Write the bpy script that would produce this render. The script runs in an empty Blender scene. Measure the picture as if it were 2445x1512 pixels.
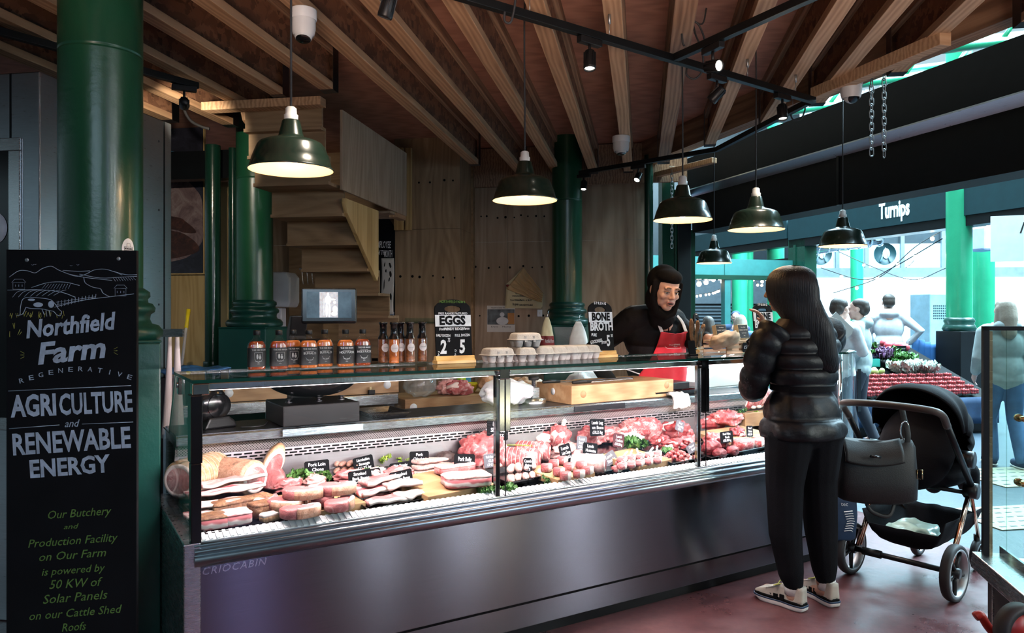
import bpy, bmesh, math, random
from mathutils import Vector, Matrix, Euler, noise
R = math.radians
PI = math.pi
random.seed(7)
SC = bpy.context.scene
COL = SC.collection
# ---------------------------------------------------------------- camera, world, lights, exposure
CX, HY, F, H = 1222.5, 748.0, 1800.0, 1.45      # principal column, horizon row, focal length (px of 2445), eye height
cam_data = bpy.data.cameras.new('camera')
cam_data.sensor_width = 36.0
cam_data.lens = F * 36.0 / 2445.0
cam_data.shift_y = -(756.0 - HY) / 2445.0
cam_data.clip_start = 0.05
cam = bpy.data.objects.new('camera', cam_data)
cam.location = (0, 0, H)
cam.rotation_euler = (R(90), 0, 0)
COL.objects.link(cam)
SC.camera = cam
w = bpy.data.worlds.new('market_air')
SC.world = w
w.use_nodes = True
_nt = w.node_tree
_g = _nt.nodes.new('ShaderNodeTexCoord'); _x = _nt.nodes.new('ShaderNodeSeparateXYZ'); _r = _nt.nodes.new('ShaderNodeValToRGB')
_nt.links.new(_g.outputs['Generated'], _x.inputs[0]); _nt.links.new(_x.outputs['Z'], _r.inputs['Fac'])
_r.color_ramp.elements[0].position = 0.0; _r.color_ramp.elements[0].color = (0.055, 0.075, 0.085, 1)
_r.color_ramp.elements[1].position = 0.16; _r.color_ramp.elements[1].color = (0.62, 0.88, 1.0, 1)
_nt.links.new(_r.outputs[0], _nt.nodes['Background'].inputs[0])
_nt.nodes['Background'].inputs[1].default_value = 0.8
SC.view_settings.view_transform = 'Standard'
SC.view_settings.look = 'None'
SC.view_settings.exposure = 0.0
SC.view_settings.gamma = 1.0
SC.view_settings.use_curve_mapping = False
SC.cycles.use_denoising = True
SC.cycles.adaptive_threshold = 0.05
SC.cycles.max_bounces = 6
SC.cycles.diffuse_bounces = 2
SC.cycles.glossy_bounces = 3
SC.cycles.transmission_bounces = 6
SC.cycles.transparent_max_bounces = 16
SC.cycles.sample_clamp_indirect = 4.0
SC.cycles.sample_clamp_direct = 0.0
SC.cycles.caustics_reflective = False
SC.cycles.caustics_refractive = False
def area(name, loc, target, size, power, color, spread=180):
 l = bpy.data.lights.new(name, 'AREA')
 l.shape = 'RECTANGLE'
 l.size, l.size_y = size
 l.energy = power
 l.color = color
 l.spread = R(spread)
 o = bpy.data.objects.new(name, l)
 o.location = loc
 d = Vector(target) - Vector(loc)
 o.rotation_euler = d.to_track_quat('-Z', 'Y').to_euler()
 COL.objects.link(o)
 return o
def point(name, loc, power, color, radius=0.03, parent=None):
 l = bpy.data.lights.new(name, 'POINT')
 l.energy = power
 l.color = color
 l.shadow_soft_size = radius
 o = bpy.data.objects.new(name, l)
 o.location = loc
 COL.objects.link(o)
 if parent: o.parent = parent
 return o
def spot(name, loc, target, power, color, angle=70, blend=0.6, radius=0.03):
 l = bpy.data.lights.new(name, 'SPOT')
 l.energy = power
 l.color = color
 l.spot_size = R(angle)
 l.spot_blend = blend
 l.shadow_soft_size = radius
 o = bpy.data.objects.new(name, l)
 o.location = loc
 d = Vector(target) - Vector(loc)
 o.rotation_euler = d.to_track_quat('-Z', 'Y').to_euler()
 COL.objects.link(o)
 return o
COOL = (0.55, 0.84, 1.0)
# daylight falling through the glass roof of the market street outside
area('roof_daylight', (8.5, 11.0, 8.5), (7.5, 11.5, 0), (9, 14), 17000, COOL)
area('roof_daylight', (5.0, 4.6, 7.0), (4.4, 5.6, 0), (1.6, 5), 500, COOL)
# unseen fill lights added behind and right of the camera, not fixtures
area('cool_front_fill', (0.3, -3.2, 2.7), (-0.2, 2.6, 0.6), (3, 0.8), 30, (0.58, 0.80, 1.0), 120)  # cool fill added to lift the counter rail and the sign
area('warm_ceiling_fill', (0.6, -1.8, 0.8), (0.6, 1.0, 3.1), (4, 0.8), 105, (1.0, 0.74, 0.60), 52)  # warm fill added low down to brighten the joists and deck
area('panel_streak_light', (6.0, -2.1, 2.1), (-0.5, 2.95, 0.6), (0.07, 1.9), 8, (0.85, 0.95, 1.0), 60)  # narrow strips added only to streak the steel front panel
area('panel_streak_light', (5.4, -0.2, 2.1), (-0.2, 3.15, 0.6), (0.07, 1.9), 10, (0.85, 0.95, 1.0), 60)
area('panel_streak_light', (5.2, 1.5, 2.1), (0.3, 3.45, 0.6), (0.07, 1.9), 10, (0.85, 0.95, 1.0), 60)
area('panel_tint_fill', (5.2, 0.65, 2.1), (0.05, 3.3, 0.6), (0.7, 1.9), 5, (0.95, 0.85, 0.50), 60)  # wide strips added to tint the panel's reflection, yellowish then lilac
area('panel_tint_fill', (3.4, -1.9, 2.1), (-0.8, 2.8, 0.6), (0.4, 1.9), 3, (0.50, 0.52, 1.0), 60)
# ---------------------------------------------------------------- geometry helpers
def ray(px, py):
 return Vector(((px - CX) / F, 1.0, -(py - HY) / F))
def P(px, py, Y):
 r = ray(px, py) * Y
 return Vector((r.x, r.y, r.z + H))
def PZ(px, py, z):
 return P(px, py, (H - z) * F / (py - HY))
def plane_hit(px, py, p0, n):
 r = ray(px, py)
 o = Vector((0, 0, H))
 t = (Vector(p0) - o).dot(Vector(n)) / r.dot(Vector(n))
 return o + r * t
CASE0 = Vector((-1.1007, 2.609, 0))
CASE_A = R(31.5)
MC = Matrix.Translation(CASE0) @ Matrix.Rotation(CASE_A, 4, 'Z')      # display case frame: x along the front, y into the case
MCI = MC.inverted()
JA = R(-9.8)
MJ = Matrix.Rotation(JA, 4, 'Z')                                      # room frame: y along the joists, x across
MJI = MJ.inverted()
FAC0 = Vector((1.786, 7.7, 0))
FA = R(17.8)
MF = Matrix.Translation(FAC0) @ Matrix.Rotation(FA, 4, 'Z')           # shop front frame: y along the front (away), x outwards
MFI = MF.inverted()
def frame_hit(M, px, py, axis, val):
 """point of pixel on the plane axis=val of frame M, in frame coordinates"""
 MI = M.inverted()
 o = MI @ Vector((0, 0, H))
 d = MI.to_3x3() @ ray(px, py)
 t = (val - o[axis]) / d[axis]
 return o + d * t
def deck(px, py, z0=0.640, k=0.10):
 """where the pixel's ray meets the sloping display deck, in case coordinates"""
 o = MCI @ Vector((0, 0, H))
 d = MCI.to_3x3() @ ray(px, py)
 t = (z0 + k * o.y - o.z) / (d.z - k * d.y)
 return o + d * t
class MB:
 def __init__(self, M=None):
  self.v, self.f, self.mi, self.sm = [], [], [], []
  self.M = M or Matrix.Identity(4)
  self.mat = 0
 def add(self, vs, fs, smooth=False, M=None):
  T = self.M @ M if M is not None else self.M
  n = len(self.v)
  self.v += [tuple(T @ Vector(p)) for p in vs]
  for f in fs:
   self.f.append(tuple(i + n for i in f))
   self.mi.append(self.mat)
   self.sm.append(smooth)
  return self
 def box(self, x0, x1, y0, y1, z0, z1, M=None):
  vs = [(x0, y0, z0), (x1, y0, z0), (x1, y1, z0), (x0, y1, z0), (x0, y0, z1), (x1, y0, z1), (x1, y1, z1), (x0, y1, z1)]
  fs = [(0, 3, 2, 1), (4, 5, 6, 7), (0, 1, 5, 4), (1, 2, 6, 5), (2, 3, 7, 6), (3, 0, 4, 7)]
  return self.add(vs, fs, False, M)
 def cbox(self, c, s, M=None):
  return self.box(c[0] - s[0] / 2, c[0] + s[0] / 2, c[1] - s[1] / 2, c[1] + s[1] / 2, c[2] - s[2] / 2, c[2] + s[2] / 2, M)
 def prism(self, poly, a0, a1, axis='y', M=None, smooth=False):
  """polygon (counter-clockwise as seen from +axis) swept from a0 to a1"""
  def pt(p, a):
   return {'x': (a, p[0], p[1]), 'y': (p[0], a, p[1]), 'z': (p[0], p[1], a)}[axis]
  n = len(poly)
  vs = [pt(p, a0) for p in poly] + [pt(p, a1) for p in poly]
  ar = sum(poly[i][0] * poly[(i + 1) % n][1] - poly[(i + 1) % n][0] * poly[i][1] for i in range(n))
  flip = (ar < 0) != (axis == 'y')
  caps = [tuple(range(n))[::-1], tuple(range(n, 2 * n))]
  sides = [(i, (i + 1) % n, n + (i + 1) % n, n + i) for i in range(n)]
  if flip:
   caps = [c[::-1] for c in caps]
   sides = [c[::-1] for c in sides]
  self.add(vs, caps, False, M)
  k = len(self.f)
  n0 = len(self.v) - 2 * n
  for s in sides:
   self.f.append(tuple(i + n0 for i in s)); self.mi.append(self.mat); self.sm.append(smooth)
  return self
 def lathe(self, prof, n=28, M=None, smooth=True, a0=0, a1=2 * PI):
  vs, fs = [], []
  full = abs(a1 - a0 - 2 * PI) < 1e-6
  m = n if full else n + 1
  for r, z in prof:
   for i in range(m):
    a = a0 + (a1 - a0) * i / n
    vs.append((r * math.cos(a), r * math.sin(a), z))
  for k in range(len(prof) - 1):
   for i in range(n):
    j = (i + 1) % m
    fs.append((k * m + i, k * m + j, (k + 1) * m + j, (k + 1) * m + i))
  return self.add(vs, fs, smooth, M)
 def cyl(self, p0, p1, r0, r1=None, n=16, M=None):
  return self.tube([p0, p1], [r0, r0 if r1 is None else r1], n, M)
 def tube(self, pts, r, n=10, M=None, caps=True, closed=False, sx=1.0, up=None):
  pts = [Vector(p) for p in pts]
  m = len(pts)
  rs = r if isinstance(r, (list, tuple)) else [r] * m
  rings = []
  prev = None
  for i in range(m):
   if closed:
    t = pts[(i + 1) % m] - pts[i - 1]
   else:
    t = pts[min(i + 1, m - 1)] - pts[max(i - 1, 0)]
   if t.length < 1e-9: t = Vector((0, 0, 1))
   t.normalize()
   if prev is None:
    a = Vector(up) if up else (Vector((0, 0, 1)) if abs(t.z) < 0.9 else Vector((1, 0, 0)))
   else:
    a = prev
   a = a - t * a.dot(t)
   if a.length < 1e-6: a = t.orthogonal()
   a.normalize()
   prev = a
   b = t.cross(a)
   rings.append([pts[i] + (a * math.cos(2 * PI * k / n) + b * (sx * math.sin(2 * PI * k / n))) * rs[i] for k in range(n)])
  return self.loft(rings, caps, closed, M)
 def loft(self, rings, caps=True, closed=False, M=None, smooth=True):
  n = len(rings[0])
  vs = [tuple(p) for rg in rings for p in rg]
  fs = []
  m = len(rings)
  for k in range(m if closed else m - 1):
   a, b = k * n, ((k + 1) % m) * n
   for i in range(n):
    j = (i + 1) % n
    fs.append((a + i, a + j, b + j, b + i))
  if caps and not closed:
   fs.append(tuple(range(n))[::-1])
   fs.append(tuple(range((m - 1) * n, m * n)))
  return self.add(vs, fs, smooth, M)
 def grid(self, fn, nu, nv, M=None, smooth=True):
  vs = [fn(i / nu, j / nv) for j in range(nv + 1) for i in range(nu + 1)]
  fs = [(j * (nu + 1) + i, j * (nu + 1) + i + 1, (j + 1) * (nu + 1) + i + 1, (j + 1) * (nu + 1) + i) for j in range(nv) for i in range(nu)]
  return self.add(vs, fs, smooth, M)
 def ell(self, c, r, rot=(0, 0, 0), n=16, m=10, M=None, amp=0.0, fq=3.0, seed=0, sq=2.0):
  """ellipsoid (sq>2 makes it boxier), optionally lumpy"""
  E = Euler(rot).to_matrix()
  rings = []
  for j in range(m + 1):
   th = PI * j / m
   rg = []
   for i in range(n):
    ph = 2 * PI * i / n
    d = Vector((math.sin(th) * math.cos(ph), math.sin(th) * math.sin(ph), -math.cos(th)))
    if sq != 2.0:
     q = (abs(d.x) ** sq + abs(d.y) ** sq + abs(d.z) ** sq) ** (1.0 / sq)
     d = d / q
    s = 1.0
    if amp: s += amp * noise.noise(d * fq + Vector((seed * 7.3, seed * 3.1, seed)))
    rg.append(Vector(c) + E @ Vector((d.x * r[0] * s, d.y * r[1] * s, d.z * r[2] * s)))
   rings.append(rg)
  vs, fs = [tuple(p) for rg in rings[1:-1] for p in rg], []
  k = m - 1
  vs += [tuple(rings[0][0]), tuple(rings[-1][0])]
  for j in range(k - 1):
   for i in range(n):
    fs.append((j * n + i, j * n + (i + 1) % n, (j + 1) * n + (i + 1) % n, (j + 1) * n + i))
  for i in range(n):
   fs.append((k * n, (i + 1) % n, i))
   fs.append((k * n + 1, (k - 1) * n + i, (k - 1) * n + (i + 1) % n))
  return self.add(vs, fs, True, M)
 def mesh(self, name):
  me = bpy.data.meshes.new(name)
  me.from_pydata(self.v, [], self.f)
  me.polygons.foreach_set('material_index', self.mi)
  me.polygons.foreach_set('use_smooth', self.sm)
  me.update()
  return me
 def build(self, name, mats, parent=None, bevel=0, seg=2, loc=None, rotz=0, flat=False):
  me = self.mesh(name)
  for m in (mats if isinstance(mats, (list, tuple)) else [mats]):
   me.materials.append(m)
  o = bpy.data.objects.new(name, me)
  COL.objects.link(o)
  if parent: o.parent = parent
  if loc is not None: o.location = loc
  if rotz: o.rotation_euler = (0, 0, rotz)
  if bevel:
   b = o.modifiers.new('edge', 'BEVEL')
   b.width = bevel; b.segments = seg; b.limit_method = 'ANGLE'; b.angle_limit = R(40)
   b.harden_normals = False
  return o
def T(x=0, y=0, z=0, rz=0, rx=0, ry=0, s=1.0):
 return Matrix.Translation((x, y, z)) @ Euler((rx, ry, rz)).to_matrix().to_4x4() @ Matrix.Scale(s, 4)
def tag(o, label, cat, group=None, kind=None):
 if label: o['label'] = label
 if cat: o['category'] = cat
 if group: o['group'] = group
 if kind: o['kind'] = kind
 return o
def thing(name, label, cat, loc=(0, 0, 0), rotz=0, group=None, rot=None):
 o = bpy.data.objects.new(name, None)
 o.empty_display_size = 0.05
 COL.objects.link(o)
 o.location = loc
 o.rotation_euler = rot if rot else (0, 0, rotz)
 return tag(o, label, cat, group)
def dup(root, loc, rotz=None, label=None, group=None, rot=None, scale=None):
 r = root.copy(); COL.objects.link(r)
 r.location = loc
 if rotz is not None: r.rotation_euler = (0, 0, rotz)
 if rot is not None: r.rotation_euler = rot
 if scale: r.scale = scale if isinstance(scale, (tuple, list)) else (scale,) * 3
 if label: r['label'] = label
 if group: r['group'] = group
 for ch in list(root.children):
  c = ch.copy(); COL.objects.link(c); c.parent = r
  for g in ch.children:
   d = g.copy(); COL.objects.link(d); d.parent = c
 return r
def struct(o):
 o['kind'] = 'structure'
 return o
def bake(o):
 """evaluate an object's modifiers into a plain mesh"""
 dg = bpy.context.evaluated_depsgraph_get()
 me = bpy.data.meshes.new_from_object(o.evaluated_get(dg))
 me.name = o.name
 o.modifiers.clear()
 o.data = me
 return o
def text(body, size, M, mat, parent, name='lettering', shear=0.0, ext=0.0006, bold=0.0, align='CENTER', xs=1.0, spacing=1.0, res=2, fitw=0):
 c = bpy.data.curves.new(name, 'FONT')
 c.body = body
 c.size = size
 c.shear = shear
 c.extrude = ext
 c.offset = bold
 c.align_x = align
 c.align_y = 'CENTER'
 c.space_character = spacing
 c.resolution_u = res
 t = bpy.data.objects.new(name, c)
 me = bpy.data.meshes.new_from_object(t)
 bpy.data.objects.remove(t)
 bpy.data.curves.remove(c)
 me.name = name
 me.materials.clear()
 me.materials.append(mat)
 if fitw and len(me.vertices):
  xv = [v_.co.x for v_ in me.vertices]
  xs = fitw / max(1e-6, max(xv) - min(xv))
 me.transform(M @ Matrix.Diagonal((xs, 1, 1, 1)))
 o = bpy.data.objects.new(name, me)
 COL.objects.link(o)
 o.parent = parent
 return o
def join_text(items, parent, mat, name='lettering'):
 """several lines of writing as one lettering part"""
 bm = bmesh.new()
 for it in items:
  o = text(parent=None, mat=mat, **it)
  bm.from_mesh(o.data)
  m = o.data
  bpy.data.objects.remove(o)
  bpy.data.meshes.remove(m)
 me = bpy.data.meshes.new(name)
 bm.to_mesh(me); bm.free()
 me.materials.append(mat)
 o = bpy.data.objects.new(name, me)
 COL.objects.link(o)
 o.parent = parent
 return o
def on_face(x, y, z, rz=0, tilt=0):
 """matrix for writing on a face that looks along -y"""
 return Matrix.Translation((x, y, z)) @ Matrix.Rotation(rz, 4, 'Y') @ Matrix.Rotation(R(90) + tilt, 4, 'X')
def blob(name, prims, voxel, mat, parent=None, smooth=4, fac=0.5):
 """one continuous skin around overlapping capsules and ellipsoids"""
 mb = MB()
 for p in prims:
  if p[0] == 'c':
   chain(mb, p[1], p[2])
  elif p[0] == 'e':
   mb.ell(p[1], p[2], p[3] if len(p) > 3 else (0, 0, 0), 20, 14)
  elif p[0] == 'm':
   p[1](mb)
 o = mb.build(name, mat, parent)
 m = o.modifiers.new('r', 'REMESH'); m.mode = 'VOXEL'; m.voxel_size = voxel; m.use_smooth_shade = True
 if smooth:
  s = o.modifiers.new('s', 'SMOOTH'); s.iterations = smooth; s.factor = fac
 bake(o)
 for pl in o.data.polygons: pl.use_smooth = True
 if not o.data.materials: o.data.materials.append(mat)
 return o
def chain(mb, pts, rs, n=14):
 pts = [Vector(p) for p in pts]
 d0 = (pts[0] - pts[1]).normalized()
 d1 = (pts[-1] - pts[-2]).normalized()
 P_, R_ = [], []
 for a in (80, 55, 28):
  P_.append(pts[0] + d0 * rs[0] * math.sin(R(a))); R_.append(rs[0] * math.cos(R(a)))
 P_ += pts; R_ += list(rs)
 for a in (28, 55, 80):
  P_.append(pts[-1] + d1 * rs[-1] * math.sin(R(a))); R_.append(rs[-1] * math.cos(R(a)))
 mb.tube(P_, R_, n)
def smooth_path(pts, n=6):
 """Catmull-Rom through the points"""
 pts = [Vector(p) for p in pts]
 q = [pts[0] * 2 - pts[1]] + pts + [pts[-1] * 2 - pts[-2]]
 out = []
 for i in range(1, len(q) - 2):
  for k in range(n):
   t = k / n
   a, b, c, d = q[i - 1], q[i], q[i + 1], q[i + 2]
   out.append(0.5 * ((2 * b) + (c - a) * t + (2 * a - 5 * b + 4 * c - d) * t * t + (3 * b - a - 3 * c + d) * t ** 3))
 out.append(pts[-1])
 return out
# ---------------------------------------------------------------- materials
M = {}
def nodes(name):
 m = bpy.data.materials.new(name)
 m.use_nodes = True
 nt = m.node_tree
 b = nt.nodes['Principled BSDF']
 M[name] = m
 return m, nt, b
def lk(nt, a, b): nt.links.new(a, b)
def coords(nt, scale=(1, 1, 1), src='Object', rot=(0, 0, 0)):
 tc = nt.nodes.new('ShaderNodeTexCoord')
 mp = nt.nodes.new('ShaderNodeMapping')
 mp.inputs['Scale'].default_value = scale
 mp.inputs['Rotation'].default_value = rot
 lk(nt, tc.outputs[src], mp.inputs['Vector'])
 return mp.outputs['Vector']
def ntex(nt, vec, scale=5, detail=4, rough=0.55, dist=0.0):
 n = nt.nodes.new('ShaderNodeTexNoise')
 n.inputs['Scale'].default_value = scale
 n.inputs['Detail'].default_value = detail
 n.inputs['Roughness'].default_value = rough
 n.inputs['Distortion'].default_value = dist
 lk(nt, vec, n.inputs['Vector'])
 return n.outputs['Fac']
def ramp(nt, fac, stops, interp='LINEAR'):
 r = nt.nodes.new('ShaderNodeValToRGB')
 r.color_ramp.interpolation = interp
 e = r.color_ramp.elements
 while len(e) < len(stops): e.new(0.5)
 for k, (p, c) in enumerate(stops):
  e[k].position = p
  e[k].color = (c[0], c[1], c[2], 1) if not isinstance(c, (int, float)) else (c, c, c, 1)
 lk(nt, fac, r.inputs['Fac'])
 return r.outputs['Color']
def mixc(nt, fac, a, b, mode='MIX'):
 n = nt.nodes.new('ShaderNodeMix')
 n.data_type = 'RGBA'
 n.blend_type = mode
 for sock, v in ((n.inputs[0], fac), (n.inputs[6], a), (n.inputs[7], b)):
  if hasattr(v, 'links'): lk(nt, v, sock)
  elif isinstance(v, (int, float)): sock.default_value = v
  else: sock.default_value = (v[0], v[1], v[2], 1)
 return n.outputs[2]
def bump(nt, b, h, strength=0.3, dist=0.01):
 n = nt.nodes.new('ShaderNodeBump')
 n.inputs['Strength'].default_value = strength
 n.inputs['Distance'].default_value = dist
 lk(nt, h, n.inputs['Height'])
 lk(nt, n.outputs['Normal'], b.inputs['Normal'])
def plain(name, col, rough=0.5, metal=0.0, var=0.12, vs=8.0, bmp=0.0, bs=60.0, spec=0.5, coat=0.0):
 m, nt, b = nodes(name)
 v = coords(nt)
 f = ntex(nt, v, vs, 3)
 c = ramp(nt, f, [(0.3, [x * (1 - var) for x in col]), (0.7, [min(1, x * (1 + var)) for x in col])])
 lk(nt, c, b.inputs['Base Color'])
 b.inputs['Roughness'].default_value = rough
 b.inputs['Metallic'].default_value = metal
 b.inputs['Specular IOR Level'].default_value = spec
 if coat: b.inputs['Coat Weight'].default_value = coat
 if bmp: bump(nt, b, ntex(nt, v, bs, 3), bmp, 0.004)
 return m
def wood(name, c1, c2, c3, scale=(9, 0.7, 9), rough=0.62, knots=0.6, bmp=0.15, cath=0.0):
 m, nt, b = nodes(name)
 v = coords(nt, scale)
 f = ntex(nt, v, 3.0, 6, 0.6, 0.6)
 wv = nt.nodes.new('ShaderNodeTexWave')
 wv.inputs['Scale'].default_value = 1.3
 wv.inputs['Distortion'].default_value = 9
 wv.inputs['Detail'].default_value = 3
 wv.inputs['Detail Scale'].default_value = 0.9
 lk(nt, v, wv.inputs['Vector'])
 ff = mixc(nt, 0.35 if not cath else 0.0, f, wv.outputs['Fac'])
 if cath:
  lo = ntex(nt, v, 0.5, 2, 0.45, 0.6)
  k1 = nt.nodes.new('ShaderNodeMath'); k1.operation = 'MULTIPLY'; k1.inputs[1].default_value = 95.0; lk(nt, lo, k1.inputs[0])
  k2 = nt.nodes.new('ShaderNodeMath'); k2.operation = 'SINE'; lk(nt, k1.outputs[0], k2.inputs[0])
  k3 = nt.nodes.new('ShaderNodeMath'); k3.operation = 'MULTIPLY_ADD'; k3.inputs[1].default_value = 0.11; lk(nt, k2.outputs[0], k3.inputs[0]); lk(nt, ff, k3.inputs[2])
  ff = k3.outputs[0]
 c = ramp(nt, ff, [(0.2, c1), (0.5, c2), (0.8, c3)])
 if knots:
  v2 = coords(nt, tuple(3.2 * s ** 0.5 for s in scale))
  vo = nt.nodes.new('ShaderNodeTexVoronoi')
  vo.inputs['Scale'].default_value = 0.55
  lk(nt, v2, vo.inputs['Vector'])
  k = ramp(nt, vo.outputs['Distance'], [(0.03, 1.0), (0.10, 0.0)])
  kf = nt.nodes.new('ShaderNodeMath'); kf.operation = 'MULTIPLY'
  lk(nt, k, kf.inputs[0]); kf.inputs[1].default_value = knots
  c = mixc(nt, kf.outputs[0], c, [x * 0.35 for x in c1])
 lk(nt, c, b.inputs['Base Color'])
 b.inputs['Roughness'].default_value = rough
 bump(nt, b, ff, bmp, 0.003)
 return m
def steel(name, col=(0.62, 0.64, 0.66), rough=0.28, scale=(2, 2, 90), wav=0.0, aniso=0.0, wsc=1.6, rv=1.0):
 m, nt, b = nodes(name)
 f = ntex(nt, coords(nt, scale), 6, 4)
 lk(nt, ramp(nt, f, [(0.25, [x * 0.86 for x in col]), (0.75, col)]), b.inputs['Base Color'])
 rr = nt.nodes.new('ShaderNodeMapRange')
 rr.inputs['To Min'].default_value = rough * (1 - 0.25 * rv)
 rr.inputs['To Max'].default_value = rough * (1 + 0.3 * rv)
 lk(nt, f, rr.inputs['Value']); lk(nt, rr.outputs[0], b.inputs['Roughness'])
 b.inputs['Metallic'].default_value = 1.0
 if aniso:
  b.inputs['Anisotropic'].default_value = aniso
  tg = nt.nodes.new('ShaderNodeCombineXYZ'); tg.inputs[2].default_value = 1.0
  lk(nt, tg.outputs[0], b.inputs['Tangent'])
 if wav:
  bump(nt, b, ntex(nt, coords(nt, (wsc, wsc, wsc * 0.5)), 1.2, 1.0), wav, 0.05)
 return m
def glass_thin(name, tint=(0.93, 0.97, 0.96), rough=0.0, dirt=0.0):
 m = bpy.data.materials.new(name)
 m.use_nodes = True
 nt = m.node_tree
 for n in list(nt.nodes): nt.nodes.remove(n)
 out = nt.nodes.new('ShaderNodeOutputMaterial')
 tr = nt.nodes.new('ShaderNodeBsdfTransparent'); tr.inputs[0].default_value = (*tint, 1)
 gl = nt.nodes.new('ShaderNodeBsdfGlossy'); gl.inputs['Roughness'].default_value = rough
 fr = nt.nodes.new('ShaderNodeFresnel')
 ge = nt.nodes.new('ShaderNodeNewGeometry')
 ma = nt.nodes.new('ShaderNodeMath'); ma.operation = 'MULTIPLY_ADD'
 ma.inputs[1].default_value = 1 / 1.45 - 1.45; ma.inputs[2].default_value = 1.45
 lk(nt, ge.outputs['Backfacing'], ma.inputs[0]); lk(nt, ma.outputs[0], fr.inputs['IOR'])
 mx = nt.nodes.new('ShaderNodeMixShader')
 lk(nt, fr.outputs[0], mx.inputs[0]); lk(nt, tr.outputs[0], mx.inputs[1]); lk(nt, gl.outputs[0], mx.inputs[2])
 last = mx.outputs[0]
 if dirt:
  df = nt.nodes.new('ShaderNodeBsdfDiffuse'); df.inputs[0].default_value = (0.75, 0.8, 0.8, 1)
  n = ntex(nt, coords(nt, (1, 1, 1)), 3.5, 4)
  k = ramp(nt, n, [(0.35, dirt * 0.2), (0.75, dirt)])
  m2 = nt.nodes.new('ShaderNodeMixShader')
  lk(nt, k, m2.inputs[0]); lk(nt, last, m2.inputs[1]); lk(nt, df.outputs[0], m2.inputs[2])
  last = m2.outputs[0]
 lk(nt, last, out.inputs[0])
 M[name] = m
 return m
def emit(name, col, strength):
 m, nt, b = nodes(name)
 b.inputs['Base Color'].default_value = (*col, 1)
 b.inputs['Emission Color'].default_value = (*col, 1)
 b.inputs['Emission Strength'].default_value = strength
 return m
wood('timber', (0.30, 0.165, 0.085), (0.46, 0.27, 0.145), (0.58, 0.37, 0.215))
wood('timber_pale', (0.36, 0.21, 0.12), (0.52, 0.33, 0.19), (0.64, 0.43, 0.27))
wood('timber_old', (0.16, 0.09, 0.055), (0.30, 0.18, 0.11), (0.42, 0.27, 0.17), knots=0.8)
wood('ply_deck', (0.30, 0.135, 0.09), (0.40, 0.19, 0.125), (0.47, 0.235, 0.16), scale=(1.0, 6, 6), knots=0)
wood('ply_wall', (0.24, 0.155, 0.085), (0.36, 0.245, 0.14), (0.46, 0.33, 0.20), scale=(5, 5, 0.55), knots=0.35, cath=1.0)
wood('ply_grey', (0.27, 0.19, 0.125), (0.37, 0.275, 0.19), (0.46, 0.355, 0.255), scale=(4, 4, 0.5), knots=0.2, cath=1.0)
wood('ply_stair', (0.20, 0.12, 0.06), (0.30, 0.19, 0.10), (0.38, 0.25, 0.14), scale=(0.8, 5, 5), knots=0.3, cath=1.0)
wood('ply_yellow', (0.40, 0.27, 0.10), (0.52, 0.37, 0.16), (0.60, 0.45, 0.22), scale=(5, 5, 0.5), knots=0.15, cath=1.0)
wood('pine_raw', (0.42, 0.26, 0.09), (0.60, 0.41, 0.17), (0.68, 0.50, 0.24), scale=(6, 6, 0.6), knots=0.8)
wood('butcher_block', (0.40, 0.21, 0.09), (0.54, 0.31, 0.15), (0.64, 0.41, 0.22), scale=(1.2, 9, 9), rough=0.5, knots=0.1)
wood('board_wood', (0.28, 0.15, 0.065), (0.40, 0.23, 0.11), (0.50, 0.31, 0.16), scale=(1.2, 9, 9), rough=0.5, knots=0.1)
wood('stand_wood', (0.42, 0.24, 0.07), (0.58, 0.35, 0.11), (0.68, 0.44, 0.16), scale=(1.0, 9, 9), rough=0.35, knots=0)
wood('crate_wood', (0.50, 0.32, 0.18), (0.62, 0.42, 0.26), (0.72, 0.52, 0.34), scale=(1.0, 9, 9), knots=0.1)
m, nt, b = nodes('osb')
vo = nt.nodes.new('ShaderNodeTexVoronoi'); vo.inputs['Scale'].default_value = 26
lk(nt, mixc(nt, 0.12, coords(nt, (1, 0.45, 1)), ntex(nt, coords(nt), 14, 3)), vo.inputs['Vector'])
c = ramp(nt, vo.outputs['Color'], [(0.1, (0.10, 0.045, 0.025)), (0.5, (0.21, 0.095, 0.05)), (0.9, (0.32, 0.155, 0.085))])
lk(nt, c, b.inputs['Base Color']); b.inputs['Roughness'].default_value = 0.75
bump(nt, b, vo.outputs['Distance'], 0.3, 0.004)
def gloss_paint(name, c1, c2, c3, rough=0.30):
 m, nt, b = nodes(name)
 v = coords(nt)
 f = ntex(nt, v, 2.2, 5)
 chips = ramp(nt, ntex(nt, coords(nt, (1, 1, 2.5)), 6.5, 6, 0.7), [(0.70, 0.0), (0.74, 1.0)])
 c = ramp(nt, f, [(0.3, c1), (0.7, c2)])
 lk(nt, mixc(nt, chips, c, c3), b.inputs['Base Color'])
 b.inputs['Roughness'].default_value = rough
 b.inputs['Coat Weight'].default_value = 0.1
 b.inputs['Coat Roughness'].default_value = 0.12
 h = mixc(nt, 0.5, ntex(nt, v, 38, 3), ntex(nt, v, 9, 4))
 bump(nt, b, h, 0.35, 0.006)
 return m
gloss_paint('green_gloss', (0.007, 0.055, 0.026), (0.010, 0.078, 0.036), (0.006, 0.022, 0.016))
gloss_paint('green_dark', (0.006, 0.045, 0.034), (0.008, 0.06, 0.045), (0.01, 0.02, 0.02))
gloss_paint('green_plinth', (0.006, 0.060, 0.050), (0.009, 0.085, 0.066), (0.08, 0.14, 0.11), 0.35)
gloss_paint('green_pipe', (0.006, 0.035, 0.022), (0.008, 0.045, 0.028), (0.004, 0.02, 0.012), 0.2)
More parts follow.
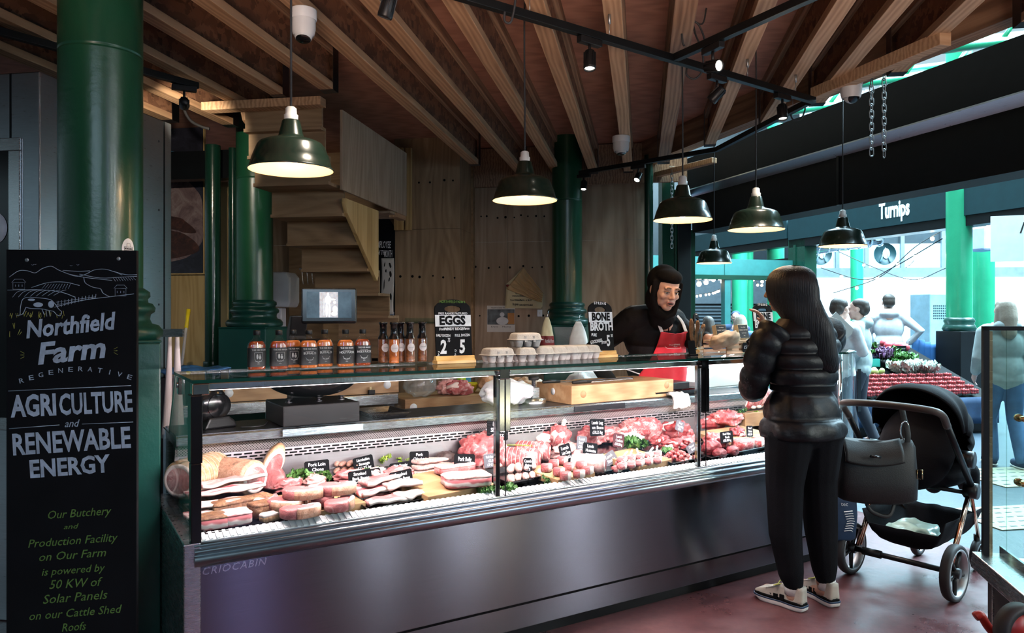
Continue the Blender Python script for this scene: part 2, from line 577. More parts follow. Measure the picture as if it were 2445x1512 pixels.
gloss_paint('green_street', (0.015, 0.24, 0.12), (0.022, 0.30, 0.15), (0.05, 0.3, 0.2), 0.3)
plain('teal_paint', (0.004, 0.026, 0.032), 0.45, var=0.1)
plain('teal_light', (0.03, 0.16, 0.15), 0.45, var=0.1)
plain('black_steel', (0.004, 0.005, 0.006), 0.42, var=0.2, spec=0.3)
plain('black_matt', (0.003, 0.003, 0.0035), 0.7, var=0.25, vs=14, spec=0.15)
plain('black_gloss', (0.007, 0.007, 0.008), 0.16, var=0.2)
plain('black_plastic', (0.008, 0.008, 0.009), 0.38, var=0.2, spec=0.35)
plain('black_rubber', (0.022, 0.022, 0.024), 0.65, var=0.2)
plain('white_plastic', (0.78, 0.80, 0.82), 0.35, var=0.04)
plain('white_paint', (0.82, 0.85, 0.86), 0.5, var=0.05)
plain('enamel_green', (0.008, 0.020, 0.014), 0.26, var=0.15, coat=0.15)
plain('enamel_cream', (0.72, 0.55, 0.38), 0.35, var=0.03)
plain('porcelain', (0.75, 0.74, 0.72), 0.3, var=0.04)
plain('chalkboard', (0.004, 0.0045, 0.006), 0.75, var=0.25, vs=5, spec=0.15)
plain('chalk_blue', (0.36, 0.44, 0.55), 0.85, var=0.25, vs=30)
plain('chalk_white', (0.80, 0.82, 0.85), 0.85, var=0.12, vs=30)
plain('chalk_green', (0.10, 0.20, 0.04), 0.85, var=0.2, vs=30)
plain('chalk_olive', (0.36, 0.36, 0.08), 0.85, var=0.2, vs=30)
steel('steel', (0.62, 0.64, 0.66), 0.26, (2, 2, 60))
steel('steel_panel', (0.20, 0.19, 0.225), 0.25, (0.6, 0.6, 50), 0.10, 0.98, 0.9, 0.25)
steel('steel_cold', (0.52, 0.57, 0.62), 0.30, (3, 3, 40), 0.05, 0.3)
steel('steel_pink', (0.36, 0.31, 0.32), 0.4, (2, 2, 60))
steel('steel_bright', (0.75, 0.77, 0.80), 0.14, (40, 2, 2))
steel('steel_rail', (0.62, 0.72, 0.80), 0.3, (1, 40, 40))
steel('steel_dark', (0.10, 0.10, 0.11), 0.35, (2, 2, 60))
steel('galvanised', (0.45, 0.47, 0.48), 0.45, (9, 9, 9))
steel('chrome', (0.85, 0.86, 0.88), 0.07, (2, 2, 2))
steel('copper', (0.72, 0.42, 0.28), 0.18, (2, 2, 30))
steel('brass', (0.62, 0.50, 0.28), 0.25, (2, 2, 30))
glass_thin('glass', (0.95, 0.985, 0.975))
glass_thin('glass_street', (0.82, 0.90, 0.86), 0.02, 0.02)
plain('glass_edge', (0.004, 0.045, 0.032), 0.12, var=0.2)
emit('lamp_led', (1.0, 0.86, 0.90), 9.0)
emit('bulb_warm', (1.0, 0.66, 0.30), 14.0)
emit('spot_lens', (1.0, 0.93, 0.78), 22.0)
emit('fairy_bulb', (1.0, 0.84, 0.62), 30.0)
plain('red_brown_floor', (0.16, 0.05, 0.05), 0.42, var=0.2)
# ================================================================ THE SETTING
def on_line(px):
 """facade-frame y of the pixel column on the shop-front plane"""
 return frame_hit(MF, px, 700, 0, 0.0).y
m, nt, b = nodes('screed')
v = coords(nt)
f1 = ntex(nt, v, 1.6, 6, 0.65)
f2 = ntex(nt, v, 24, 4)
c = ramp(nt, mixc(nt, 0.3, f1, f2), [(0.3, (0.055, 0.018, 0.02)), (0.5, (0.11, 0.038, 0.04)), (0.7, (0.17, 0.065, 0.065))])
lk(nt, c, b.inputs['Base Color'])
lk(nt, ramp(nt, f1, [(0.35, 0.22), (0.6, 0.5)]), b.inputs['Roughness'])
bump(nt, b, f2, 0.25, 0.004)
m, nt, b = nodes('asphalt')
v = coords(nt)
f2 = ntex(nt, v, 90, 3)
lk(nt, ramp(nt, mixc(nt, 0.5, ntex(nt, v, 1.1, 4), f2), [(0.3, (0.012, 0.024, 0.036)), (0.7, (0.035, 0.06, 0.082))]), b.inputs['Base Color'])
b.inputs['Roughness'].default_value = 0.5
bump(nt, b, f2, 0.5, 0.006)
fl = MB()
fa, fb = MF @ Vector((0.05, 6, 0)), MF @ Vector((0.05, -12, 0))
fl.add([(-7, -5, 0), (fb.x, fb.y, 0), (fa.x, fa.y, 0), (-7, 12, 0)], [(0, 1, 2, 3)])
struct(fl.build('floor', M['screed']))
st = MB()
st.add([(fb.x, fb.y, -0.004), (24, -8, -0.004), (24, 30, -0.004), (fa.x - 3, 30, -0.004), (fa.x, fa.y, -0.004)], [(0, 1, 2, 3, 4)])
struct(st.build('street', M['asphalt']))
ZJ, ZD = 2.84, 3.14          # undersides of the joists and of the plywood deck
XB = -0.50                   # edge beam, shop-front frame
dk = MB()
e0, e1 = MF @ Vector((XB + 0.06, 0.6, 0)), MF @ Vector((XB + 0.06, -10.6, 0))
e1 = MF @ Vector((XB + 0.06, -17, 0))
poly = [(-8, -8), (e1.x, e1.y), (e0.x, e0.y), (1.2, 8.4), (-8, 9.8)]  # deck carried on unseen behind the camera to block sky light
dk.prism(poly, ZD, ZD + 0.03, 'z')
struct(dk.build('ceiling', M['ply_deck']))
nr = MB(); nr.prism([(3.0, 3.2), (9.5, 3.2), (9.5, -8), (4.4, -8), (4.4, -2)], 3.5, 3.55, 'z'); struct(nr.build('ceiling_sky_block', M['timber_old']))  # added roof out of view, keeps sky light off the steel panel
nr = MB(); nr.box(9.4, 9.5, -8, 3.2, 0, 3.5); nr.box(-8, 9.5, -8.1, -8.0, 0, 3.5); struct(nr.build('wall_sky_block', M['ply_grey']))  # added walls out of view, shut out sky light around the camera
eb = MB()
eb.box(XB - 0.06, XB + 0.06, -10, 0.1, ZJ + 0.075, ZD)
o = eb.build('trim_1', M['timber_old'], loc=FAC0, rotz=FA); struct(o)
YW = 7.6
def bw(px, py, y=YW):
 return frame_hit(MJ, px, py, 1, y)
x1310 = bw(1100, 500).x
wb = MB()
for a, b_ in ((bw(930, 500).x - 2.0, bw(1212, 500).x), (bw(1212, 500).x, bw(1388, 500).x), (bw(1388, 500).x, bw(1548, 500).x)):
 for z0, z1 in ((0.0, 2.18), (2.183, ZD)):
  wb.box(a + 0.0015, b_ - 0.0015, YW, YW + 0.03, z0, z1)
o = wb.build('wall_back', M['ply_grey'], rotz=JA); struct(o)
ph = MB()
def plugs(x0, x1, z, y, n, seed):
 rnd = random.Random(seed)
 for k in range(n):
  x = x0 + (x1 - x0) * (k + 0.5) / n + rnd.uniform(-0.02, 0.02)
  zz = z + rnd.uniform(-0.012, 0.012)
  r = rnd.uniform(0.008, 0.014)
  ph.lathe([(0.0001, 0), (r, 0)], 10, Matrix.Translation((x, y - 0.0012, zz)) @ Matrix.Rotation(R(90), 4, 'X'))
plugs(x1310, bw(1312, 500).x, 2.44, YW, 11, 1)
plugs(x1310, bw(1312, 500).x, 1.92, YW, 8, 2)
plugs(x1310, bw(1312, 500).x, 1.42, YW, 7, 3)
YB = 7.02
bx0, bx1 = bw(942, 500, YB).x, bw(1098, 500, YB).x
plugs(bx0 + 0.2, bx1, 2.72, YB, 4, 4)
plugs(bx0, bx1, 1.8, YB, 6, 5)
wbx = MB()
for z0, z1 in ((0.0, 2.26), (2.263, ZD)):
 wbx.box(bx0, bx1, YB, YW - 0.002, z0, z1)
o2 = wbx.build('wall_back_boxing', M['ply_wall'], rotz=JA); struct(o2)
stud = MB(); stud.box(bw(941, 500, 6.95).x, bw(962, 500, 6.95).x, 6.95, 7.0, 2.25, ZJ + 0.2)
stud.box(bw(966, 500, 6.95).x, bw(980, 500, 6.95).x, 6.97, 7.01, 2.25, ZJ + 0.2)
o3 = stud.build('wall_back_stud', M['pine_raw'], rotz=JA); struct(o3)
phm = ph.build('wall_back_plugs', M['black_matt'], rotz=JA); struct(phm)
wp = MB(); wp.box(bx1 + 0.01, bw(1640, 500).x, YW - 0.05, YW - 0.001, ZJ - 0.10, ZD - 0.01)
struct(wp.build('trim_2', M['timber_old'], rotz=JA))
YL = 6.3
wl = MB()
wl.box(-5.2, bw(544, 600, YL).x, YL, YL + 0.03, 0, ZJ - 0.2)
struct(wl.build('wall_left', M['ply_yellow'], rotz=JA))
wl2 = MB(); wl2.box(bw(544, 600, YL).x, -1.7, YW - 0.1, YW, 0, ZD)
struct(wl2.build('wall_stairwell', M['ply_stair'], rotz=JA))
bm_ = MB(); bm_.box(-5.2, bw(560, 300, 5.95).x, 5.9, 6.02, ZJ - 0.24, ZJ)
struct(bm_.build('trim_3', M['black_steel'], rotz=JA))
def make_joist(name_label, px, y0, y1, mat, wid=0.086):
 X = (px - CX) / F * 3.345
 lx = X * math.cos(JA) + 3.345 * math.sin(JA)
 t = thing('ceiling_joist', name_label, 'joist', MJ @ Vector((lx, y0, ZJ)), JA, 'timber I-joists of the ceiling')
 L = y1 - y0
 w = wid / 2
 a = MB(); a.box(-w, w, 0, L, 0, 0.045); a.build('bottom_flange', mat, t, 0.003)
 a = MB(); a.box(-0.012, 0.012, 0, L, 0.045, 0.235); a.build('web', M['osb'], t)
 a = MB(); a.box(-w, w, 0, L, 0.235, 0.299); a.build('top_flange', M['timber_old'], t, 0.003)
 a = MB()
 for s in (-1, 1):
  a.box(s * (w + 0.002) - 0.0015, s * (w + 0.002) + 0.0015, L - 0.085, L - 0.004, 0.0, 0.29)
 a.box(-w - 0.003, w + 0.003, L - 0.085, L - 0.004, -0.003, -0.0005)
 a.build('hanger', M['steel_dark'], t)
 return t
def facade_y(px):
 """room y at which this joist line meets the edge beam"""
 X = (px - CX) / F * 3.345
 p = Vector((X, 3.345, 0)); d = MJ.to_3x3() @ Vector((0, 1, 0))
 q = MFI @ p; e = MFI.to_3x3() @ d
 t = (XB - 0.065 - q.x) / e.x
 return (MJI @ (p + d * t)).y
JL = [(-306, 5.0, 'far left I-joist over the steel cold room, leftmost in view'),
      (-110, 5.2, 'I-joist just left of the big green column, second in from the left'),
      (86, 5.1, 'I-joist passing behind the green column above the track light'),
      (282, 4.55, 'I-joist right of the green column ending at the black steel beam'),
      (478, 4.5, 'I-joist ending in a hanger at the stairwell trimmer, above the left spotlight'),
      (689, 6.95, 'I-joist beside the left security camera running to the stair boxing'),
      (881, 7.55, 'I-joist crossing just above the leftmost hanging lamp cord, seventh from the left'),
      (1077, 7.55, 'I-joist ending above the second hanging lamp, left of the third green column'),
      (1274, 7.55, 'I-joist running to just right of the third green column'),
      (1460, 7.55, 'I-joist carrying the middle security camera at the back wall'),
      (1640, 0, 'dark stained I-joist with looped cable, right of the middle security camera'),
      (1835, 0, 'I-joist crossing behind the track lighting junction towards the shop front'),
      (2022, 0, 'wide pale I-joist ending at the shop front behind the right spotlight'),
      (2160, 0, 'I-joist ending above the right security camera'),
      (2330, 0, 'rightmost I-joist in view, ending at the edge beam'),
      (2530, 0, 'I-joist over the front right corner of the shop')]
for k, (px, y1, lab) in enumerate(JL):
 if y1 == 0: y1 = min(7.55, facade_y(px))
 make_joist(lab, px, -1.6, y1, M['timber_old'] if px == 1640 else (M['timber_pale'] if px > 1400 else M['timber']), 0.105 if px == 1640 else 0.086)
tr = MB(); tr.box(-2.85, -2.02, 4.52, 4.61, ZJ - 0.06, ZJ - 0.005)
tag(tr.build('stair_trimmer', M['timber'], rotz=JA, bevel=0.003), 'thick timber trimmer beam at the top of the staircase', 'beam')
bt = MB(); q0, q1 = PZ(1946, 238, ZJ - 0.06), PZ(2258, 108, ZJ - 0.06)
dv = (q1 - q0); L = dv.length
bt.box(0, L, -0.035, 0.035, 0, 0.07)
tag(bt.build('ceiling_batten', M['timber_pale'], bevel=0.003, loc=q0, rotz=math.atan2(dv.y, dv.x)), 'loose pale timber batten screwed under the joists by the right security camera', 'batten')
bt = MB(); q0, q1 = PZ(1566, 412, ZJ), PZ(1706, 376, ZJ)
bt.box(0, (q1 - q0).length, -0.03, 0.03, -0.05, -0.002)
tag(bt.build('ceiling_batten', M['timber'], bevel=0.003, loc=q0, rotz=math.atan2(q1.y - q0.y, q1.x - q0.x)), 'timber batten at the left end of the shutter box carrying the thin chain', 'batten')
t = thing('staircase', 'timber staircase with open underside behind the green column, left of the chalk board', 'staircase', (0, 0, 0), JA)
xa, xb = -2.60, -2.06
steps = [(4.635, 2.67, 2.83), (4.68, 2.50, 2.67), (4.76, 2.33, 2.50), (5.00, 2.15, 2.33), (5.24, 1.97, 2.15), (5.48, 1.79, 1.97), (5.72, 1.61, 1.79), (5.96, 1.43, 1.61), (6.2, 1.25, 1.43), (6.44, 1.07, 1.25)]
for k, (y, z0, z1) in enumerate(steps):
 a = MB(); a.box(xa, xb, y, y + 0.022, z0, z1 - 0.022); a.build('riser', M['ply_stair'], t)
 yn = steps[k + 1][0] if k + 1 < len(steps) else y + 0.24
 a = MB(); a.box(xa, xb, y - 0.02, yn + 0.022, z0 - 0.022, z0); a.build('tread', M['ply_stair'], t)
a = MB(); a.prism([(4.62, 2.83), (4.66, 2.74), (5.42, 2.36), (5.5, 2.40), (5.5, 2.56), (5.1, 2.83)], xa - 0.035, xa - 0.001, 'x'); a.build('stringer', M['timber'], t, 0.002)
a = MB(); a.prism([(4.96, 2.22), (5.0, 2.15), (5.60, 1.70), (5.63, 1.74), (5.63, 2.25), (4.97, 2.25)], xb + 0.001, xb + 0.03, 'x'); a.build('stringer', M['pine_raw'], t, 0.002)
a = MB(); a.box(xb + 0.031, xb + 0.05, 4.86, 6.28, 2.29, ZJ - 0.004); a.box(xb - 0.30, xb + 0.03, 5.9, 6.28, 2.27, 2.29)
a.build('boxing_panel', M['ply_grey'], t, 0.002)
a = MB(); a.box(xb - 0.02, xb + 0.048, 6.02, 6.26, 2.25, 2.288); a.build('ledge', M['timber'], t)
def column(label, px, Y, D, plinth_hw, rot, cap_z, ztop=ZD, zring=2.5, ph_=1.34):
 c = P(px, 700, Y)
 t = thing('iron_column', label, 'column', (c.x, c.y, 0), rot)
 r = D / 2
 a = MB()
 a.lathe([(r * 1.0, ph_ + 0.20), (r, 2.52), (r + 0.0006, 2.524), (r - 0.003, 2.527), (r - 0.003, 2.531), (r + 0.0006, 2.534), (r, 2.54), (r, ztop)], 48)
 a.build('shaft', M['green_gloss'], t)
 a = MB()
 k = r
 a.lathe([(k + 0.062, ph_), (k + 0.075, ph_ + 0.012), (k + 0.078, ph_ + 0.035), (k + 0.06, ph_ + 0.058), (k + 0.034, ph_ + 0.066), (k + 0.026, ph_ + 0.085), (k + 0.03, ph_ + 0.105),
             (k + 0.045, ph_ + 0.115), (k + 0.048, ph_ + 0.132), (k + 0.036, ph_ + 0.15), (k + 0.02, ph_ + 0.155), (k + 0.018, ph_ + 0.17), (k + 0.028, ph_ + 0.18), (k + 0.026, ph_ + 0.2), (k + 0.004, ph_ + 0.215), (k - 0.01, ph_ + 0.22)], 48)
 a.build('base_moulding', M['green_dark'], t)
 a = MB(); h = plinth_hw
 a.box(-h, h, -h, h, 0, ph_ - 0.012); a.box(-h - 0.004, h + 0.004, -h - 0.004, h + 0.004, ph_ - 0.012, ph_)
 a.build('plinth', M['green_plinth'], t, 0.006)
 return t, c
column_near, cn = column('big dark green cast iron column in front at left, behind the tall chalkboard', 241.5, 3.16, 0.318, 0.205, R(31.5), 2.6)
column('green cast iron column behind the sauce bottles, in front of the stairs', 608, 6.1, 0.288, 0.20, JA, 2.6)
column('green cast iron column against the back plywood wall, behind the egg boxes', 1354, 7.25, 0.288, 0.20, JA, 2.6)
for px, Y, D, lab in ((508, 6.25, 0.125, 'slim dark green steel pipe post beside the painting'), (556, 6.35, 0.07, 'thin dark steel pipe between the pipe post and the green column'), (1549, 7.35, 0.085, 'thin dark green pipe at the right end of the back wall')):
 c = P(px, 700, Y)
 a = MB(); a.lathe([(D / 2, 0), (D / 2, ZJ + (0.0 if px < 1000 else 0.15))], 24)
 t = thing('steel_pipe', lab, 'pipe', (c.x, c.y, 0))
 a.build('pipe_shaft', M['green_pipe'], t)
 a = MB(); a.lathe([(D / 2 + 0.012, 1.0), (D / 2 + 0.014, 1.01), (D / 2 + 0.014, 1.04), (D / 2 + 0.012, 1.05)], 24); a.build('collar', M['green_pipe'], t)
a = MB(); q = frame_hit(MJ, 538, 600, 1, 6.4); a.box(q.x - 0.025, q.x + 0.035, 6.4, 6.45, 0, ZJ - 0.25)
struct(a.build('trim_4', M['ply_yellow'], rotz=JA))
t = thing('cold_room', 'stainless steel cold room standing behind the big green column at left', 'cold room', (0, 0, 0), JA)
a = MB()
xr, yf, yb, zt = -2.77, 3.09, 4.09, 2.58
a.box(-4.6, xr, yf, yb, 0, zt); a.build('body', M['steel_cold'], t, 0.006)
a = MB()
for y in (3.30, 4.02): a.box(xr, xr + 0.0015, y - 0.006, y + 0.006, 0.05, zt - 0.004)
a.box(xr - 0.16, xr - 0.15, yf - 0.0015, yf, 0.05, zt - 0.004)
a.build('seam', M['black_steel'], t)
a = MB()
for y in (3.36, 3.97, 3.25):
 for z in (0.4, 0.95, 1.5, 2.05, 2.45):
  a.lathe([(0.0001, 0.002), (0.006, 0.0015), (0.006, 0)], 8, Matrix.Translation((xr, y, z)) @ Matrix.Rotation(R(90), 4, 'Y'))
a.build('rivets', M['steel_dark'], t)
g0 = frame_hit(MJ, 38, 345, 1, yf); g1 = frame_hit(MJ, 38, 590, 1, yf)
fr = MB()
x1, z1 = g0.x, g0.z
fr.box(-3.6, x1 + 0.03, yf - 0.012, yf, z1 - 0.03, z1 + 0.03); fr.box(x1 - 0.03, x1 + 0.03, yf - 0.012, yf, 0.9, z1 - 0.03); fr.box(-3.6, x1 - 0.03, yf - 0.012, yf, 0.9, 0.96)
f_ = fr.build('window_frame', M['steel'], t, 0.003)
a = MB(); a.box(-3.6, x1 - 0.03, yf - 0.006, yf - 0.002, 0.96, z1 - 0.03); a.build('window_pane', M['black_gloss'], f_)
stk = MB(); q = frame_hit(MJ, -18, 545, 1, yf - 0.01)
stk.lathe([(0.0001, 0.001), (0.078, 0.001), (0.078, 0)], 32, Matrix.Translation((q.x, yf - 0.008, q.z)) @ Matrix.Rotation(R(90), 4, 'X'))
so = stk.build('round_sticker', M['white_plastic'], None, rotz=JA)
tag(so, 'round white sticker on the cold room window pane', 'sticker')
# ---------------------------------------------------------------- shop front: posts, shutter box
def fbox(name, mat, x0, x1, y0, y1, z0, z1, bev=0.0):
 a = MB(); a.box(x0, x1, y0, y1, z0, z1)
 return a.build(name, mat, None, bev, loc=FAC0, rotz=FA)
t = thing('shutter_box', 'long black roller shutter housing above the open shop front at right', 'shutter box', FAC0, FA)
a = MB(); a.box(-0.02, 0.30, -7.5, -0.02, 2.70, 3.02); a.build('upper_panel', M['black_matt'], t)
a = MB(); a.box(0.05, 0.30, -7.5, -0.02, 2.27, 2.64); a.build('lower_panel', M['black_matt'], t)
for k, y in enumerate((-2.1, -4.3)):
 a = MB(); a.box(0.04, 0.052, y - 0.012, y + 0.012, 2.27, 2.64); a.build('panel_strip', M['black_steel'], t)
a = MB(); a.prism([(-0.03, 2.70), (-0.03, 2.69), (0.05, 2.635), (0.30, 2.635), (0.30, 2.70)], -7.5, -0.02, 'y'); a.build('steel_flange', M['steel_cold'], t)
t = thing('shop_front_post', 'dark green steel door post at the far end of the shop front, behind the butcher', 'post', FAC0, FA)
a = MB(); a.box(-0.30, -0.16, -0.03, 0.05, 0, 3.0); a.build('outer_post', M['green_pipe'], t, 0.004)
a = MB(); a.box(-0.13, 0.02, -0.05, 0.05, 0, 2.7); a.build('inner_post', M['black_steel'], t, 0.004)
a = MB(); a.box(-0.16, -0.13, -0.04, 0.04, 0, 2.7); a.box(0.02, 0.08, -0.03, 0.06, 0, 2.3); a.build('door_stop', M['green_pipe'], t, 0.003)
# ================================================================ HANGING FROM THE CEILING
def make_pendant(label, px, py, Y, top, power=5.5, mat='enamel_green'):
 c = P(px, py, Y)
 t = thing('pendant_lamp', label, 'pendant lamp', c, 0, 'factory pendant lamps over the counter')
 outer = [(0.1605, -0.003), (0.163, 0.0), (0.1615, 0.004), (0.157, 0.006), (0.146, 0.045), (0.128, 0.090), (0.118, 0.102), (0.095, 0.112), (0.055, 0.122), (0.050, 0.128), (0.047, 0.134), (0.034, 0.188), (0.031, 0.192), (0.012, 0.193)]
 a = MB(); a.lathe(outer, 48)
 sh = a.build('shade', M[mat], t)
 a = MB(); a.lathe([(0.1605, -0.003), (0.155, 0.004), (0.143, 0.045), (0.125, 0.088), (0.115, 0.099), (0.092, 0.108), (0.05, 0.118), (0.03, 0.150), (0.0001, 0.151)], 48)
 a.build('enamel_lining', M['enamel_cream'], sh)
 a = MB(); a.lathe([(0.026, 0.190), (0.027, 0.212), (0.022, 0.216), (0.021, 0.238), (0.014, 0.244), (0.006, 0.246)], 24); a.build('lamp_holder', M['porcelain'], t)
 a = MB(); a.lathe([(0.0001, 0.012), (0.012, 0.014), (0.023, 0.026), (0.028, 0.044), (0.024, 0.064), (0.014, 0.086), (0.0135, 0.115)], 20); a.build('bulb', M['bulb_warm'], t)
 pts = [Vector((0, 0, 0.244))]
 for (x, y, z) in top: pts.append(Vector((x, y, z)) - c)
 a = MB(); a.tube(smooth_path(pts, 8) if len(pts) > 2 else pts, 0.0045, 8); a.build('cord', M['black_rubber'], t)
 point('bulb_light', (0, 0, -0.012), power, (1.0, 0.64, 0.33), 0.03, t)
 return t
def top_of(px, py, Y, dz=0.0, z=2.84):
 c = P(px, py, Y)
 return [(c.x, c.y, z)]
c = P(695, 405, 2.94)
make_pendant('largest green enamel pendant lamp, leftmost, hanging over the sauce bottles', 695, 405, 2.94, [(c.x, c.y, 3.13)])
c = P(1253, 478, 3.76)
make_pendant('green enamel pendant lamp in front of the back wall, hanging over the egg boxes', 1253, 478, 3.76, [(c.x, c.y, 2.45), (c.x, c.y, 3.0), (c.x + 0.03, c.y, 3.05), (c.x + 0.08, c.y, 3.0), (c.x + 0.10, c.y, 3.08), (c.x + 0.04, c.y, 3.13)])
c = P(1630, 525, 4.2)
make_pendant('chipped green enamel pendant lamp hanging above the butcher', 1630, 525, 4.2, [(c.x, c.y, 2.5), (c.x, c.y, 3.02), (c.x + 0.03, c.y, 3.09), (c.x + 0.10, c.y - 0.03, 3.05), (c.x + 0.12, c.y - 0.05, 3.13)])
c = P(1805, 548, 4.43)
make_pendant('green enamel pendant lamp hanging left of the dark haired customer', 1805, 548, 4.43, [(c.x, c.y, 2.5), (c.x, c.y, 2.98), (c.x - 0.02, c.y, 3.04), (c.x - 0.10, c.y + 0.01, 2.92), (c.x - 0.2, c.y + 0.02, 2.86)])
c = P(2012, 587, 4.9)
make_pendant('dark green pendant lamp in front of the street sign, rightmost of the lamps', 2012, 587, 4.9, [(c.x, c.y, 2.92)]).scale = (0.92, 0.92, 0.95)
c = P(1705, 628, 6.25)
make_pendant('smallest looking pendant lamp, farthest away by the open shop front', 1705, 628, 6.25, [(c.x, c.y, 2.6), (c.x, c.y, 3.02)]).scale = (0.89, 0.89, 0.95)
ZT = 2.72
def make_rail(label, pts, wires=()):
 c = pts[0]
 t = thing('track_rail', label, 'track rail', c)
 a = MB()
 for p, q in zip(pts, pts[1:]):
  d = (q - p); an = math.atan2(d.y, d.x)
  a.box(-0.004, d.length + 0.004, -0.017, 0.017, -0.018, 0.018, Matrix.Translation(p - c) @ Matrix.Rotation(an, 4, 'Z') @ Matrix.Rotation(-math.asin(d.z / d.length), 4, 'Y'))
 a.build('bar', M['black_steel'], t, 0.002)
 for wpx in wires:
  a = MB(); p = Vector(wpx) - c
  a.cyl(p + Vector((0, 0, 0.018)), p + Vector((0, 0, 0.085)), 0.0018, n=6)
  a.cyl(p + Vector((0, 0, 0.075)), p + Vector((0, 0, 0.125)), 0.006, n=8)
  a.build('suspension_wire', M['galvanised'], t)
 return t
R1a, R1b = PZ(700, -128, ZT), PZ(1942, 240, ZT)
def on_rail(a, b_, px):
 """point of the rail seen at pixel column px"""
 k = (px - CX) / F
 t = (k * a.y - a.x) / ((b_.x - a.x) - k * (b_.y - a.y))
 return a + (b_ - a) * t
make_rail('long black track rail running from top centre to the shop front', [R1a, R1b], [on_rail(R1a, R1b, x) for x in (1265, 1455, 1785, 1900)])
J = on_rail(R1a, R1b, 1612) + Vector((0, -0.03, 0))
R2b = PZ(2075, -70, ZT)
make_rail('short black track rail branching towards the upper right', [J + Vector((0, 0.0, 0.001)), R2b])
R3b, R3c = PZ(1712, 357, ZT), PZ(1385, 413, ZT)
make_rail('black track rail turning along the shop front to the back wall column', [R1b + Vector((-0.02, 0.03, -0.002)), R3b, R3c], [on_rail(R1b, R3b, 1893) + Vector((0, 0, 0))])
RLa, RLb = PZ(-200, 20, 2.76), PZ(470, 205, 2.76)
make_rail('black track rail passing behind the big green column at upper left', [RLa, RLb])
def make_spot(label, pos, aim, lit, power=14, side=(0, 0)):
 """track spotlight clipped under a rail at pos, its head aimed at a point"""
 pos = Vector(pos) + Vector((0, 0, -0.018))
 t = thing('track_spotlight', label, 'spotlight', pos, 0, 'small black track spotlights')
 an = side[0]
 a = MB(); a.cbox((0, 0, -0.016), (0.13, 0.034, 0.03), Matrix.Rotation(an, 4, 'Z')); a.build('adapter', M['black_plastic'], t, 0.003)
 a = MB(); a.cyl((0, 0, -0.02), (0, 0, -0.085), 0.007, n=10); a.build('stem', M['black_plastic'], t)
 d = (Vector(aim) - (pos + Vector((0, 0, -0.11)))).normalized()
 q = d.to_track_quat('Z', 'Y').to_matrix().to_4x4()
 HM = Matrix.Translation(Vector((0, 0, -0.10))) @ q
 a = MB(); a.lathe([(0.0001, -0.045), (0.020, -0.045), (0.024, -0.04), (0.029, 0.035), (0.027, 0.045), (0.0245, 0.045), (0.023, 0.036)], 24, HM)
 for k in range(10):
  ang = 2 * PI * k / 10
  a.box(-0.0015, 0.0015, 0.023, 0.029, -0.035, 0.02, HM @ Matrix.Rotation(ang, 4, 'Z'))
 hd = a.build('head', M['black_plastic'], t)
 a = MB(); a.lathe([(0.0001, 0.037), (0.0225, 0.036)], 20, HM); a.build('lens', M['spot_lens'] if lit else M['black_gloss'], hd)
 if lit:
  p = pos + Vector((0, 0, -0.10)) + d * 0.05
  spot('spot_beam', p, aim, power, (1.0, 0.86, 0.68), 75, 0.7, 0.02)
 return t
p = on_rail(R1a, R1b, 1408); make_spot('lit spotlight pointing straight down, near the centre of the long rail', p, p + Vector((-0.05, -0.35, -2)), True, 60, (R(37),))
p = on_rail(R1a, R1b, 1712); make_spot('unlit spotlight angled left, under the long rail right of the rail junction', p, p + Vector((-0.6, 0.3, -0.75)), False, 0, (R(37),))
p = on_rail(R1a, R1b, 1868); make_spot('lit spotlight near the shop front end of the long rail', p, p + Vector((0.0, -0.4, -2)), True, 45, (R(37),))
p = on_rail(J, R2b, 1702); make_spot('glaring spotlight on the branch rail, turned towards the room', p, p + Vector((0.55, -1.0, -0.35)), True, 52, (R(-66),))
p = on_rail(R1a, R1b, 926); make_spot('dark spotlight cut off by the top edge, left of the long rail', p, p + Vector((-0.3, 0.2, -1)), True, 40, (R(37),))
p = on_rail(R3b, R3c, 1394); make_spot('lit spotlight beside the green column at the back wall', p, p + Vector((-0.1, -0.35, -1)), True, 32, (R(-35),))
p = on_rail(R3b, R3c, 1524); make_spot('lit spotlight over the butcher at the right end of the back wall', p, p + Vector((-0.35, -0.45, -0.8)), True, 32, (R(-35),))
p = on_rail(RLa, RLb, 440); make_spot('lit spotlight at upper left between the columns', p, P(450, 500, 6.7), True, 70, (R(30),))
def cable(label, pts, r=0.005):
 c = Vector(pts[0])
 a = MB(); a.tube(smooth_path([Vector(p) - c for p in pts], 8), r, 8)
 return tag(a.build('power_cable', M['black_rubber'], None, loc=c), label, 'cable')
def px_path(Y, pts): return [P(x, y, Y) for x, y in pts]
cable('black cable drooping from the connector left of the central pendant cord', px_path(3.12, [(1205, 28), (1205, 50), (1218, 54), (1226, 30), (1232, -10)]))
cable('black cable looping below the rail junction', px_path(3.92, [(1640, 158), (1640, 180), (1660, 188), (1678, 165), (1676, 120), (1660, 80), (1652, 40)]))
cable('black cable feeding the branch rail from the dark joist', px_path(3.75, [(1684, 100), (1676, 75), (1664, 55), (1640, 48), (1628, 60), (1630, 100), (1634, 110)]))
cable('black cable loop hanging by the spotlight at the shop front corner', px_path(4.75, [(1885, 262), (1893, 285), (1912, 284), (1922, 262), (1920, 246)]))
cable('grey flexible cable curling down beside the left spotlight', px_path(5.3, [(437, 235), (440, 262), (455, 288), (480, 302), (500, 308)]), 0.010)
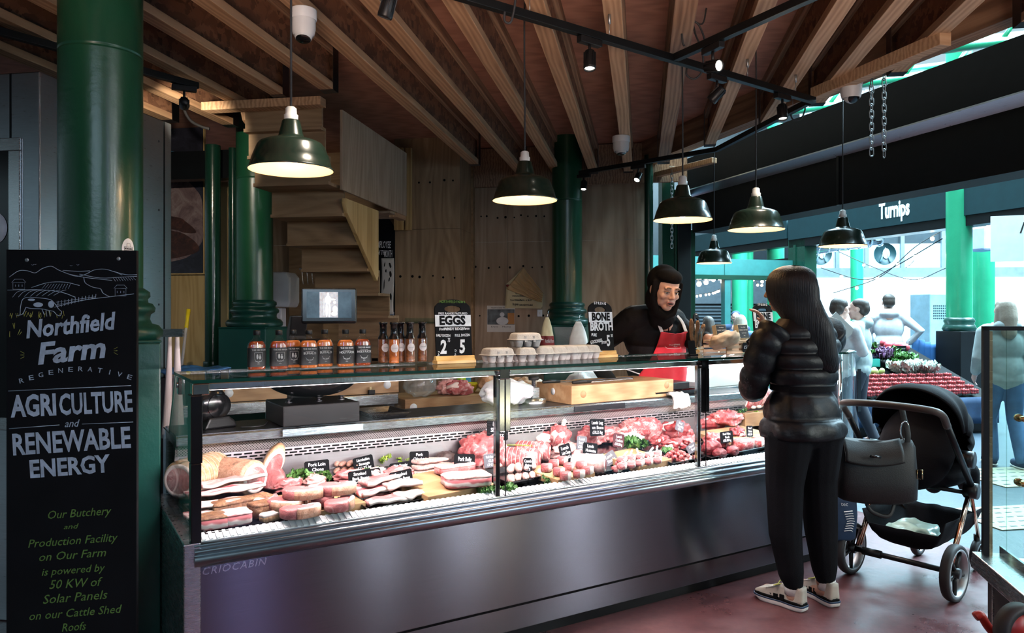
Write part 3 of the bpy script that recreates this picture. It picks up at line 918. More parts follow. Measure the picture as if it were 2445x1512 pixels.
def make_cctv(label, c, aim, upside=True, D=0.116):
 t = thing('security_camera', label, 'security camera', c, 0, 'white dome security cameras')
 r = D / 2
 a = MB(); a.lathe([(0.0001, 0), (r, 0), (r + 0.001, -0.004), (r + 0.001, -0.045), (r - 0.002, -0.048)], 36); a.build('mount', M['white_plastic'], t)
 a = MB(); a.lathe([(r - 0.004, -0.047), (r - 0.004, -0.085), (r - 0.010, -0.112), (r - 0.013, -0.120)], 36)
 a.build('collar', M['white_plastic'], t)
 d = (Vector(aim) - Vector(c) - Vector((0, 0, -0.11))).normalized()
 q = Matrix.Translation((0, 0, -0.105)) @ d.to_track_quat('Z', 'Y').to_matrix().to_4x4()
 a = MB(); a.lathe([(0.0001, -0.042), (0.025, -0.036), (0.041, -0.012), (0.043, 0.005), (0.040, 0.022), (0.034, 0.034)], 30, q); e = a.build('eyeball', M['white_plastic'], t)
 a = MB(); a.lathe([(0.034, 0.034), (0.030, 0.037), (0.0001, 0.040)], 30, q); f = a.build('face_plate', M['black_gloss'], e)
 return t
c = P(725, 26, 3.45); c.z = 2.838
make_cctv('white dome security camera at upper left, lens pointing down', c, c + Vector((0.03, -0.28, -1)))
c = PZ(1483, 326, 2.838)
make_cctv('white dome security camera at the back wall end of a joist', c, c + Vector((0.02, -0.18, -1)), D=0.135)
c = P(2032, 155, 4.45); c.z = 2.838
make_cctv('white dome security camera at upper right, lens facing the room', c, c + Vector((0.12, -1, -0.75)), D=0.128)
def make_chain(label, px, Y, y0, y1, link=0.05):
 top, bot = P(px, y0, Y), P(px, y1, Y)
 n = max(3, int((top.z - bot.z) / (link * 0.74)))
 a = MB()
 for k in range(n):
  z = -k * link * 0.74 - link / 2
  L = []
  for i in range(14):
   an = 2 * PI * i / 14
   x = math.cos(an) * link * 0.24; zz = math.sin(an) * link * 0.24 + (link * 0.26 if math.sin(an) > 0 else -link * 0.26)
   L.append(Vector((x, 0, z + zz)) if k % 2 else Vector((0, x, z + zz)))
  a.tube(L, link * 0.07, 6, closed=True, caps=False)
 t = thing('chain', label, 'chain', top)
 a.build('links', M['galvanised'], t)
 a = MB(); a.tube(smooth_path([(0, 0, 0.03), (0.0, 0, 0.0), (0.008, 0, -0.01), (0, 0, -0.02)], 5), 0.003, 6); a.cbox((0, 0, 0.03), (0.05, 0.035, 0.004)); a.build('hook', M['galvanised'], t)
make_chain('left one of two galvanised chains hanging from the batten at upper right', 2081, 4.62, 188, 378, 0.052)
make_chain('right one of two galvanised chains hanging from the batten at upper right', 2111, 4.52, 172, 372, 0.052)
make_chain('thin galvanised chain hanging beside the shop front post behind the chipped lamp', 1604, 7.2, 405, 590, 0.05)
# ================================================================ THE REFRIGERATED DISPLAY COUNTER
CL, CR = 3.60, 0.355            # straight length, radius of the rounded right corner
ZS, ZT_ = 0.935, 1.218          # service shelf, top of the glass
CT = thing('display_counter', 'long refrigerated butcher display counter of brushed steel with glass front', 'display counter', CASE0, CASE_A)
def corner_path(r_off, n=10, y_end=1.35):
 """plan outline from the straight front round the right corner"""
 pts = []
 for k in range(n + 1):
  a = -PI / 2 + (PI / 2) * k / n
  pts.append((CL + (CR + r_off) * math.cos(a), CR + (CR + r_off) * math.sin(a)))
 pts.append((CL + CR + r_off, y_end))
 return pts
def plan(off, x0=0.0, back=0.9):
 return [(x0, -off)] + corner_path(off) + [(CL + CR - 0.75, 1.35), (CL + CR - 0.75, back), (x0, back)]
a = MB(); a.prism(plan(-0.03, 0.03, 0.86), 0.05, 0.158, 'z'); a.build('kick_plate', M['steel_panel'], CT, 0.003)
a = MB(); a.prism(plan(-0.05, 0.05, 0.84), 0.0, 0.05, 'z'); a.build('foot_rail', M['black_steel'], CT)
a = MB(); a.prism(plan(-0.012, 0.02, 0.88), 0.170, 0.60, 'z'); a.build('front_panel', M['steel_panel'], CT, 0.003)
a = MB(); a.prism(plan(-0.02, 0.02, 0.86), 0.158, 0.170, 'z'); a.build('shadow_gap', M['black_matt'], CT)
prof = [(0.010, 0.567), (-0.004, 0.567), (-0.014, 0.573), (-0.022, 0.583), (-0.026, 0.594), (-0.026, 0.604), (-0.020, 0.610), (-0.013, 0.613), (-0.020, 0.617), (-0.024, 0.624), (-0.022, 0.631), (-0.013, 0.635), (-0.010, 0.637), (-0.014, 0.643), (-0.012, 0.649), (-0.004, 0.652), (0.012, 0.652)]
a = MB()
pl = [(0.0, 0.0, 0, -1), (CL, 0.0, 0, -1)]
for k in range(1, 11):
 an = -PI / 2 + (PI / 2) * k / 10
 pl.append((CL + CR * math.cos(an), CR + CR * math.sin(an), math.cos(an), math.sin(an)))
pl.append((CL + CR, 1.35, 1, 0))
rings = [[Vector((x - nx * p, y - ny * p, z)) for p, z in prof] for x, y, nx, ny in pl]
a.loft(rings, caps=True); a.build('bumper_rail', M['steel_rail'], CT)
a = MB()
a.box(-0.035, 0.02, -0.012, 0.84, 0.05, 0.655); a.build('end_panel', M['steel'], CT, 0.004)
a = MB(); a.box(-0.012, 0.022, -0.016, 0.028, 0.655, 0.93); a.box(-0.012, 0.026, -0.014, 0.06, 0.93, 1.165); a.build('corner_post', M['black_gloss'], CT, 0.003)
a = MB(); a.box(-0.006, 0.05, -0.008, 0.05, 1.165, 1.206); a.build('corner_bracket', M['chrome'], CT, 0.004)
a = MB()
for k in range(14): a.lathe([(0.0001, 0.6555), (0.0035, 0.6555)], 8, T(-0.024, 0.06 + k * 0.055, 0))
a.build('drain_holes', M['black_matt'], CT)
a = MB(); a.prism([(0.055, 0.6395), (0.055, 0.60), (0.66, 0.60), (0.66, 0.70)], 0.022, CL + 0.25, 'x'); a.build('deck', M['steel_bright'], CT)
a = MB(); a.prism([(0.010, 0.625), (0.062, 0.625), (0.062, 0.668), (0.012, 0.653)], 0.022, CL, 'x'); a.build('sill', M['white_plastic'], CT)
a = MB()
n = 150
for k in range(n):
 x = 0.03 + (CL - 0.04) * k / n
 a.prism([(0.014, 0.650), (0.060, 0.660), (0.060, 0.671), (0.014, 0.657)], x, x + 0.012, 'x')
a.build('sill_ribs', M['white_plastic'], CT)
a = MB(); a.prism([(0.630, 0.69), (0.66, 0.69), (0.70, 0.90), (0.655, 0.90), (0.640, 0.805)], 0.022, CL - 0.1, 'x'); a.build('back_panel', M['steel_pink'], CT)
m, nt, b = nodes('perforated')
v = coords(nt, (1, 1, 1))
sx = nt.nodes.new('ShaderNodeSeparateXYZ'); lk(nt, v, sx.inputs[0])
def wave(axis, sc):
 k = nt.nodes.new('ShaderNodeMath'); k.operation = 'MULTIPLY'; k.inputs[1].default_value = sc; lk(nt, sx.outputs[axis], k.inputs[0])
 s_ = nt.nodes.new('ShaderNodeMath'); s_.operation = 'SINE'; lk(nt, k.outputs[0], s_.inputs[0]); return s_.outputs[0]
mm = nt.nodes.new('ShaderNodeMath'); mm.operation = 'MULTIPLY'; lk(nt, wave('X', 520), mm.inputs[0]); lk(nt, wave('Z', 520), mm.inputs[1])
lk(nt, ramp(nt, mm.outputs[0], [(0.25, (0.66, 0.60, 0.60)), (0.4, (0.06, 0.05, 0.05))]), b.inputs['Base Color'])
b.inputs['Metallic'].default_value = 0.6; b.inputs['Roughness'].default_value = 0.4
a = MB(); a.prism([(0.640, 0.845), (0.660, 0.845), (0.66, 0.895), (0.622, 0.895)], 0.022, CL - 0.1, 'x'); a.build('perforated_strip', M['perforated'], CT)
a = MB()
for r in range(3):
 z = 0.802 + r * 0.013
 k = 0
 x = 0.04 + (0.022 if r % 2 else 0)
 yy = 0.640 - (0.0015 if z < 0.805 else 0.0015) + max(0, (z - 0.805)) * (0.015 / 0.095)
 while x < CL - 0.15:
  a.box(x, x + 0.033, yy - 0.0012, yy + 0.002, z, z + 0.0065); x += 0.044
a.build('vent_slots', M['black_matt'], CT)
a = MB(); a.prism([(0.60, 0.890), (0.95, 0.890), (0.95, ZS), (0.60, ZS), (0.593, 0.929), (0.593, 0.896)], 0.022, CL - 0.02, 'x'); a.build('service_shelf', M['steel'], CT)
a = MB(); a.box(0.024, CL - 0.03, 0.615, 0.945, ZS, ZS + 0.002); a.build('shelf_mat', M['steel_dark'], CT)
a = MB(); a.box(0.02, CL - 0.1, 0.87, 0.885, 0.60, 0.89); a.build('rear_panel', M['steel'], CT)
J1, J2 = 1.245, 2.45
for x0, x1 in ((0.012, J1 - 0.003), (J1 + 0.003, J2 - 0.003), (J2 + 0.003, CL - 0.003)):
 a = MB(); a.box(x0, x1, 0.002, 0.008, 0.653, 1.204); a.build('front_glass', M['glass'], CT)
for x0, x1 in ((-0.006, J1 - 0.001), (J1 + 0.001, J2 - 0.001), (J2 + 0.001, CL - 0.001)):
 a = MB(); a.box(x0, x1, -0.010, 0.44, 1.208, ZT_); g_ = a.build('top_glass', M['glass'], CT)
 a = MB(); a.box(x0, x1, -0.0115, -0.0102, 1.207, ZT_ + 0.0005); a.box(x0, x1, 0.4402, 0.4415, 1.207, ZT_ + 0.0005)
 if x0 < 0: a.box(x0 - 0.0013, x0 - 0.0002, -0.0115, 0.4415, 1.207, ZT_ + 0.0005)
 a.build('glass_rim', M['glass_edge'], g_)
a = MB(); a.prism([(0.03, 0.657), (0.03, 1.206), (0.44, 1.206), (0.63, 0.95), (0.80, 0.95), (0.80, 0.657)], -0.004, 0.002, 'x'); g_ = a.build('end_glass', M['glass'], CT)
a = MB(); a.tube([(-0.001, 0.026, 0.657), (-0.001, 0.026, 1.205)], 0.0035, 6); a.tube([(-0.001, 0.44, 1.205), (-0.001, 0.63, 0.95), (-0.001, 0.80, 0.95)], 0.0028, 6)
a.build('glass_rim', M['glass_edge'], g_)
a = MB(); a.box(-0.010, 0.012, 0.30, 0.345, 1.14, 1.205); a.cyl((-0.014, 0.322, 1.175), (-0.004, 0.322, 1.175), 0.012, n=14); a.build('glass_clip', M['chrome'], CT, 0.002)
a = MB()
ro, ri = corner_path(-0.002), corner_path(-0.008)
n = len(ro)
vs = [(x, y, z) for z in (0.653, 1.204) for x, y in ro] + [(x, y, z) for z in (0.653, 1.204) for x, y in ri]
fs = [(i, i + 1, n + i + 1, n + i) for i in range(n - 1)] + [(2 * n + i + 1, 2 * n + i, 3 * n + i, 3 * n + i + 1) for i in range(n - 1)]
a.add(vs, fs, True); a.build('corner_glass', M['glass'], CT)
a = MB(); a.prism([(CL + 0.001, -0.010)] + corner_path(0.010) + [(CL + CR - 0.42, 1.35), (CL + CR - 0.42, 0.44), (CL + 0.001, 0.44)], 1.208, ZT_, 'z'); g_ = a.build('corner_top_glass', M['glass'], CT)
a = MB(); a.tube([(x, y, 1.2125) for x, y in corner_path(0.011)], 0.0058, 6); a.build('glass_rim', M['glass_edge'], g_)
a = MB()
a.cyl((CL + 0.02, 0.03, 0.655), (CL + 0.02, 0.03, 1.206), 0.014, n=16); a.cyl((CL + CR - 0.03, CR, 0.655), (CL + CR - 0.03, CR, 1.206), 0.010, n=16); a.build('glass_post', M['chrome'], CT)
a = MB(); a.cbox((CL + 0.18, 0.012, 0.98), (0.030, 0.004, 0.26)); a.build('corner_handle', M['black_gloss'], CT)
a = MB(); a.box(0.02, CL, 0.012, 0.034, 1.180, 1.204); a.build('top_rail', M['steel_bright'], CT, 0.003)
a = MB()
for x0, x1 in ((0.06, J1 - 0.05), (J1 + 0.05, J2 - 0.05), (J2 + 0.05, CL - 0.05)): a.box(x0, x1, 0.040, 0.062, 1.176, 1.184)
a.build('light_strip', M['lamp_led'], CT)
a = MB(); a.box(0.05, CL, 0.036, 0.066, 1.185, 1.203); a.build('light_housing', M['steel'], CT)
for x, mt in ((J1, 'steel_bright'), (J2, 'chrome')):
 a = MB(); a.box(x - 0.028, x - 0.006, 0.014, 0.036, 0.645, 1.18); a.build('glass_post', M['chrome'], CT, 0.002)
 p = MB(); p.box(x - 0.020, x + 0.030, -0.010, 0.045, 1.165, 1.214); p.cyl((x - 0.028, 0.004, 1.196), (x + 0.038, 0.004, 1.196), 0.009, n=14)
 hb = p.build('hinge_bracket', M['chrome'] if x == J1 else M['black_gloss'], CT, 0.003)
 a = MB(); a.box(x - 0.022, x + 0.034, -0.008, 0.000, 0.94, 1.165); a.build('hinge_plate', M['glass_pale'] if 'glass_pale' in M else (M['steel_bright'] if x == J1 else M['black_gloss']), hb, 0.002)
 a = MB(); a.box(x + 0.005, x + 0.0085, -0.0115, -0.008, 0.66, 1.165); a.build('glass_seam', M['black_steel'], CT)
text('CRIOCABIN', 0.036, on_face(0.135, 0.0105, 0.545), M['steel_bright'], CT, shear=0.25, ext=0.0015, xs=1.05, spacing=1.12)
a = MB(); a.prism([(0.565, 0.925), (0.62, 0.925), (0.62, 0.9355), (0.562, 0.9355), (0.560, 0.905), (0.564, 0.905)], 0.45, 0.82, 'x'); a.build('scale_support', M['steel'], CT)
a = MB(); a.box(2.06, 2.42, 0.585, 0.592, 0.902, 0.932); a.build('shelf_clip', M['steel_dark'], CT, 0.002)
for x0, x1 in ((0.06, J1 - 0.05), (J1 + 0.05, J2 - 0.05), (J2 + 0.05, CL - 0.05)):
 c = MC @ Vector(((x0 + x1) / 2, 0.052, 1.172)); d = MC @ Vector(((x0 + x1) / 2, 0.30, 0.6))
 l = area('strip_light', c, d, (x1 - x0, 0.03), 22, (1.0, 0.83, 0.86))
 zax = (c - d).normalized(); xax = (MC.to_3x3() @ Vector((1, 0, 0))); yax = zax.cross(xax)
 l.rotation_euler = Matrix((xax, yax, zax)).transposed().to_euler()
l = area('strip_light', MC @ Vector((CL + CR - 0.08, 0.9, 1.17)), MC @ Vector((CL + CR - 0.3, 0.9, 0.6)), (0.03, 0.8), 10, (1.0, 0.86, 0.9))
# ================================================================ THINGS ON AND BEHIND THE COUNTER
def case_x(px, y, py=850): return frame_hit(MC, px, py, 1, y).x
def on_case(px, y, z): 
 return MC @ Vector((case_x(px, y), y, z))
ZTOP = ZT_ + 0.0008
plain('sauce_red', (0.28, 0.045, 0.012), 0.25, var=0.25, vs=40, coat=0.5)
plain('sauce_orange', (0.52, 0.13, 0.025), 0.25, var=0.3, vs=60, coat=0.5)
plain('sauce_brown', (0.20, 0.06, 0.018), 0.3, var=0.45, vs=120, coat=0.5)
plain('label_black', (0.012, 0.012, 0.013), 0.55, var=0.2)
plain('label_print', (0.42, 0.43, 0.44), 0.6, var=0.1)
plain('label_print_bright', (0.72, 0.74, 0.76), 0.6, var=0.1)
plain('label_pink', (0.78, 0.70, 0.70), 0.6, var=0.1)
def flat_ring(rx, ry, z, n=24, p=3.2):
 out = []
 for k in range(n):
  a = 2 * PI * k / n
  c, s = math.cos(a), math.sin(a)
  out.append(Vector((rx * math.copysign(abs(c) ** (2 / p), c), ry * math.copysign(abs(s) ** (2 / p), s), z)))
 return out
def flask(label, px, y, rz, sauce, lines, bright, dx=0):
 t = thing('sauce_bottle', label, 'sauce bottle', on_case(px, y, ZTOP), CASE_A + rz, 'flat black-labelled sauce bottles on the counter')
 rings = [flat_ring(0.030, 0.012, 0.0005), flat_ring(0.0355, 0.0165, 0.003), flat_ring(0.0365, 0.0175, 0.012), flat_ring(0.0365, 0.0175, 0.095), flat_ring(0.035, 0.017, 0.106), flat_ring(0.028, 0.0155, 0.118),
             flat_ring(0.018, 0.0135, 0.126, p=2.4), flat_ring(0.0125, 0.0125, 0.134, p=2), flat_ring(0.012, 0.012, 0.143, p=2)]
 a = MB(); a.loft(rings); a.build('glass_body', M['glass'], t)
 rings = [flat_ring(0.030, 0.012, 0.006), flat_ring(0.0345, 0.0158, 0.009), flat_ring(0.0345, 0.0158, 0.095), flat_ring(0.033, 0.0155, 0.104), flat_ring(0.027, 0.014, 0.115), flat_ring(0.022, 0.012, 0.1185)]
 a = MB(); a.loft(rings); a.build('sauce', M[sauce], t)
 a = MB(); a.lathe([(0.0001, 0.1435), (0.0135, 0.1435), (0.0142, 0.145), (0.0142, 0.160), (0.0128, 0.1625), (0.0001, 0.1625)], 24)
 a.build('cap', M['black_plastic'], t)
 lr = [flat_ring(0.0369, 0.0179, z) for z in (0.018, 0.093)]
 a = MB(); a.loft(lr, caps=False); lb = a.build('label', M['label_black'], t)
 mt = M['label_print_bright'] if bright else M['label_print']
 items = [dict(body='THE RIB MAN', size=0.0092, M=on_face(0, -0.0184, 0.084), bold=0.0001)]
 z = 0.066
 for s, sz in lines:
  items.append(dict(body=s, size=sz, M=on_face(0, -0.0184, z), bold=0.0002, xs=0.92)); z -= sz * 1.1
 items.append(dict(body='HOT SAUCE', size=0.0052, M=on_face(0, -0.0184, 0.0395)))
 items.append(dict(body='200ml', size=0.004, M=on_face(0, -0.0184, 0.029)))
 join_text(items, lb, mt)
 a = MB()
 sh = [(-0.017, 0.074), (0.017, 0.074), (0.017, 0.05), (0.010, 0.040), (0, 0.034), (-0.010, 0.040), (-0.017, 0.05)]
 for i in range(len(sh)):
  p, q = sh[i], sh[(i + 1) % len(sh)]
  if not (lines and abs(p[1] - q[1]) > 0.02): a.tube([(p[0], -0.0182, p[1]), (q[0], -0.0182, q[1])], 0.0006, 4)
 if not lines:
  a.ell((-0.005, -0.0182, 0.058), (0.004, 0.0006, 0.010)); a.ell((0.006, -0.0182, 0.054), (0.005, 0.0006, 0.007)); a.ell((0.006, -0.0182, 0.064), (0.0025, 0.0006, 0.003))
 a.build('crest', mt, lb)
 return t
flask('dark red sauce bottle with black crest label, leftmost on the counter top', 613, 0.30, 0.18, 'sauce_red', [], False)
flask('sauce bottle with black crest label, second from the left, in front of its neighbour', 666, 0.29, 0.05, 'sauce_red', [], False)
flask('sauce bottle half hidden behind the second crest label bottle from the left', 699, 0.345, 0.05, 'sauce_orange', [], False)
flask('orange sauce bottle with grey block lettering, left one of the middle pair', 737, 0.29, -0.02, 'sauce_orange', [('BUFFALO', 0.0135)], False)
flask('orange sauce bottle with grey block lettering, right one of the middle pair', 775, 0.335, 0.02, 'sauce_orange', [('BUFFALO', 0.0135)], False)
flask('orange sauce bottle with bold white lettering, second flat bottle from the right', 825, 0.29, -0.02, 'sauce_orange', [('HOLY FUCK', 0.0125)], True)
flask('dark red sauce bottle with bold white lettering, beside the tall bottles', 866, 0.31, 0.0, 'sauce_red', [('HOLY FUCK', 0.0125)], True)
def tall_bottle(label, px, y, sauce, rz):
 t = thing('tall_sauce_bottle', label, 'sauce bottle', on_case(px, y, ZTOP), CASE_A + rz, 'tall round sauce bottles with dark necks')
 a = MB(); a.lathe([(0.0001, 0.0005), (0.021, 0.0005), (0.0235, 0.004), (0.0238, 0.012), (0.0238, 0.113), (0.021, 0.124), (0.0155, 0.134), (0.0145, 0.150), (0.0145, 0.178)], 28); a.build('glass_body', M['glass'], t)
 a = MB(); a.lathe([(0.0001, 0.012), (0.0218, 0.012), (0.0223, 0.018), (0.0223, 0.112), (0.0195, 0.123), (0.0142, 0.133), (0.0132, 0.14), (0.0001, 0.14)], 28); a.build('sauce', M[sauce], t)
 a = MB(); a.lathe([(0.0240, 0.118), (0.0215, 0.1255), (0.0162, 0.1355), (0.0154, 0.150), (0.0154, 0.180), (0.0185, 0.182), (0.0195, 0.187), (0.0185, 0.192), (0.0001, 0.193)], 28); a.build('neck_sleeve', M['black_gloss'], t)
 a = MB()
 n = 14
 rings = []
 for j in range(6):
  rr = 0.0185 * j / 5 + 0.0001
  rings.append([Vector((0.0242 * math.sin(rr * math.cos(2 * PI * i / 24) / 0.0242), -0.0242 * math.cos(rr * math.cos(2 * PI * i / 24) / 0.0242), 0.078 + rr * math.sin(2 * PI * i / 24))) for i in range(24)])
 a.loft(rings, caps=False); lb = a.build('round_label', M['label_pink'], t)
 join_text([dict(body='sauce shop', size=0.0055, M=on_face(0, -0.0248, 0.079), shear=0.2)], lb, M['label_print'])
 return t
tall_bottle('tall dark brown sauce bottle, leftmost of the tall ones', 915, 0.36, 'sauce_brown', 0.1)
tall_bottle('tall amber sauce bottle in front, second of the tall ones', 941, 0.30, 'sauce_orange', -0.25)
tall_bottle('tall sauce bottle mostly hidden behind the amber one', 956, 0.37, 'sauce_brown', -0.2)
tall_bottle('tall brown sauce bottle third from the left, standing apart', 979, 0.33, 'sauce_brown', -0.15)
tall_bottle('tall brown sauce bottle nearest the eggs chalkboard', 1008, 0.36, 'sauce_brown', -0.2)
def table_board(label, px, y, w_, h_, rz, band, items_w, items_k, items_g=None, z=ZTOP):
 t = thing('table_chalkboard', label, 'chalkboard', on_case(px, y, z), CASE_A + rz, 'small table chalkboards on the counter')
 hw = w_ / 2
 out = [(-hw, 0.0), (hw, 0.0), (hw, h_ - 0.045)] + [(hw * math.cos(a), h_ - 0.045 + 0.045 * math.sin(a)) for a in [R(18 * k) for k in range(1, 10)]] + [(-hw, h_ - 0.045)]
 slot = [(0.045 * math.cos(R(30 * k)) * (hw / 0.095) , h_ - 0.045 + 0.016 * math.sin(R(30 * k))) for k in range(12)]
 slot = [((0.040 if x > 0 else -0.040) * (hw / 0.095) + 0.012 * math.cos(R(30 * k)), h_ - 0.047 + 0.013 * (1 if math.sin(R(30 * k)) > 0.1 else (-1 if math.sin(R(30 * k)) < -0.1 else 0))) if False else (x, zz) for k, (x, zz) in enumerate(slot)]
 bm = bmesh.new()
 def ring(poly, yy): return [bm.verts.new((x, yy, zz)) for x, zz in poly]
 for yy in (-0.004, 0.004):
  o_, s_ = ring(out, yy), ring(slot, yy)
  es = [bm.edges.new((o_[i], o_[(i + 1) % len(o_)])) for i in range(len(o_))] + [bm.edges.new((s_[i], s_[(i + 1) % len(s_)])) for i in range(len(s_))]
  bmesh.ops.triangle_fill(bm, use_beauty=True, use_dissolve=False, edges=es)
  if yy < 0: o0, s0 = o_, s_
  else:
   for A, B in ((o0, o_), (s0, s_)):
    for i in range(len(A)):
     j = (i + 1) % len(A); bm.faces.new((A[i], A[j], B[j], B[i]))
 bmesh.ops.recalc_face_normals(bm, faces=bm.faces)
 TL = Matrix.Translation((0, 0.0, 0.018)) @ Matrix.Rotation(R(-5), 4, 'X')
 bm.transform(TL)
 me = bpy.data.meshes.new('board'); bm.to_mesh(me); bm.free(); me.materials.append(M['chalkboard'])
 o = bpy.data.objects.new('board', me); COL.objects.link(o); o.parent = t
 a = MB()
 z0, z1 = band
 a.box(-hw, hw, -0.0046, -0.0040, z0, z1, TL); a.build('white_band', M['chalk_white'], o)
 FM = lambda x, zz, rr=0: TL @ on_face(x, -0.0050, zz, rr)
 join_text([dict(body=s, size=sz, M=FM(x, zz, rr), bold=bo, xs=xs, shear=sh) for s, sz, x, zz, rr, bo, xs, sh in items_w], o, M['chalk_white'])
 join_text([dict(body=s, size=sz, M=FM(x, zz, rr), bold=bo, xs=xs, shear=sh) for s, sz, x, zz, rr, bo, xs, sh in items_k], o, M['chalkboard'], 'band_lettering')
 if items_g: join_text([dict(body=s, size=sz, M=FM(x, zz, rr), bold=bo, xs=xs, shear=sh) for s, sz, x, zz, rr, bo, xs, sh in items_g], o, M['chalk_green'], 'green_lettering')
 a = MB()
 k = hw + 0.008
 a.prism([(-0.026, 0.0), (0.026, 0.0), (0.024, 0.014), (0.014, 0.018), (0.010, 0.034), (0.005, 0.034), (0.005, 0.016), (-0.006, 0.016), (-0.006, 0.036), (-0.011, 0.034), (-0.015, 0.018), (-0.025, 0.014)], -k, k, 'x')
 a.build('wooden_foot', M['stand_wood'], t, 0.002)
 return t
eg_w = [('FREE RANGE PASTURED', 0.0135, 0, 0.212, 0, 0.0002, 1.05, 0), ('from', 0.018, -0.062, 0.140, 0, 0.0003, 0.8, 0.3), ('WINDY RIDGE', 0.018, 0.0, 0.140, 0, 0.0006, 0.85, 0), ('Farm', 0.018, 0.066, 0.141, 0, 0.0003, 0.9, 0.3),
  ('HALF DOZEN', 0.0165, -0.055, 0.110, R(2), 0.0003, 0.72, 0), ('FULL DOZEN', 0.0165, 0.045, 0.110, R(-1), 0.0003, 0.82, 0), ('2', 0.085, -0.058, 0.055, 0, 0.003, 0.75, 0.1), ('75', 0.026, -0.028, 0.088, 0, 0.0003, 0.5, 0.2),
  ('5', 0.085, 0.040, 0.055, 0, 0.003, 0.72, 0.1), ('for 6', 0.013, -0.083, 0.026, R(-80), 0.0001, 1, 0.3), ('for 12', 0.013, 0.004, 0.028, R(-80), 0.0001, 1, 0.3)]
table_board('chalkboard sign for free range eggs on a wooden foot, largest on the counter', 1085, 0.31, 0.187, 0.278, 0.02, (0.152, 0.205), eg_w, [('EGGS', 0.056, -0.005, 0.178, 0, 0.0026, 1.0, 0)], [('NORTHFIELD FARM &', 0.0165, 0, 0.266, 0, 0.0001, 0.85, 0)])
bb = lambda w_: ([('S P R I N G', 0.019, 0, 0.265, R(2), 0.0006, 0.9, 0), ('BROTH', 0.060, 0.002, 0.142, R(0), 0.0022, 0.78, 0), ('PURE', 0.022, -0.052, 0.100, R(4), 0.0004, 0.7, 0.1), ('GOODNESS', 0.024, -0.040, 0.066, R(-8), 0.0004, 0.62, 0.1), ('from', 0.030, 0.012, 0.062, R(-6), 0.0003, 0.62, 0.3), ('5', 0.080, 0.043, 0.066, 0, 0.0022, 0.62, 0), ('50', 0.022, 0.067, 0.094, 0, 0.0003, 0.6, 0)], [('BONE', 0.056, 0, 0.193, 0, 0.0026, 0.82, 0)])
w1, k1 = bb(0.16)
table_board('chalkboard sign for bone broth left of the butcher', 1438, 0.31, 0.160, 0.276, 0.03, (0.166, 0.220), w1, k1)
table_board('chalkboard sign for bone broth behind the customer\'s hand', 1826, 0.33, 0.165, 0.276, -0.05, (0.166, 0.220), w1, k1)
table_board('small blank backed chalkboard seen beyond the butcher\'s elbow', 1668, 0.42, 0.11, 0.215, 0.5, (0.12, 0.15), [('SPRING', 0.012, 0, 0.206, 0, 0, 1, 0)], [('BROTH', 0.02, 0, 0.135, 0, 0.0005, 1, 0)])
plain('egg_pulp', (0.50, 0.47, 0.44), 0.9, var=0.12, vs=30, bmp=0.4, bs=160)
def make_carton(label, c, rz):
 t = thing('egg_box', label, 'egg box', c, rz, 'grey pulp egg boxes stacked in a row')
 a = MB()
 for i in range(3):
  for j in range(2):
   x, y = (i - 1) * 0.047, (j - 0.5) * 0.046
   a.loft([[Vector((x + r * math.copysign(abs(math.cos(2 * PI * k / 16)) ** 0.7, math.cos(2 * PI * k / 16)), y + r * math.copysign(abs(math.sin(2 * PI * k / 16)) ** 0.7, math.sin(2 * PI * k / 16)), z)) for k in range(16)] for r, z in ((0.013, 0.0), (0.0155, 0.004), (0.0195, 0.020), (0.0228, 0.032))])
 a.build('tray', M['egg_pulp'], t)
 a = MB()
 def rr(hx, hy, z, q): return [Vector((hx - q if sx > 0 else -hx + q, hy - q if sy > 0 else -hy + q, z)) + Vector((q * math.cos(an), q * math.sin(an), 0)) for sx, sy, a0 in ((1, 1, 0), (-1, 1, 90), (-1, -1, 180), (1, -1, 270)) for an in (R(a0), R(a0 + 45), R(a0 + 90))]
 a.loft([rr(0.0765, 0.0525, 0.0325, 0.012), rr(0.0775, 0.0535, 0.034, 0.012), rr(0.0775, 0.0535, 0.036, 0.012), rr(0.0715, 0.0480, 0.038, 0.014), rr(0.067, 0.0435, 0.058, 0.016), rr(0.062, 0.0385, 0.0655, 0.016), rr(0.054, 0.0305, 0.068, 0.014)])
 a.build('lid', M['egg_pulp'], t, 0.001)
 a = MB()
 for x in (-0.023, 0.023):
  a.cbox((x, -0.0462, 0.047), (0.010, 0.004, 0.012)); a.cbox((x, -0.0525, 0.030), (0.014, 0.003, 0.010))
 for y in (-0.0, ): a.cbox((0.0705, y, 0.047), (0.003, 0.012, 0.012))
 a.build('latch', M['egg_pulp'], t)
 return t
rows = [('egg box at the left end of the row, long side forward', 1188, 0.27, 0.03, 0), ('egg box second from the left end of the row', 1246, 0.27, R(84), 0), ('egg box third from the left, under the raised box', 1287, 0.28, R(92), 0),
  ('egg box in the middle of the row', 1318, 0.29, R(96), 0), ('egg box third from the right end of the row', 1346, 0.30, R(95), 0), ('egg box second from the right end of the row', 1371, 0.31, R(96), 0), ('egg box at the right end of the row beside the bone broth sign', 1398, 0.32, R(97), 0)]
for lab, px, y, rz, z in rows: make_carton(lab, on_case(px, y, ZTOP), CASE_A + rz)
make_carton('single egg box resting on top of the row', on_case(1254, 0.28, ZTOP + 0.0685), CASE_A - 0.08)
t = thing('wooden_crate', 'small slatted wooden crate holding black cartons on the counter top', 'crate', on_case(1755, 0.30, ZTOP), CASE_A + 0.02)
a = MB()
for z in (0.001, 0.029, 0.057): 
 a.box(-0.17, 0.17, -0.09, -0.084, z, z + 0.017) if z < 0.05 else a.box(-0.17, 0.17, -0.09, -0.084, z, z + 0.011)
 a.box(-0.17, 0.17, 0.084, 0.09, z, z + 0.017)
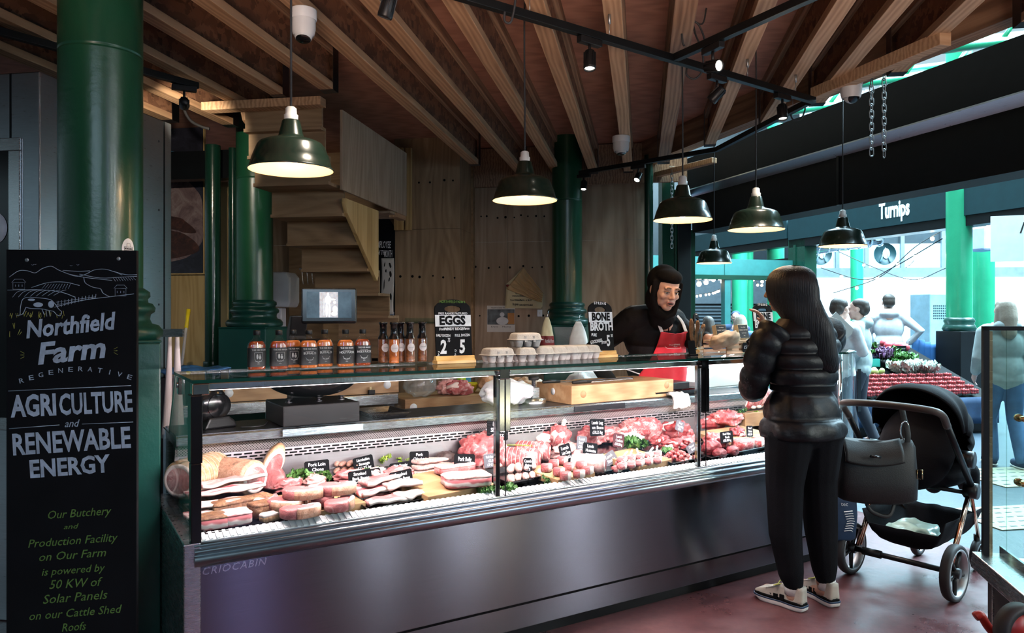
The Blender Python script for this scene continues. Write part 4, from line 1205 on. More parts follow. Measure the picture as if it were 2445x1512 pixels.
for x in (-0.13, -0.02, 0.07, 0.15): a.box(x - 0.028, x + 0.012, -0.0845, -0.070, 0.001, 0.068)
a.build('slats', M['crate_wood'], t, 0.001)
a = MB(); a.box(-0.17, 0.17, -0.088, 0.088, 0.068, 0.074); a.build('top_board', M['crate_wood'], t, 0.001)
plain('carton_cream', (0.62, 0.52, 0.33), 0.5)
for k, (px, lab) in enumerate(((1727, 'black fronted garlic butter carton, the left one half hidden by the butcher\'s hand'), (1779, 'black fronted garlic butter carton leaning on the crate beside the bone broth sign'))):
 c = on_case(px, 0.285, ZTOP + 0.0745)
 t2 = thing('butter_carton', lab, 'carton', c, CASE_A, 'garlic butter cartons on the wooden crate')
 TL = Matrix.Rotation(R(-14), 4, 'X')
 a = MB(); a.box(-0.042, 0.042, 0.0, 0.03, 0.007, 0.092, TL); a.build('box', M['carton_cream'], t2, 0.001)
 a = MB(); a.box(-0.039, 0.039, -0.001, 0.0, 0.010, 0.089, TL); p_ = a.build('front_label', M['label_black'], t2)
 join_text([dict(body='GARLIC BUTTER', size=0.0115, M=TL @ on_face(0, -0.0016, 0.058), xs=0.85), dict(body='Northfield', size=0.009, M=TL @ on_face(0, -0.0016, 0.075), shear=0.2), dict(body='hand rolled', size=0.008, M=TL @ on_face(0, -0.0016, 0.040), shear=0.2), dict(body='250g', size=0.007, M=TL @ on_face(0, -0.0016, 0.024))], p_, M['label_print_bright'])
t2 = thing('price_tag', 'black price tag reading £5.25 on the front of the wooden crate', 'price tag', on_case(1783, 0.20, ZTOP + 0.034), CASE_A)
a = MB(); a.prism([(-0.033, -0.022), (-0.027, -0.028), (0.033, -0.028), (0.033, 0.022), (0.027, 0.028), (-0.027, 0.028), (-0.033, 0.02)], -0.002, 0.002, 'y'); p_ = a.build('slate', M['chalkboard'], t2)
text('£5.25', 0.026, on_face(0, -0.0026, 0), M['chalk_white'], t2, xs=0.95)
t = thing('footed_glass', 'tall footed glass on the counter top holding dried chews', 'glass', on_case(1664, 0.20, ZTOP), CASE_A)
a = MB(); a.lathe([(0.0001, 0.0), (0.036, 0.0), (0.037, 0.004), (0.026, 0.010), (0.024, 0.016), (0.030, 0.020), (0.024, 0.026), (0.020, 0.030), (0.024, 0.05), (0.033, 0.12), (0.036, 0.150), (0.034, 0.150), (0.022, 0.05), (0.016, 0.036), (0.0001, 0.034)], 28); a.build('bowl', M['glass'], t)
plain('dried_skin', (0.30, 0.17, 0.08), 0.7, var=0.3, vs=60, bmp=0.5)
for k, (x, y, lean, h_, lab) in enumerate(((-0.016, 0.0, -0.10, 0.20, 'tallest dried chew stick leaning left in the glass'), (0.004, 0.008, 0.02, 0.19, 'thick curled dried chew stick in the middle of the glass'), (0.006, -0.008, 0.10, 0.165, 'short dried chew stick leaning right in the glass'))):
 c = MC.to_3x3() @ Vector((x, y, 0)) + on_case(1664, 0.20, ZTOP + 0.045)
 a = MB(); a.tube(smooth_path([(0, 0, 0), (lean * 0.07 * 3, 0.004, 0.06), (lean * 0.12 * 2.5 + 0.004, 0, 0.11), (lean * 0.3, -0.003, h_ - 0.045)], 4), [0.007, 0.008, 0.009, 0.010, 0.010, 0.009, 0.011, 0.012, 0.012, 0.011, 0.012, 0.009, 0.006], 8)
 tag(a.build('dried_chew', M['dried_skin'], None, loc=c, rotz=CASE_A), lab, 'dog chew', 'dried chews in the footed glass')
a = MB(); a.box(-0.027, 0.027, -0.002, 0.002, 0.012, 0.085, Matrix.Rotation(R(-9), 4, 'X'))
a.box(-0.030, 0.030, -0.012, 0.012, 0.0, 0.012)
tag(a.build('blank_tag', M['chalkboard'], None, 0.002, loc=on_case(1654, 0.145, ZTOP), rotz=CASE_A), 'blank black tag standing against the footed glass', 'tag')
# ---------------------------------------------------------------- on the service shelf
ZSH = ZS + 0.0025
sx0, sx1 = 0.458, 0.815
t = thing('counter_scale', 'black counter scale with round dish and tilted customer screen', 'scale', MC @ Vector(((sx0 + sx1) / 2, 0.76, ZSH)), CASE_A)
hw = (sx1 - sx0) / 2
a = MB(); a.box(-hw, hw, -0.17, 0.15, 0.004, 0.098); a.build('base', M['black_plastic'], t, 0.006)
a = MB()
for x in (-0.12, 0.02, 0.13):
 a.lathe([(0.016, 0.098), (0.016, 0.102), (0.009, 0.104), (0.009, 0.112), (0.018, 0.114), (0.018, 0.118), (0.0001, 0.12)], 16, T(x, -0.05 + 0.03 * abs(x), 0))
a.build('stud', M['steel_dark'], t)
a = MB()
dish = []
for k in range(12):
 u_ = k / 11
 dish.append((0.02 + 0.20 * math.sin(u_ * PI / 2 * 1.02), 0.118 + 0.105 * (1 - math.cos(u_ * PI / 2)) ** 1.0))
a.lathe([(0.0001, 0.118)] + dish + [(0.222, 0.235), (0.212, 0.236)], 40); a.build('dish', M['black_gloss'], t)
a = MB(); a.box(-0.055, 0.055, 0.155, 0.235, 0.0, 0.20); a.build('pillar_foot', M['black_plastic'], t, 0.01)
a = MB(); a.prism([(0.155, 0.20), (0.24, 0.20), (0.26, 0.42), (0.20, 0.50), (0.17, 0.50), (0.20, 0.40)], -0.05, 0.035, 'x'); a.build('pillar', M['black_plastic'], t, 0.006)
a = MB(); a.cyl((-0.03, 0.18, 0.33), (0.13, 0.18, 0.33), 0.055, n=24); a.build('printer_drum', M['black_plastic'], t)
sc = frame_hit(MC, 786, 730, 1, 0.90) - Vector(((sx0 + sx1) / 2, 0.76, ZSH))
SM = Matrix.Translation(sc) @ Matrix.Rotation(R(-16), 4, 'Z') @ Matrix.Rotation(R(-3), 4, 'X')
a = MB(); a.cbox((0, 0.012, 0), (0.270, 0.03, 0.178), SM); sb = a.build('screen_housing', M['black_plastic'], t, 0.010)
a = MB(); a.cbox((0, -0.004, 0.002), (0.258, 0.002, 0.160), SM); a.build('bezel', M['black_gloss'], sb, 0.002)
m, nt, b = nodes('screen_dim')
b.inputs['Base Color'].default_value = (0.01, 0.02, 0.03, 1)
lk(nt, ramp(nt, ntex(nt, coords(nt), 14, 4), [(0.3, (0.02, 0.05, 0.08)), (0.75, (0.10, 0.18, 0.24))]), b.inputs['Emission Color']); b.inputs['Emission Strength'].default_value = 0.9
m, nt, b = nodes('screen_photo')
lk(nt, ramp(nt, ntex(nt, coords(nt), 55, 6, 0.7), [(0.42, (0.02, 0.06, 0.14)), (0.54, (0.14, 0.36, 0.70)), (0.68, (0.8, 0.9, 1.0))]), b.inputs['Emission Color']); b.inputs['Emission Strength'].default_value = 0.4
m, nt, b = nodes('screen_white')
b.inputs['Emission Color'].default_value = (0.88, 0.95, 1.0, 1); b.inputs['Emission Strength'].default_value = 1.3
a = MB(); a.cbox((0, -0.0056, 0.004), (0.218, 0.001, 0.130), SM); dp = a.build('display', M['screen_dim'], sb)
a = MB(); a.cbox((-0.002, -0.0064, 0.004), (0.090, 0.0008, 0.128), SM); a.build('picture', M['screen_photo'], sb)
a = MB()
for (x, z, rx, rz_) in ((-0.006, 0.052, 0.006, 0.008), (-0.006, 0.024, 0.015, 0.022), (-0.013, -0.026, 0.006, 0.034), (0.001, -0.028, 0.006, 0.034), (0.017, 0.026, 0.014, 0.004), (0.028, -0.022, 0.012, 0.016), (0.024, -0.045, 0.015, 0.010), (0.026, 0.012, 0.007, 0.007)):
 a.ell((x, -0.0068, z + 0.004), (rx, 0.0005, rz_), M=SM, n=14, m=8)
a.box(-0.0265, -0.0255, -0.0074, -0.0066, -0.05, 0.035, SM)
a.build('screen_figure', M['screen_white'], sb)
t = thing('barcode_scanner', 'black oval barcode scanner standing on the shelf left of the scale', 'scanner', MC @ Vector((0.20, 0.78, ZSH)), CASE_A + 0.35)
a = MB(); a.prism([(-0.07, 0.0), (0.09, 0.0), (0.075, 0.03), (0.05, 0.05), (-0.045, 0.05)], -0.05, 0.04, 'y'); a.build('foot', M['black_plastic'], t, 0.008)
a = MB(); a.ell((-0.01, 0.0, 0.10), (0.075, 0.042, 0.085), (0, 0.15, 0), 24, 16); a.build('body', M['black_gloss'], t)
a = MB(); a.lathe([(0.055, 0.0), (0.045, -0.018), (0.02, -0.026), (0.0001, -0.028)], 28, T(0.005, -0.043, 0.10, rx=R(90))); a.build('reader_dish', M['black_plastic'], t)
cable('thin orange flex lying on the shelf between scanner and scale', [MC @ Vector(p) for p in ((0.30, 0.70, ZSH + 0.004), (0.35, 0.67, ZSH + 0.006), (0.40, 0.70, ZSH + 0.004), (0.44, 0.80, ZSH + 0.004))], 0.0025)
def make_tray(label, Mx, w_, d_, h_=0.022, wt=0.006, mat='black_gloss', group=None):
 """shallow tray with sloping sides; Mx a world matrix of its floor centre"""
 t = bpy.data.objects.new('tray', None); t.empty_display_size = 0.05; COL.objects.link(t); t.matrix_world = Mx
 tag(t, label, 'tray', group)
 hx, hy = w_ / 2, d_ / 2
 def q(dx, z): return [Vector(p) for p in ((hx + dx, hy + dx, z), (-hx - dx, hy + dx, z), (-hx - dx, -hy - dx, z), (hx + dx, -hy - dx, z))]
 f = h_ * 0.6
 a = MB(); a.loft([q(-f, 0.001), q(-f * 0.1, h_ - 0.004), q(0, h_), q(0.004, h_), q(0, h_ - 0.003), q(-f + 0.003, -0.0)][::-1] if False else [q(-f, 0.0), q(-0.001, h_ - 0.003), q(0.004, h_ - 0.002), q(0.004, h_), q(-0.002, h_), q(-f - 0.002, 0.003)], caps=True, smooth=False)
 a.build('pan', M[mat], t, 0.0015)
 return t
make_tray('black plastic tray on the service shelf right of the scale', MC @ T(0.985, 0.75, ZSH + 0.0005), 0.20, 0.26, 0.03, group='black plastic trays')
make_tray('lower black tray on the shelf behind the second hinge', MC @ T(2.90, 0.78, ZSH + 0.0005, rz=0.05), 0.40, 0.26, 0.03, group='black plastic trays')
a = MB(); a.box(-0.15, 0.15, -0.08, 0.08, 0.0, 0.045)
tag(a.build('black_box', M['black_plastic'], None, 0.006, loc=MC @ Vector((2.90, 0.78, ZSH + 0.0315)), rotz=CASE_A + 0.05), 'black plastic box lying in the lower tray behind the second hinge', 'box')
def dowels(mb, x, y, z, r=0.022, face='y'):
 mb.lathe([(0.0001, 0.0008), (r, 0.0008), (r, 0)], 24, Matrix.Translation((x, y, z)) @ (Matrix.Rotation(R(90), 4, 'X') if face == 'y' else Matrix.Rotation(R(-90), 4, 'Y')))
xa = case_x(1364, 0.615, 960); xb_ = case_x(1607, 0.66, 950)
t = thing('butcher_block', 'thick end-grain butcher\'s block on the service shelf in front of the butcher', 'chopping block', MC @ Vector((xa, 0.612, ZSH)), CASE_A + R(3))
Lb = xb_ - xa
a = MB(); a.box(0, Lb, 0, 0.33, 0.0, 0.105); a.build('slab', M['butcher_block'], t, 0.004)
a = MB(); dowels(a, 0.0, 0.17, 0.062, 0.020, 'x'); a.build('plastic_dowel', M['white_plastic'], t)
plain('dowel_wood', (0.50, 0.27, 0.13), 0.5)
a = MB(); dowels(a, 0.085, 0.0, 0.055, 0.021); a.build('wood_dowel', M['dowel_wood'], t)
a = MB(); dowels(a, Lb - 0.06, 0.0, 0.070, 0.021); a.build('wood_dowel', M['dowel_wood'], t)
BX = MC @ T(xa, 0.612, ZSH + 0.1056, rz=R(3))
def at(Mx, name, label, cat):
 t = bpy.data.objects.new(name, None); t.empty_display_size = 0.05; COL.objects.link(t); t.matrix_world = Mx
 return tag(t, label, cat)
t = at(BX @ T(0.06, 0.05, 0, rz=0.10), 'bone_saw', 'long bone saw lying across the front of the butcher\'s block', 'saw')
a = MB(); a.box(0.14, 0.50, -0.001, 0.001, 0.004, 0.010); a.build('blade', M['steel'], t)
a = MB(); a.tube(smooth_path([(0.14, 0, 0.009), (0.16, 0.025, 0.013), (0.35, 0.03, 0.013), (0.50, 0.02, 0.012), (0.505, 0, 0.009)], 5), 0.004, 8); a.build('bow', M['steel_dark'], t)
a = MB(); a.tube([(0.0, 0.012, 0.012), (0.06, 0.014, 0.013), (0.14, 0.008, 0.011)], [0.008, 0.011, 0.009], 10); a.build('handle', M['black_plastic'], t)
t = at(BX @ T(-0.05, 0.19, 0, rz=-0.05), 'boning_knife', 'boning knife with black handle lying behind the bone saw', 'knife')
a = MB(); a.prism([(0.12, 0.0), (0.30, 0.004), (0.27, 0.024), (0.12, 0.024)], 0.004, 0.0055, 'z'); a.build('blade', M['steel'], t)
a = MB(); a.tube([(0.0, 0.012, 0.010), (0.05, 0.014, 0.011), (0.12, 0.012, 0.008)], [0.008, 0.010, 0.008], 10, sx=1.0); a.build('handle', M['black_plastic'], t)
t = thing('bench_clamp', 'steel bench clamp with black screw knob left of the butcher\'s block', 'clamp', MC @ Vector((xa - 0.13, 0.80, ZSH)), CASE_A)
a = MB(); a.lathe([(0.07, 0), (0.07, 0.028), (0.0001, 0.03)], 28); a.build('foot', M['steel'], t)
a = MB(); a.cbox((0.0, 0, 0.06), (0.05, 0.05, 0.06)); a.build('block', M['steel'], t, 0.003)
a = MB(); a.lathe([(0.010, 0.09), (0.010, 0.13)], 12)
for k in range(6): a.lathe([(0.010, 0.094 + k * 0.006), (0.013, 0.097 + k * 0.006), (0.010, 0.1 + k * 0.006)], 12)
a.build('screw', M['steel_dark'], t)
a = MB(); a.lathe([(0.010, 0.128), (0.026, 0.13), (0.03, 0.135), (0.03, 0.148), (0.024, 0.152), (0.0001, 0.152)], 12); a.build('knob', M['black_plastic'], t)
m, nt, b = nodes('film_white')
b.inputs['Base Color'].default_value = (0.86, 0.88, 0.90, 1); b.inputs['Roughness'].default_value = 0.3
b.inputs['Transmission Weight'].default_value = 0.25; b.inputs['Subsurface Weight'].default_value = 0.1
bump(nt, b, ntex(nt, coords(nt), 26, 5, 0.65, 0.8), 0.7, 0.012)
def crumple(name, label, cat, c, r, seed, mat, rz=0.0, amp=0.28, fq=2.2, n=40, flat=True):
 a = MB()
 a.ell((0, 0, r[2] * 0.9), r, (0, 0, 0), n, n // 2, amp=amp, fq=fq, seed=seed)
 for k, p in enumerate(a.v):
  d = Vector(p)
  q = noise.noise(d * (5.0 / max(r)) * 0.6 + Vector((seed, 0, 0))) * max(r) * 0.10 + abs(noise.noise(d * (9.0 / max(r)) * 0.5)) * max(r) * 0.06
  a.v[k] = (p[0] + q * 0.6, p[1] + q * 0.5, max(0.001, p[2] + q) if flat else p[2] + q)
 return tag(a.build(name, mat, None, loc=c, rotz=rz), label, cat)
crumple('plastic_bag', 'crumpled white plastic bag on the shelf behind the first glass hinge', 'plastic bag', MC @ Vector((case_x(1215, 0.78, 960), 0.80, ZSH)), (0.155, 0.10, 0.075), 3, M['film_white'], CASE_A)
m, nt, b = nodes('tea_towel')
v = coords(nt); sx = nt.nodes.new('ShaderNodeSeparateXYZ'); lk(nt, v, sx.inputs[0])
mm = nt.nodes.new('ShaderNodeMath'); mm.operation = 'MAXIMUM'; lk(nt, wave('X', 260), mm.inputs[0]); lk(nt, wave('Y', 260), mm.inputs[1])
lk(nt, ramp(nt, mm.outputs[0], [(0.90, (0.72, 0.68, 0.62)), (0.97, (0.30, 0.28, 0.30))]), b.inputs['Base Color']); b.inputs['Roughness'].default_value = 0.9
def towel(u_, v_):
 x = (u_ - 0.5) * 0.13; s = v_ * 0.22
 z = 0.022 + 0.012 * noise.noise(Vector((u_ * 5, v_ * 5, 1)))
 y = 0.13 - s
 if s > 0.13: 
  y = -0.004 - 0.01 * noise.noise(Vector((u_ * 6, v_ * 4, 3))); z -= (s - 0.13)
 return (x + 0.012 * math.sin(v_ * 9), y, z)
a = MB(); a.grid(towel, 16, 24); o = a.build('tea_towel', M['tea_towel'], None, loc=MC @ Vector((case_x(1622, 0.60, 950), 0.586, ZSH)), rotz=CASE_A)
s_ = o.modifiers.new('thick', 'SOLIDIFY'); s_.thickness = 0.012; s_.offset = 1
tag(o, 'checked tea towel folded over the shelf edge right of the butcher\'s block', 'towel')
t = thing('white_slicer_guard', 'white sloping plastic cover on the shelf left of the customer', 'cover', MC @ Vector((CL - 0.02, 1.08, ZSH)), CASE_A + R(4))
a = MB(); a.prism([(-0.21, 0.0), (0.30, 0.0), (0.30, 0.20), (0.18, 0.21), (-0.21, 0.035)], -0.15, 0.15, 'y'); a.build('cover', M['white_plastic'], t, 0.004)
a = MB(); a.prism([(-0.25, 0.0), (0.34, 0.0), (0.34, -0.045), (-0.25, -0.045)], -0.20, 0.5, 'y'); a.build('plinth', M['steel'], t, 0.002)
a = MB(); a.box(-0.235, 0.28, -0.172, -0.168, 0.0, 0.13); a.build('clear_shield', M['glass'], t)
# ================================================================ THE MEAT ON DISPLAY
def flesh(name, lean, fat, amt=0.5, sc=14, stretch=(1, 1, 1), rough=0.32, dist=1.2):
 m, nt, b = nodes(name)
 v = coords(nt, stretch)
 f = ntex(nt, v, sc * 2.0, 8, 0.70, dist * 1.3)
 g = ntex(nt, v, sc * 0.7, 4, 0.55, 0.8)
 k = mixc(nt, 0.45, f, g)
 c = ramp(nt, k, [(amt - 0.16, [x * 0.50 for x in lean]), (amt - 0.02, lean), (amt + 0.05, [(x + y) / 2 for x, y in zip(lean, fat)]), (amt + 0.13, fat)])
 lk(nt, c, b.inputs['Base Color'])
 b.inputs['Roughness'].default_value = rough
 b.inputs['Subsurface Weight'].default_value = 0.12
 b.inputs['Subsurface Radius'].default_value = (0.012, 0.004, 0.003)
 bump(nt, b, f, 0.55, 0.010)
 return m
flesh('beef', (0.36, 0.045, 0.05), (0.78, 0.50, 0.46), 0.56)
flesh('beef_marbled', (0.46, 0.07, 0.075), (0.85, 0.60, 0.56), 0.50, 18)
flesh('fillet', (0.27, 0.03, 0.04), (0.48, 0.14, 0.14), 0.58, 10, (1, 1, 4))
flesh('lamb', (0.50, 0.11, 0.115), (0.87, 0.64, 0.60), 0.50, 12)
flesh('pork', (0.56, 0.17, 0.17), (0.86, 0.58, 0.54), 0.52, 9)
flesh('pork_pale', (0.68, 0.30, 0.28), (0.88, 0.66, 0.61), 0.47, 9)
flesh('sausage_pink', (0.78, 0.45, 0.40), (0.92, 0.72, 0.66), 0.52, 60, dist=0.3)
flesh('sausage_brown', (0.50, 0.24, 0.18), (0.74, 0.48, 0.40), 0.52, 70, dist=0.3)
flesh('smoked', (0.20, 0.085, 0.04), (0.46, 0.26, 0.13), 0.50, 26, rough=0.5)
flesh('ham_skin', (0.42, 0.24, 0.12), (0.72, 0.52, 0.32), 0.50, 8, rough=0.4)
flesh('rind', (0.66, 0.34, 0.22), (0.82, 0.52, 0.38), 0.52, 22, rough=0.4)
flesh('rind_golden', (0.62, 0.34, 0.17), (0.82, 0.58, 0.40), 0.50, 24, rough=0.38)
plain('fat', (0.90, 0.74, 0.68), 0.38, var=0.06, vs=30)
plain('bone', (0.86, 0.76, 0.66), 0.45, var=0.1, vs=40)
plain('string', (0.78, 0.70, 0.58), 0.8)
plain('black_pudding', (0.05, 0.03, 0.028), 0.5, var=0.4, vs=80)
def striped(name, c1, c2, axis='Z', sc=300):
 m, nt, b = nodes(name)
 v = coords(nt)
 n = ntex(nt, v, 11, 3)
 sx = nt.nodes.new('ShaderNodeSeparateXYZ'); lk(nt, v, sx.inputs[0])
 a1 = nt.nodes.new('ShaderNodeMath'); a1.operation = 'MULTIPLY'; a1.inputs[1].default_value = sc; lk(nt, sx.outputs[axis], a1.inputs[0])
 a2 = nt.nodes.new('ShaderNodeMath'); a2.operation = 'MULTIPLY_ADD'; a2.inputs[1].default_value = 9.0; lk(nt, n, a2.inputs[0]); lk(nt, a1.outputs[0], a2.inputs[2])
 a3 = nt.nodes.new('ShaderNodeMath'); a3.operation = 'SINE'; lk(nt, a2.outputs[0], a3.inputs[0])
 mr = nt.nodes.new('ShaderNodeMapRange'); mr.inputs['From Min'].default_value = -1; lk(nt, a3.outputs[0], mr.inputs['Value'])
 lk(nt, ramp(nt, mr.outputs[0], [(0.25, c1), (0.62, [(x + y) / 2 for x, y in zip(c1, c2)]), (0.8, c2)]), b.inputs['Base Color'])
 b.inputs['Roughness'].default_value = 0.35
 bump(nt, b, n, 0.3, 0.006)
striped('streaky', (0.50, 0.11, 0.12), (0.93, 0.74, 0.70), 'Y', 150)
striped('belly', (0.54, 0.14, 0.15), (0.92, 0.72, 0.67), 'Z', 190)
m, nt, b = nodes('roll_face')       # spiral of meat and fat on a rolled joint's cut end
v = coords(nt, src='Object')
sx = nt.nodes.new('ShaderNodeSeparateXYZ'); lk(nt, v, sx.inputs[0])
def mth(op, a_, b__=None):
 k = nt.nodes.new('ShaderNodeMath'); k.operation = op
 for i, s in enumerate((a_, b__)):
  if s is None: continue
  if hasattr(s, 'links'): lk(nt, s, k.inputs[i])
  else: k.inputs[i].default_value = s
 return k.outputs[0]
rad = mth('SQRT', mth('ADD', mth('MULTIPLY', sx.outputs['Y'], sx.outputs['Y']), mth('MULTIPLY', sx.outputs['Z'], sx.outputs['Z'])))
ang = mth('ARCTAN2', sx.outputs['Z'], sx.outputs['Y'])
ph_s = mth('ADD', mth('ADD', mth('MULTIPLY', rad, 170.0), ang), mth('MULTIPLY', ntex(nt, v, 26, 3), 5.0))
mr = nt.nodes.new('ShaderNodeMapRange'); mr.inputs['From Min'].default_value = -1; lk(nt, mth('SINE', ph_s), mr.inputs['Value'])
lk(nt, ramp(nt, mr.outputs[0], [(0.3, (0.46, 0.10, 0.10)), (0.6, (0.58, 0.20, 0.19)), (0.85, (0.90, 0.70, 0.64))]), b.inputs['Base Color'])
b.inputs['Roughness'].default_value = 0.35
m, nt, b = nodes('kale')
v = coords(nt)
lk(nt, ramp(nt, ntex(nt, v, 30, 4), [(0.3, (0.03, 0.10, 0.02)), (0.55, (0.07, 0.20, 0.035)), (0.75, (0.20, 0.36, 0.10))]), b.inputs['Base Color'])
b.inputs['Roughness'].default_value = 0.5
m, nt, b = nodes('parsley')
v = coords(nt)
lk(nt, ramp(nt, ntex(nt, v, 40, 4), [(0.3, (0.16, 0.28, 0.02)), (0.55, (0.30, 0.44, 0.05)), (0.75, (0.48, 0.58, 0.12))]), b.inputs['Base Color'])
b.inputs['Roughness'].default_value = 0.5
def width_at(p): return (MC @ p).y / F          # metres per photo pixel there
def spot_on(px, py, dz=0.0):
 p = deck(px, py, 0.640 + dz)
 return Vector(p)
def cut(name, label, cat, p, rz=0.0, group=None, rx=0.0, ry=0.0):
 return thing(name, label, cat, MC @ p, 0, group, (rx, ry, CASE_A + rz))
def outline(pts, n=4):
 q = [Vector((x, y, 0)) for x, y in pts]
 q = q + q[:3]
 out = []
 for i in range(1, len(q) - 2):
  for k in range(n):
   t = k / n
   a, b_, c, d = q[i - 1], q[i], q[i + 1], q[i + 2]
   out.append(0.5 * ((2 * b_) + (c - a) * t + (2 * a - 5 * b_ + 4 * c - d) * t * t + (3 * b_ - a - 3 * c + d) * t ** 3))
 return out
def slab(mb, ol, z0, z1, sc=1.0, wob=0.0, seed=0, rnd=0.006):
 """rounded slab with the given outline; wob bends the top"""
 c = sum(ol, Vector()) / len(ol)
 def ring(s, z, w_):
  return [Vector((c.x + (p.x - c.x) * s, c.y + (p.y - c.y) * s, z + (w_ * noise.noise(p * 14 + Vector((seed, 0, z * 40))) if wob else 0))) for p in ol]
 h = z1 - z0
 r_ = min(rnd, h * 0.35)
 k = max(0.6, 1 - r_ / 0.05)
 rings = [ring(sc * k, z0, 0), ring(sc, z0 + r_, 0), ring(sc, z1 - r_, wob), ring(sc * k, z1, wob), ring(sc * k * 0.5, z1 + r_ * 0.2, wob)]
 mb.loft(rings)
CHOP = [(-0.075, -0.02), (-0.05, -0.048), (0.0, -0.058), (0.05, -0.050), (0.08, -0.022), (0.082, 0.004), (0.06, 0.012), (0.03, 0.004), (0.015, 0.016), (0.01, 0.036), (-0.02, 0.05), (-0.055, 0.045), (-0.078, 0.015)]
LCHOP = [(-0.035, -0.008), (-0.022, -0.028), (0.008, -0.03), (0.034, -0.022), (0.042, 0.0), (0.026, 0.006), (0.012, 0.022), (-0.014, 0.028), (-0.032, 0.012)]
STEAK = [(-0.085, 0.0), (-0.07, -0.04), (-0.02, -0.055), (0.04, -0.05), (0.085, -0.025), (0.092, 0.012), (0.06, 0.045), (0.0, 0.055), (-0.055, 0.042)]
def chop(label, p, rz, th, sc, lean, rim, ol=CHOP, rim_span=(0.0, 1.0), group=None, name='pork_chop', cat='pork chop', ry=0.0, rx=0.0, bone=False):
 t = cut(name, label, cat, p, rz, group, rx, ry)
 o = [q * sc for q in outline(ol)]
 a = MB(); slab(a, o, 0.0, th, 0.93, 0.002, sum(map(ord, label)) % 50); a.build('lean', M[lean], t)
 n = len(o); i0, i1 = int(rim_span[0] * n), int(rim_span[1] * n)
 c = sum(o, Vector()) / n
 rings = []
 for i in range(i0, i1 + 1):
  q = o[i % n]; inn = c + (q - c) * 0.80; out = c + (q - c) * 1.0
  rings.append([Vector((inn.x, inn.y, -0.0005)), Vector((out.x, out.y, 0.003)), Vector((out.x, out.y, th - 0.003)), Vector((inn.x, inn.y, th + 0.0012))])
 a = MB(); a.loft(rings, caps=True, closed=False); a.build('rind' if rim.startswith('rind') else 'fat_rim', M[rim], t)
 if rim.startswith('rind'):
  rings = []
  for i in range(i0, i1 + 1):
   q = o[i % n]; inn = c + (q - c) * 0.70; out = c + (q - c) * 0.955
   rings.append([Vector((inn.x, inn.y, -0.0003)), Vector((out.x, out.y, 0.002)), Vector((out.x, out.y, th + 0.0016)), Vector((inn.x, inn.y, th + 0.0014))])
  a = MB(); a.loft(rings); a.build('fat_layer', M['fat'], t)
 if bone:
  a = MB(); a.ell((sc * -0.01, sc * 0.02, th / 2), (0.012 * sc * 1.2, 0.008 * sc, th * 0.52)); a.build('bone', M['bone'], t)
 return t
def roll(label, p, rz, L, r, skin, name='rolled_joint', cat='rolled joint', strings=7, sq=0.92, face='roll_face', ry=0.0, fat=True, group=None):
 """rolled and tied joint lying along its own x"""
 t = cut(name, label, cat, p, rz, group, 0, ry)
 rings = []
 n = 46
 for k in range(n + 1):
  u_ = k / n
  x = (u_ - 0.5) * L
  e = min(1.0, 0.80 + 2.4 * min(u_, 1 - u_)) if min(u_, 1 - u_) < 0.083 else 1.0
  bul = 1.0 + (0.045 * abs(math.sin(PI * u_ * strings)) - 0.03 if strings else 0)
  rings.append([Vector((x, r * e * bul * math.cos(2 * PI * i / 28) * (1 + 0.04 * noise.noise(Vector((x * 12, i * 0.4, sum(map(ord, label)) % 9)))), r * sq * (1 + e * bul * math.sin(2 * PI * i / 28)) if False else r * sq + r * sq * e * bul * math.sin(2 * PI * i / 28))) for i in range(28)])
 a = MB(); a.loft(rings); a.build('outer_skin', M[skin], t)
 for s in (-1, 1):
  a = MB()
  rr = r * 0.80
  x = s * (L / 2 + 0.0012)
  a.lathe([(0.0001, 0.004), (rr * 0.6, 0.003), (rr * 0.80, 0.0), (rr * (0.86 if fat else 0.98), -0.001)], 28, Matrix.Scale(1, 4))
  a.v = [(x + s * z - s * 0.0, px_, py_ * sq) for px_, py_, z in a.v]
  o = a.build('cut_face', M[face], t, loc=(0, 0, r * sq))
  if fat:
   a = MB()
   a.lathe([(rr * 0.80, -0.0002), (rr * 0.9, 0.0015), (rr * 1.02, 0.0), (rr * 1.05, -0.004)], 28)
   a.v = [(x + s * z, px_, py_ * sq) for px_, py_, z in a.v]
   a.build('fat_ring', M['fat'], t, loc=(0, 0, r * sq))
 if strings:
  a = MB()
  for k in range(1, strings):
   x = (k / strings - 0.5) * L
   a.tube([(x, r * 0.985 * math.cos(2 * PI * i / 28), r * sq + r * sq * 0.985 * math.sin(2 * PI * i / 28)) for i in range(28)], 0.0014, 5, closed=True, caps=False)
  a.build('string', M['string'], t)
 return t
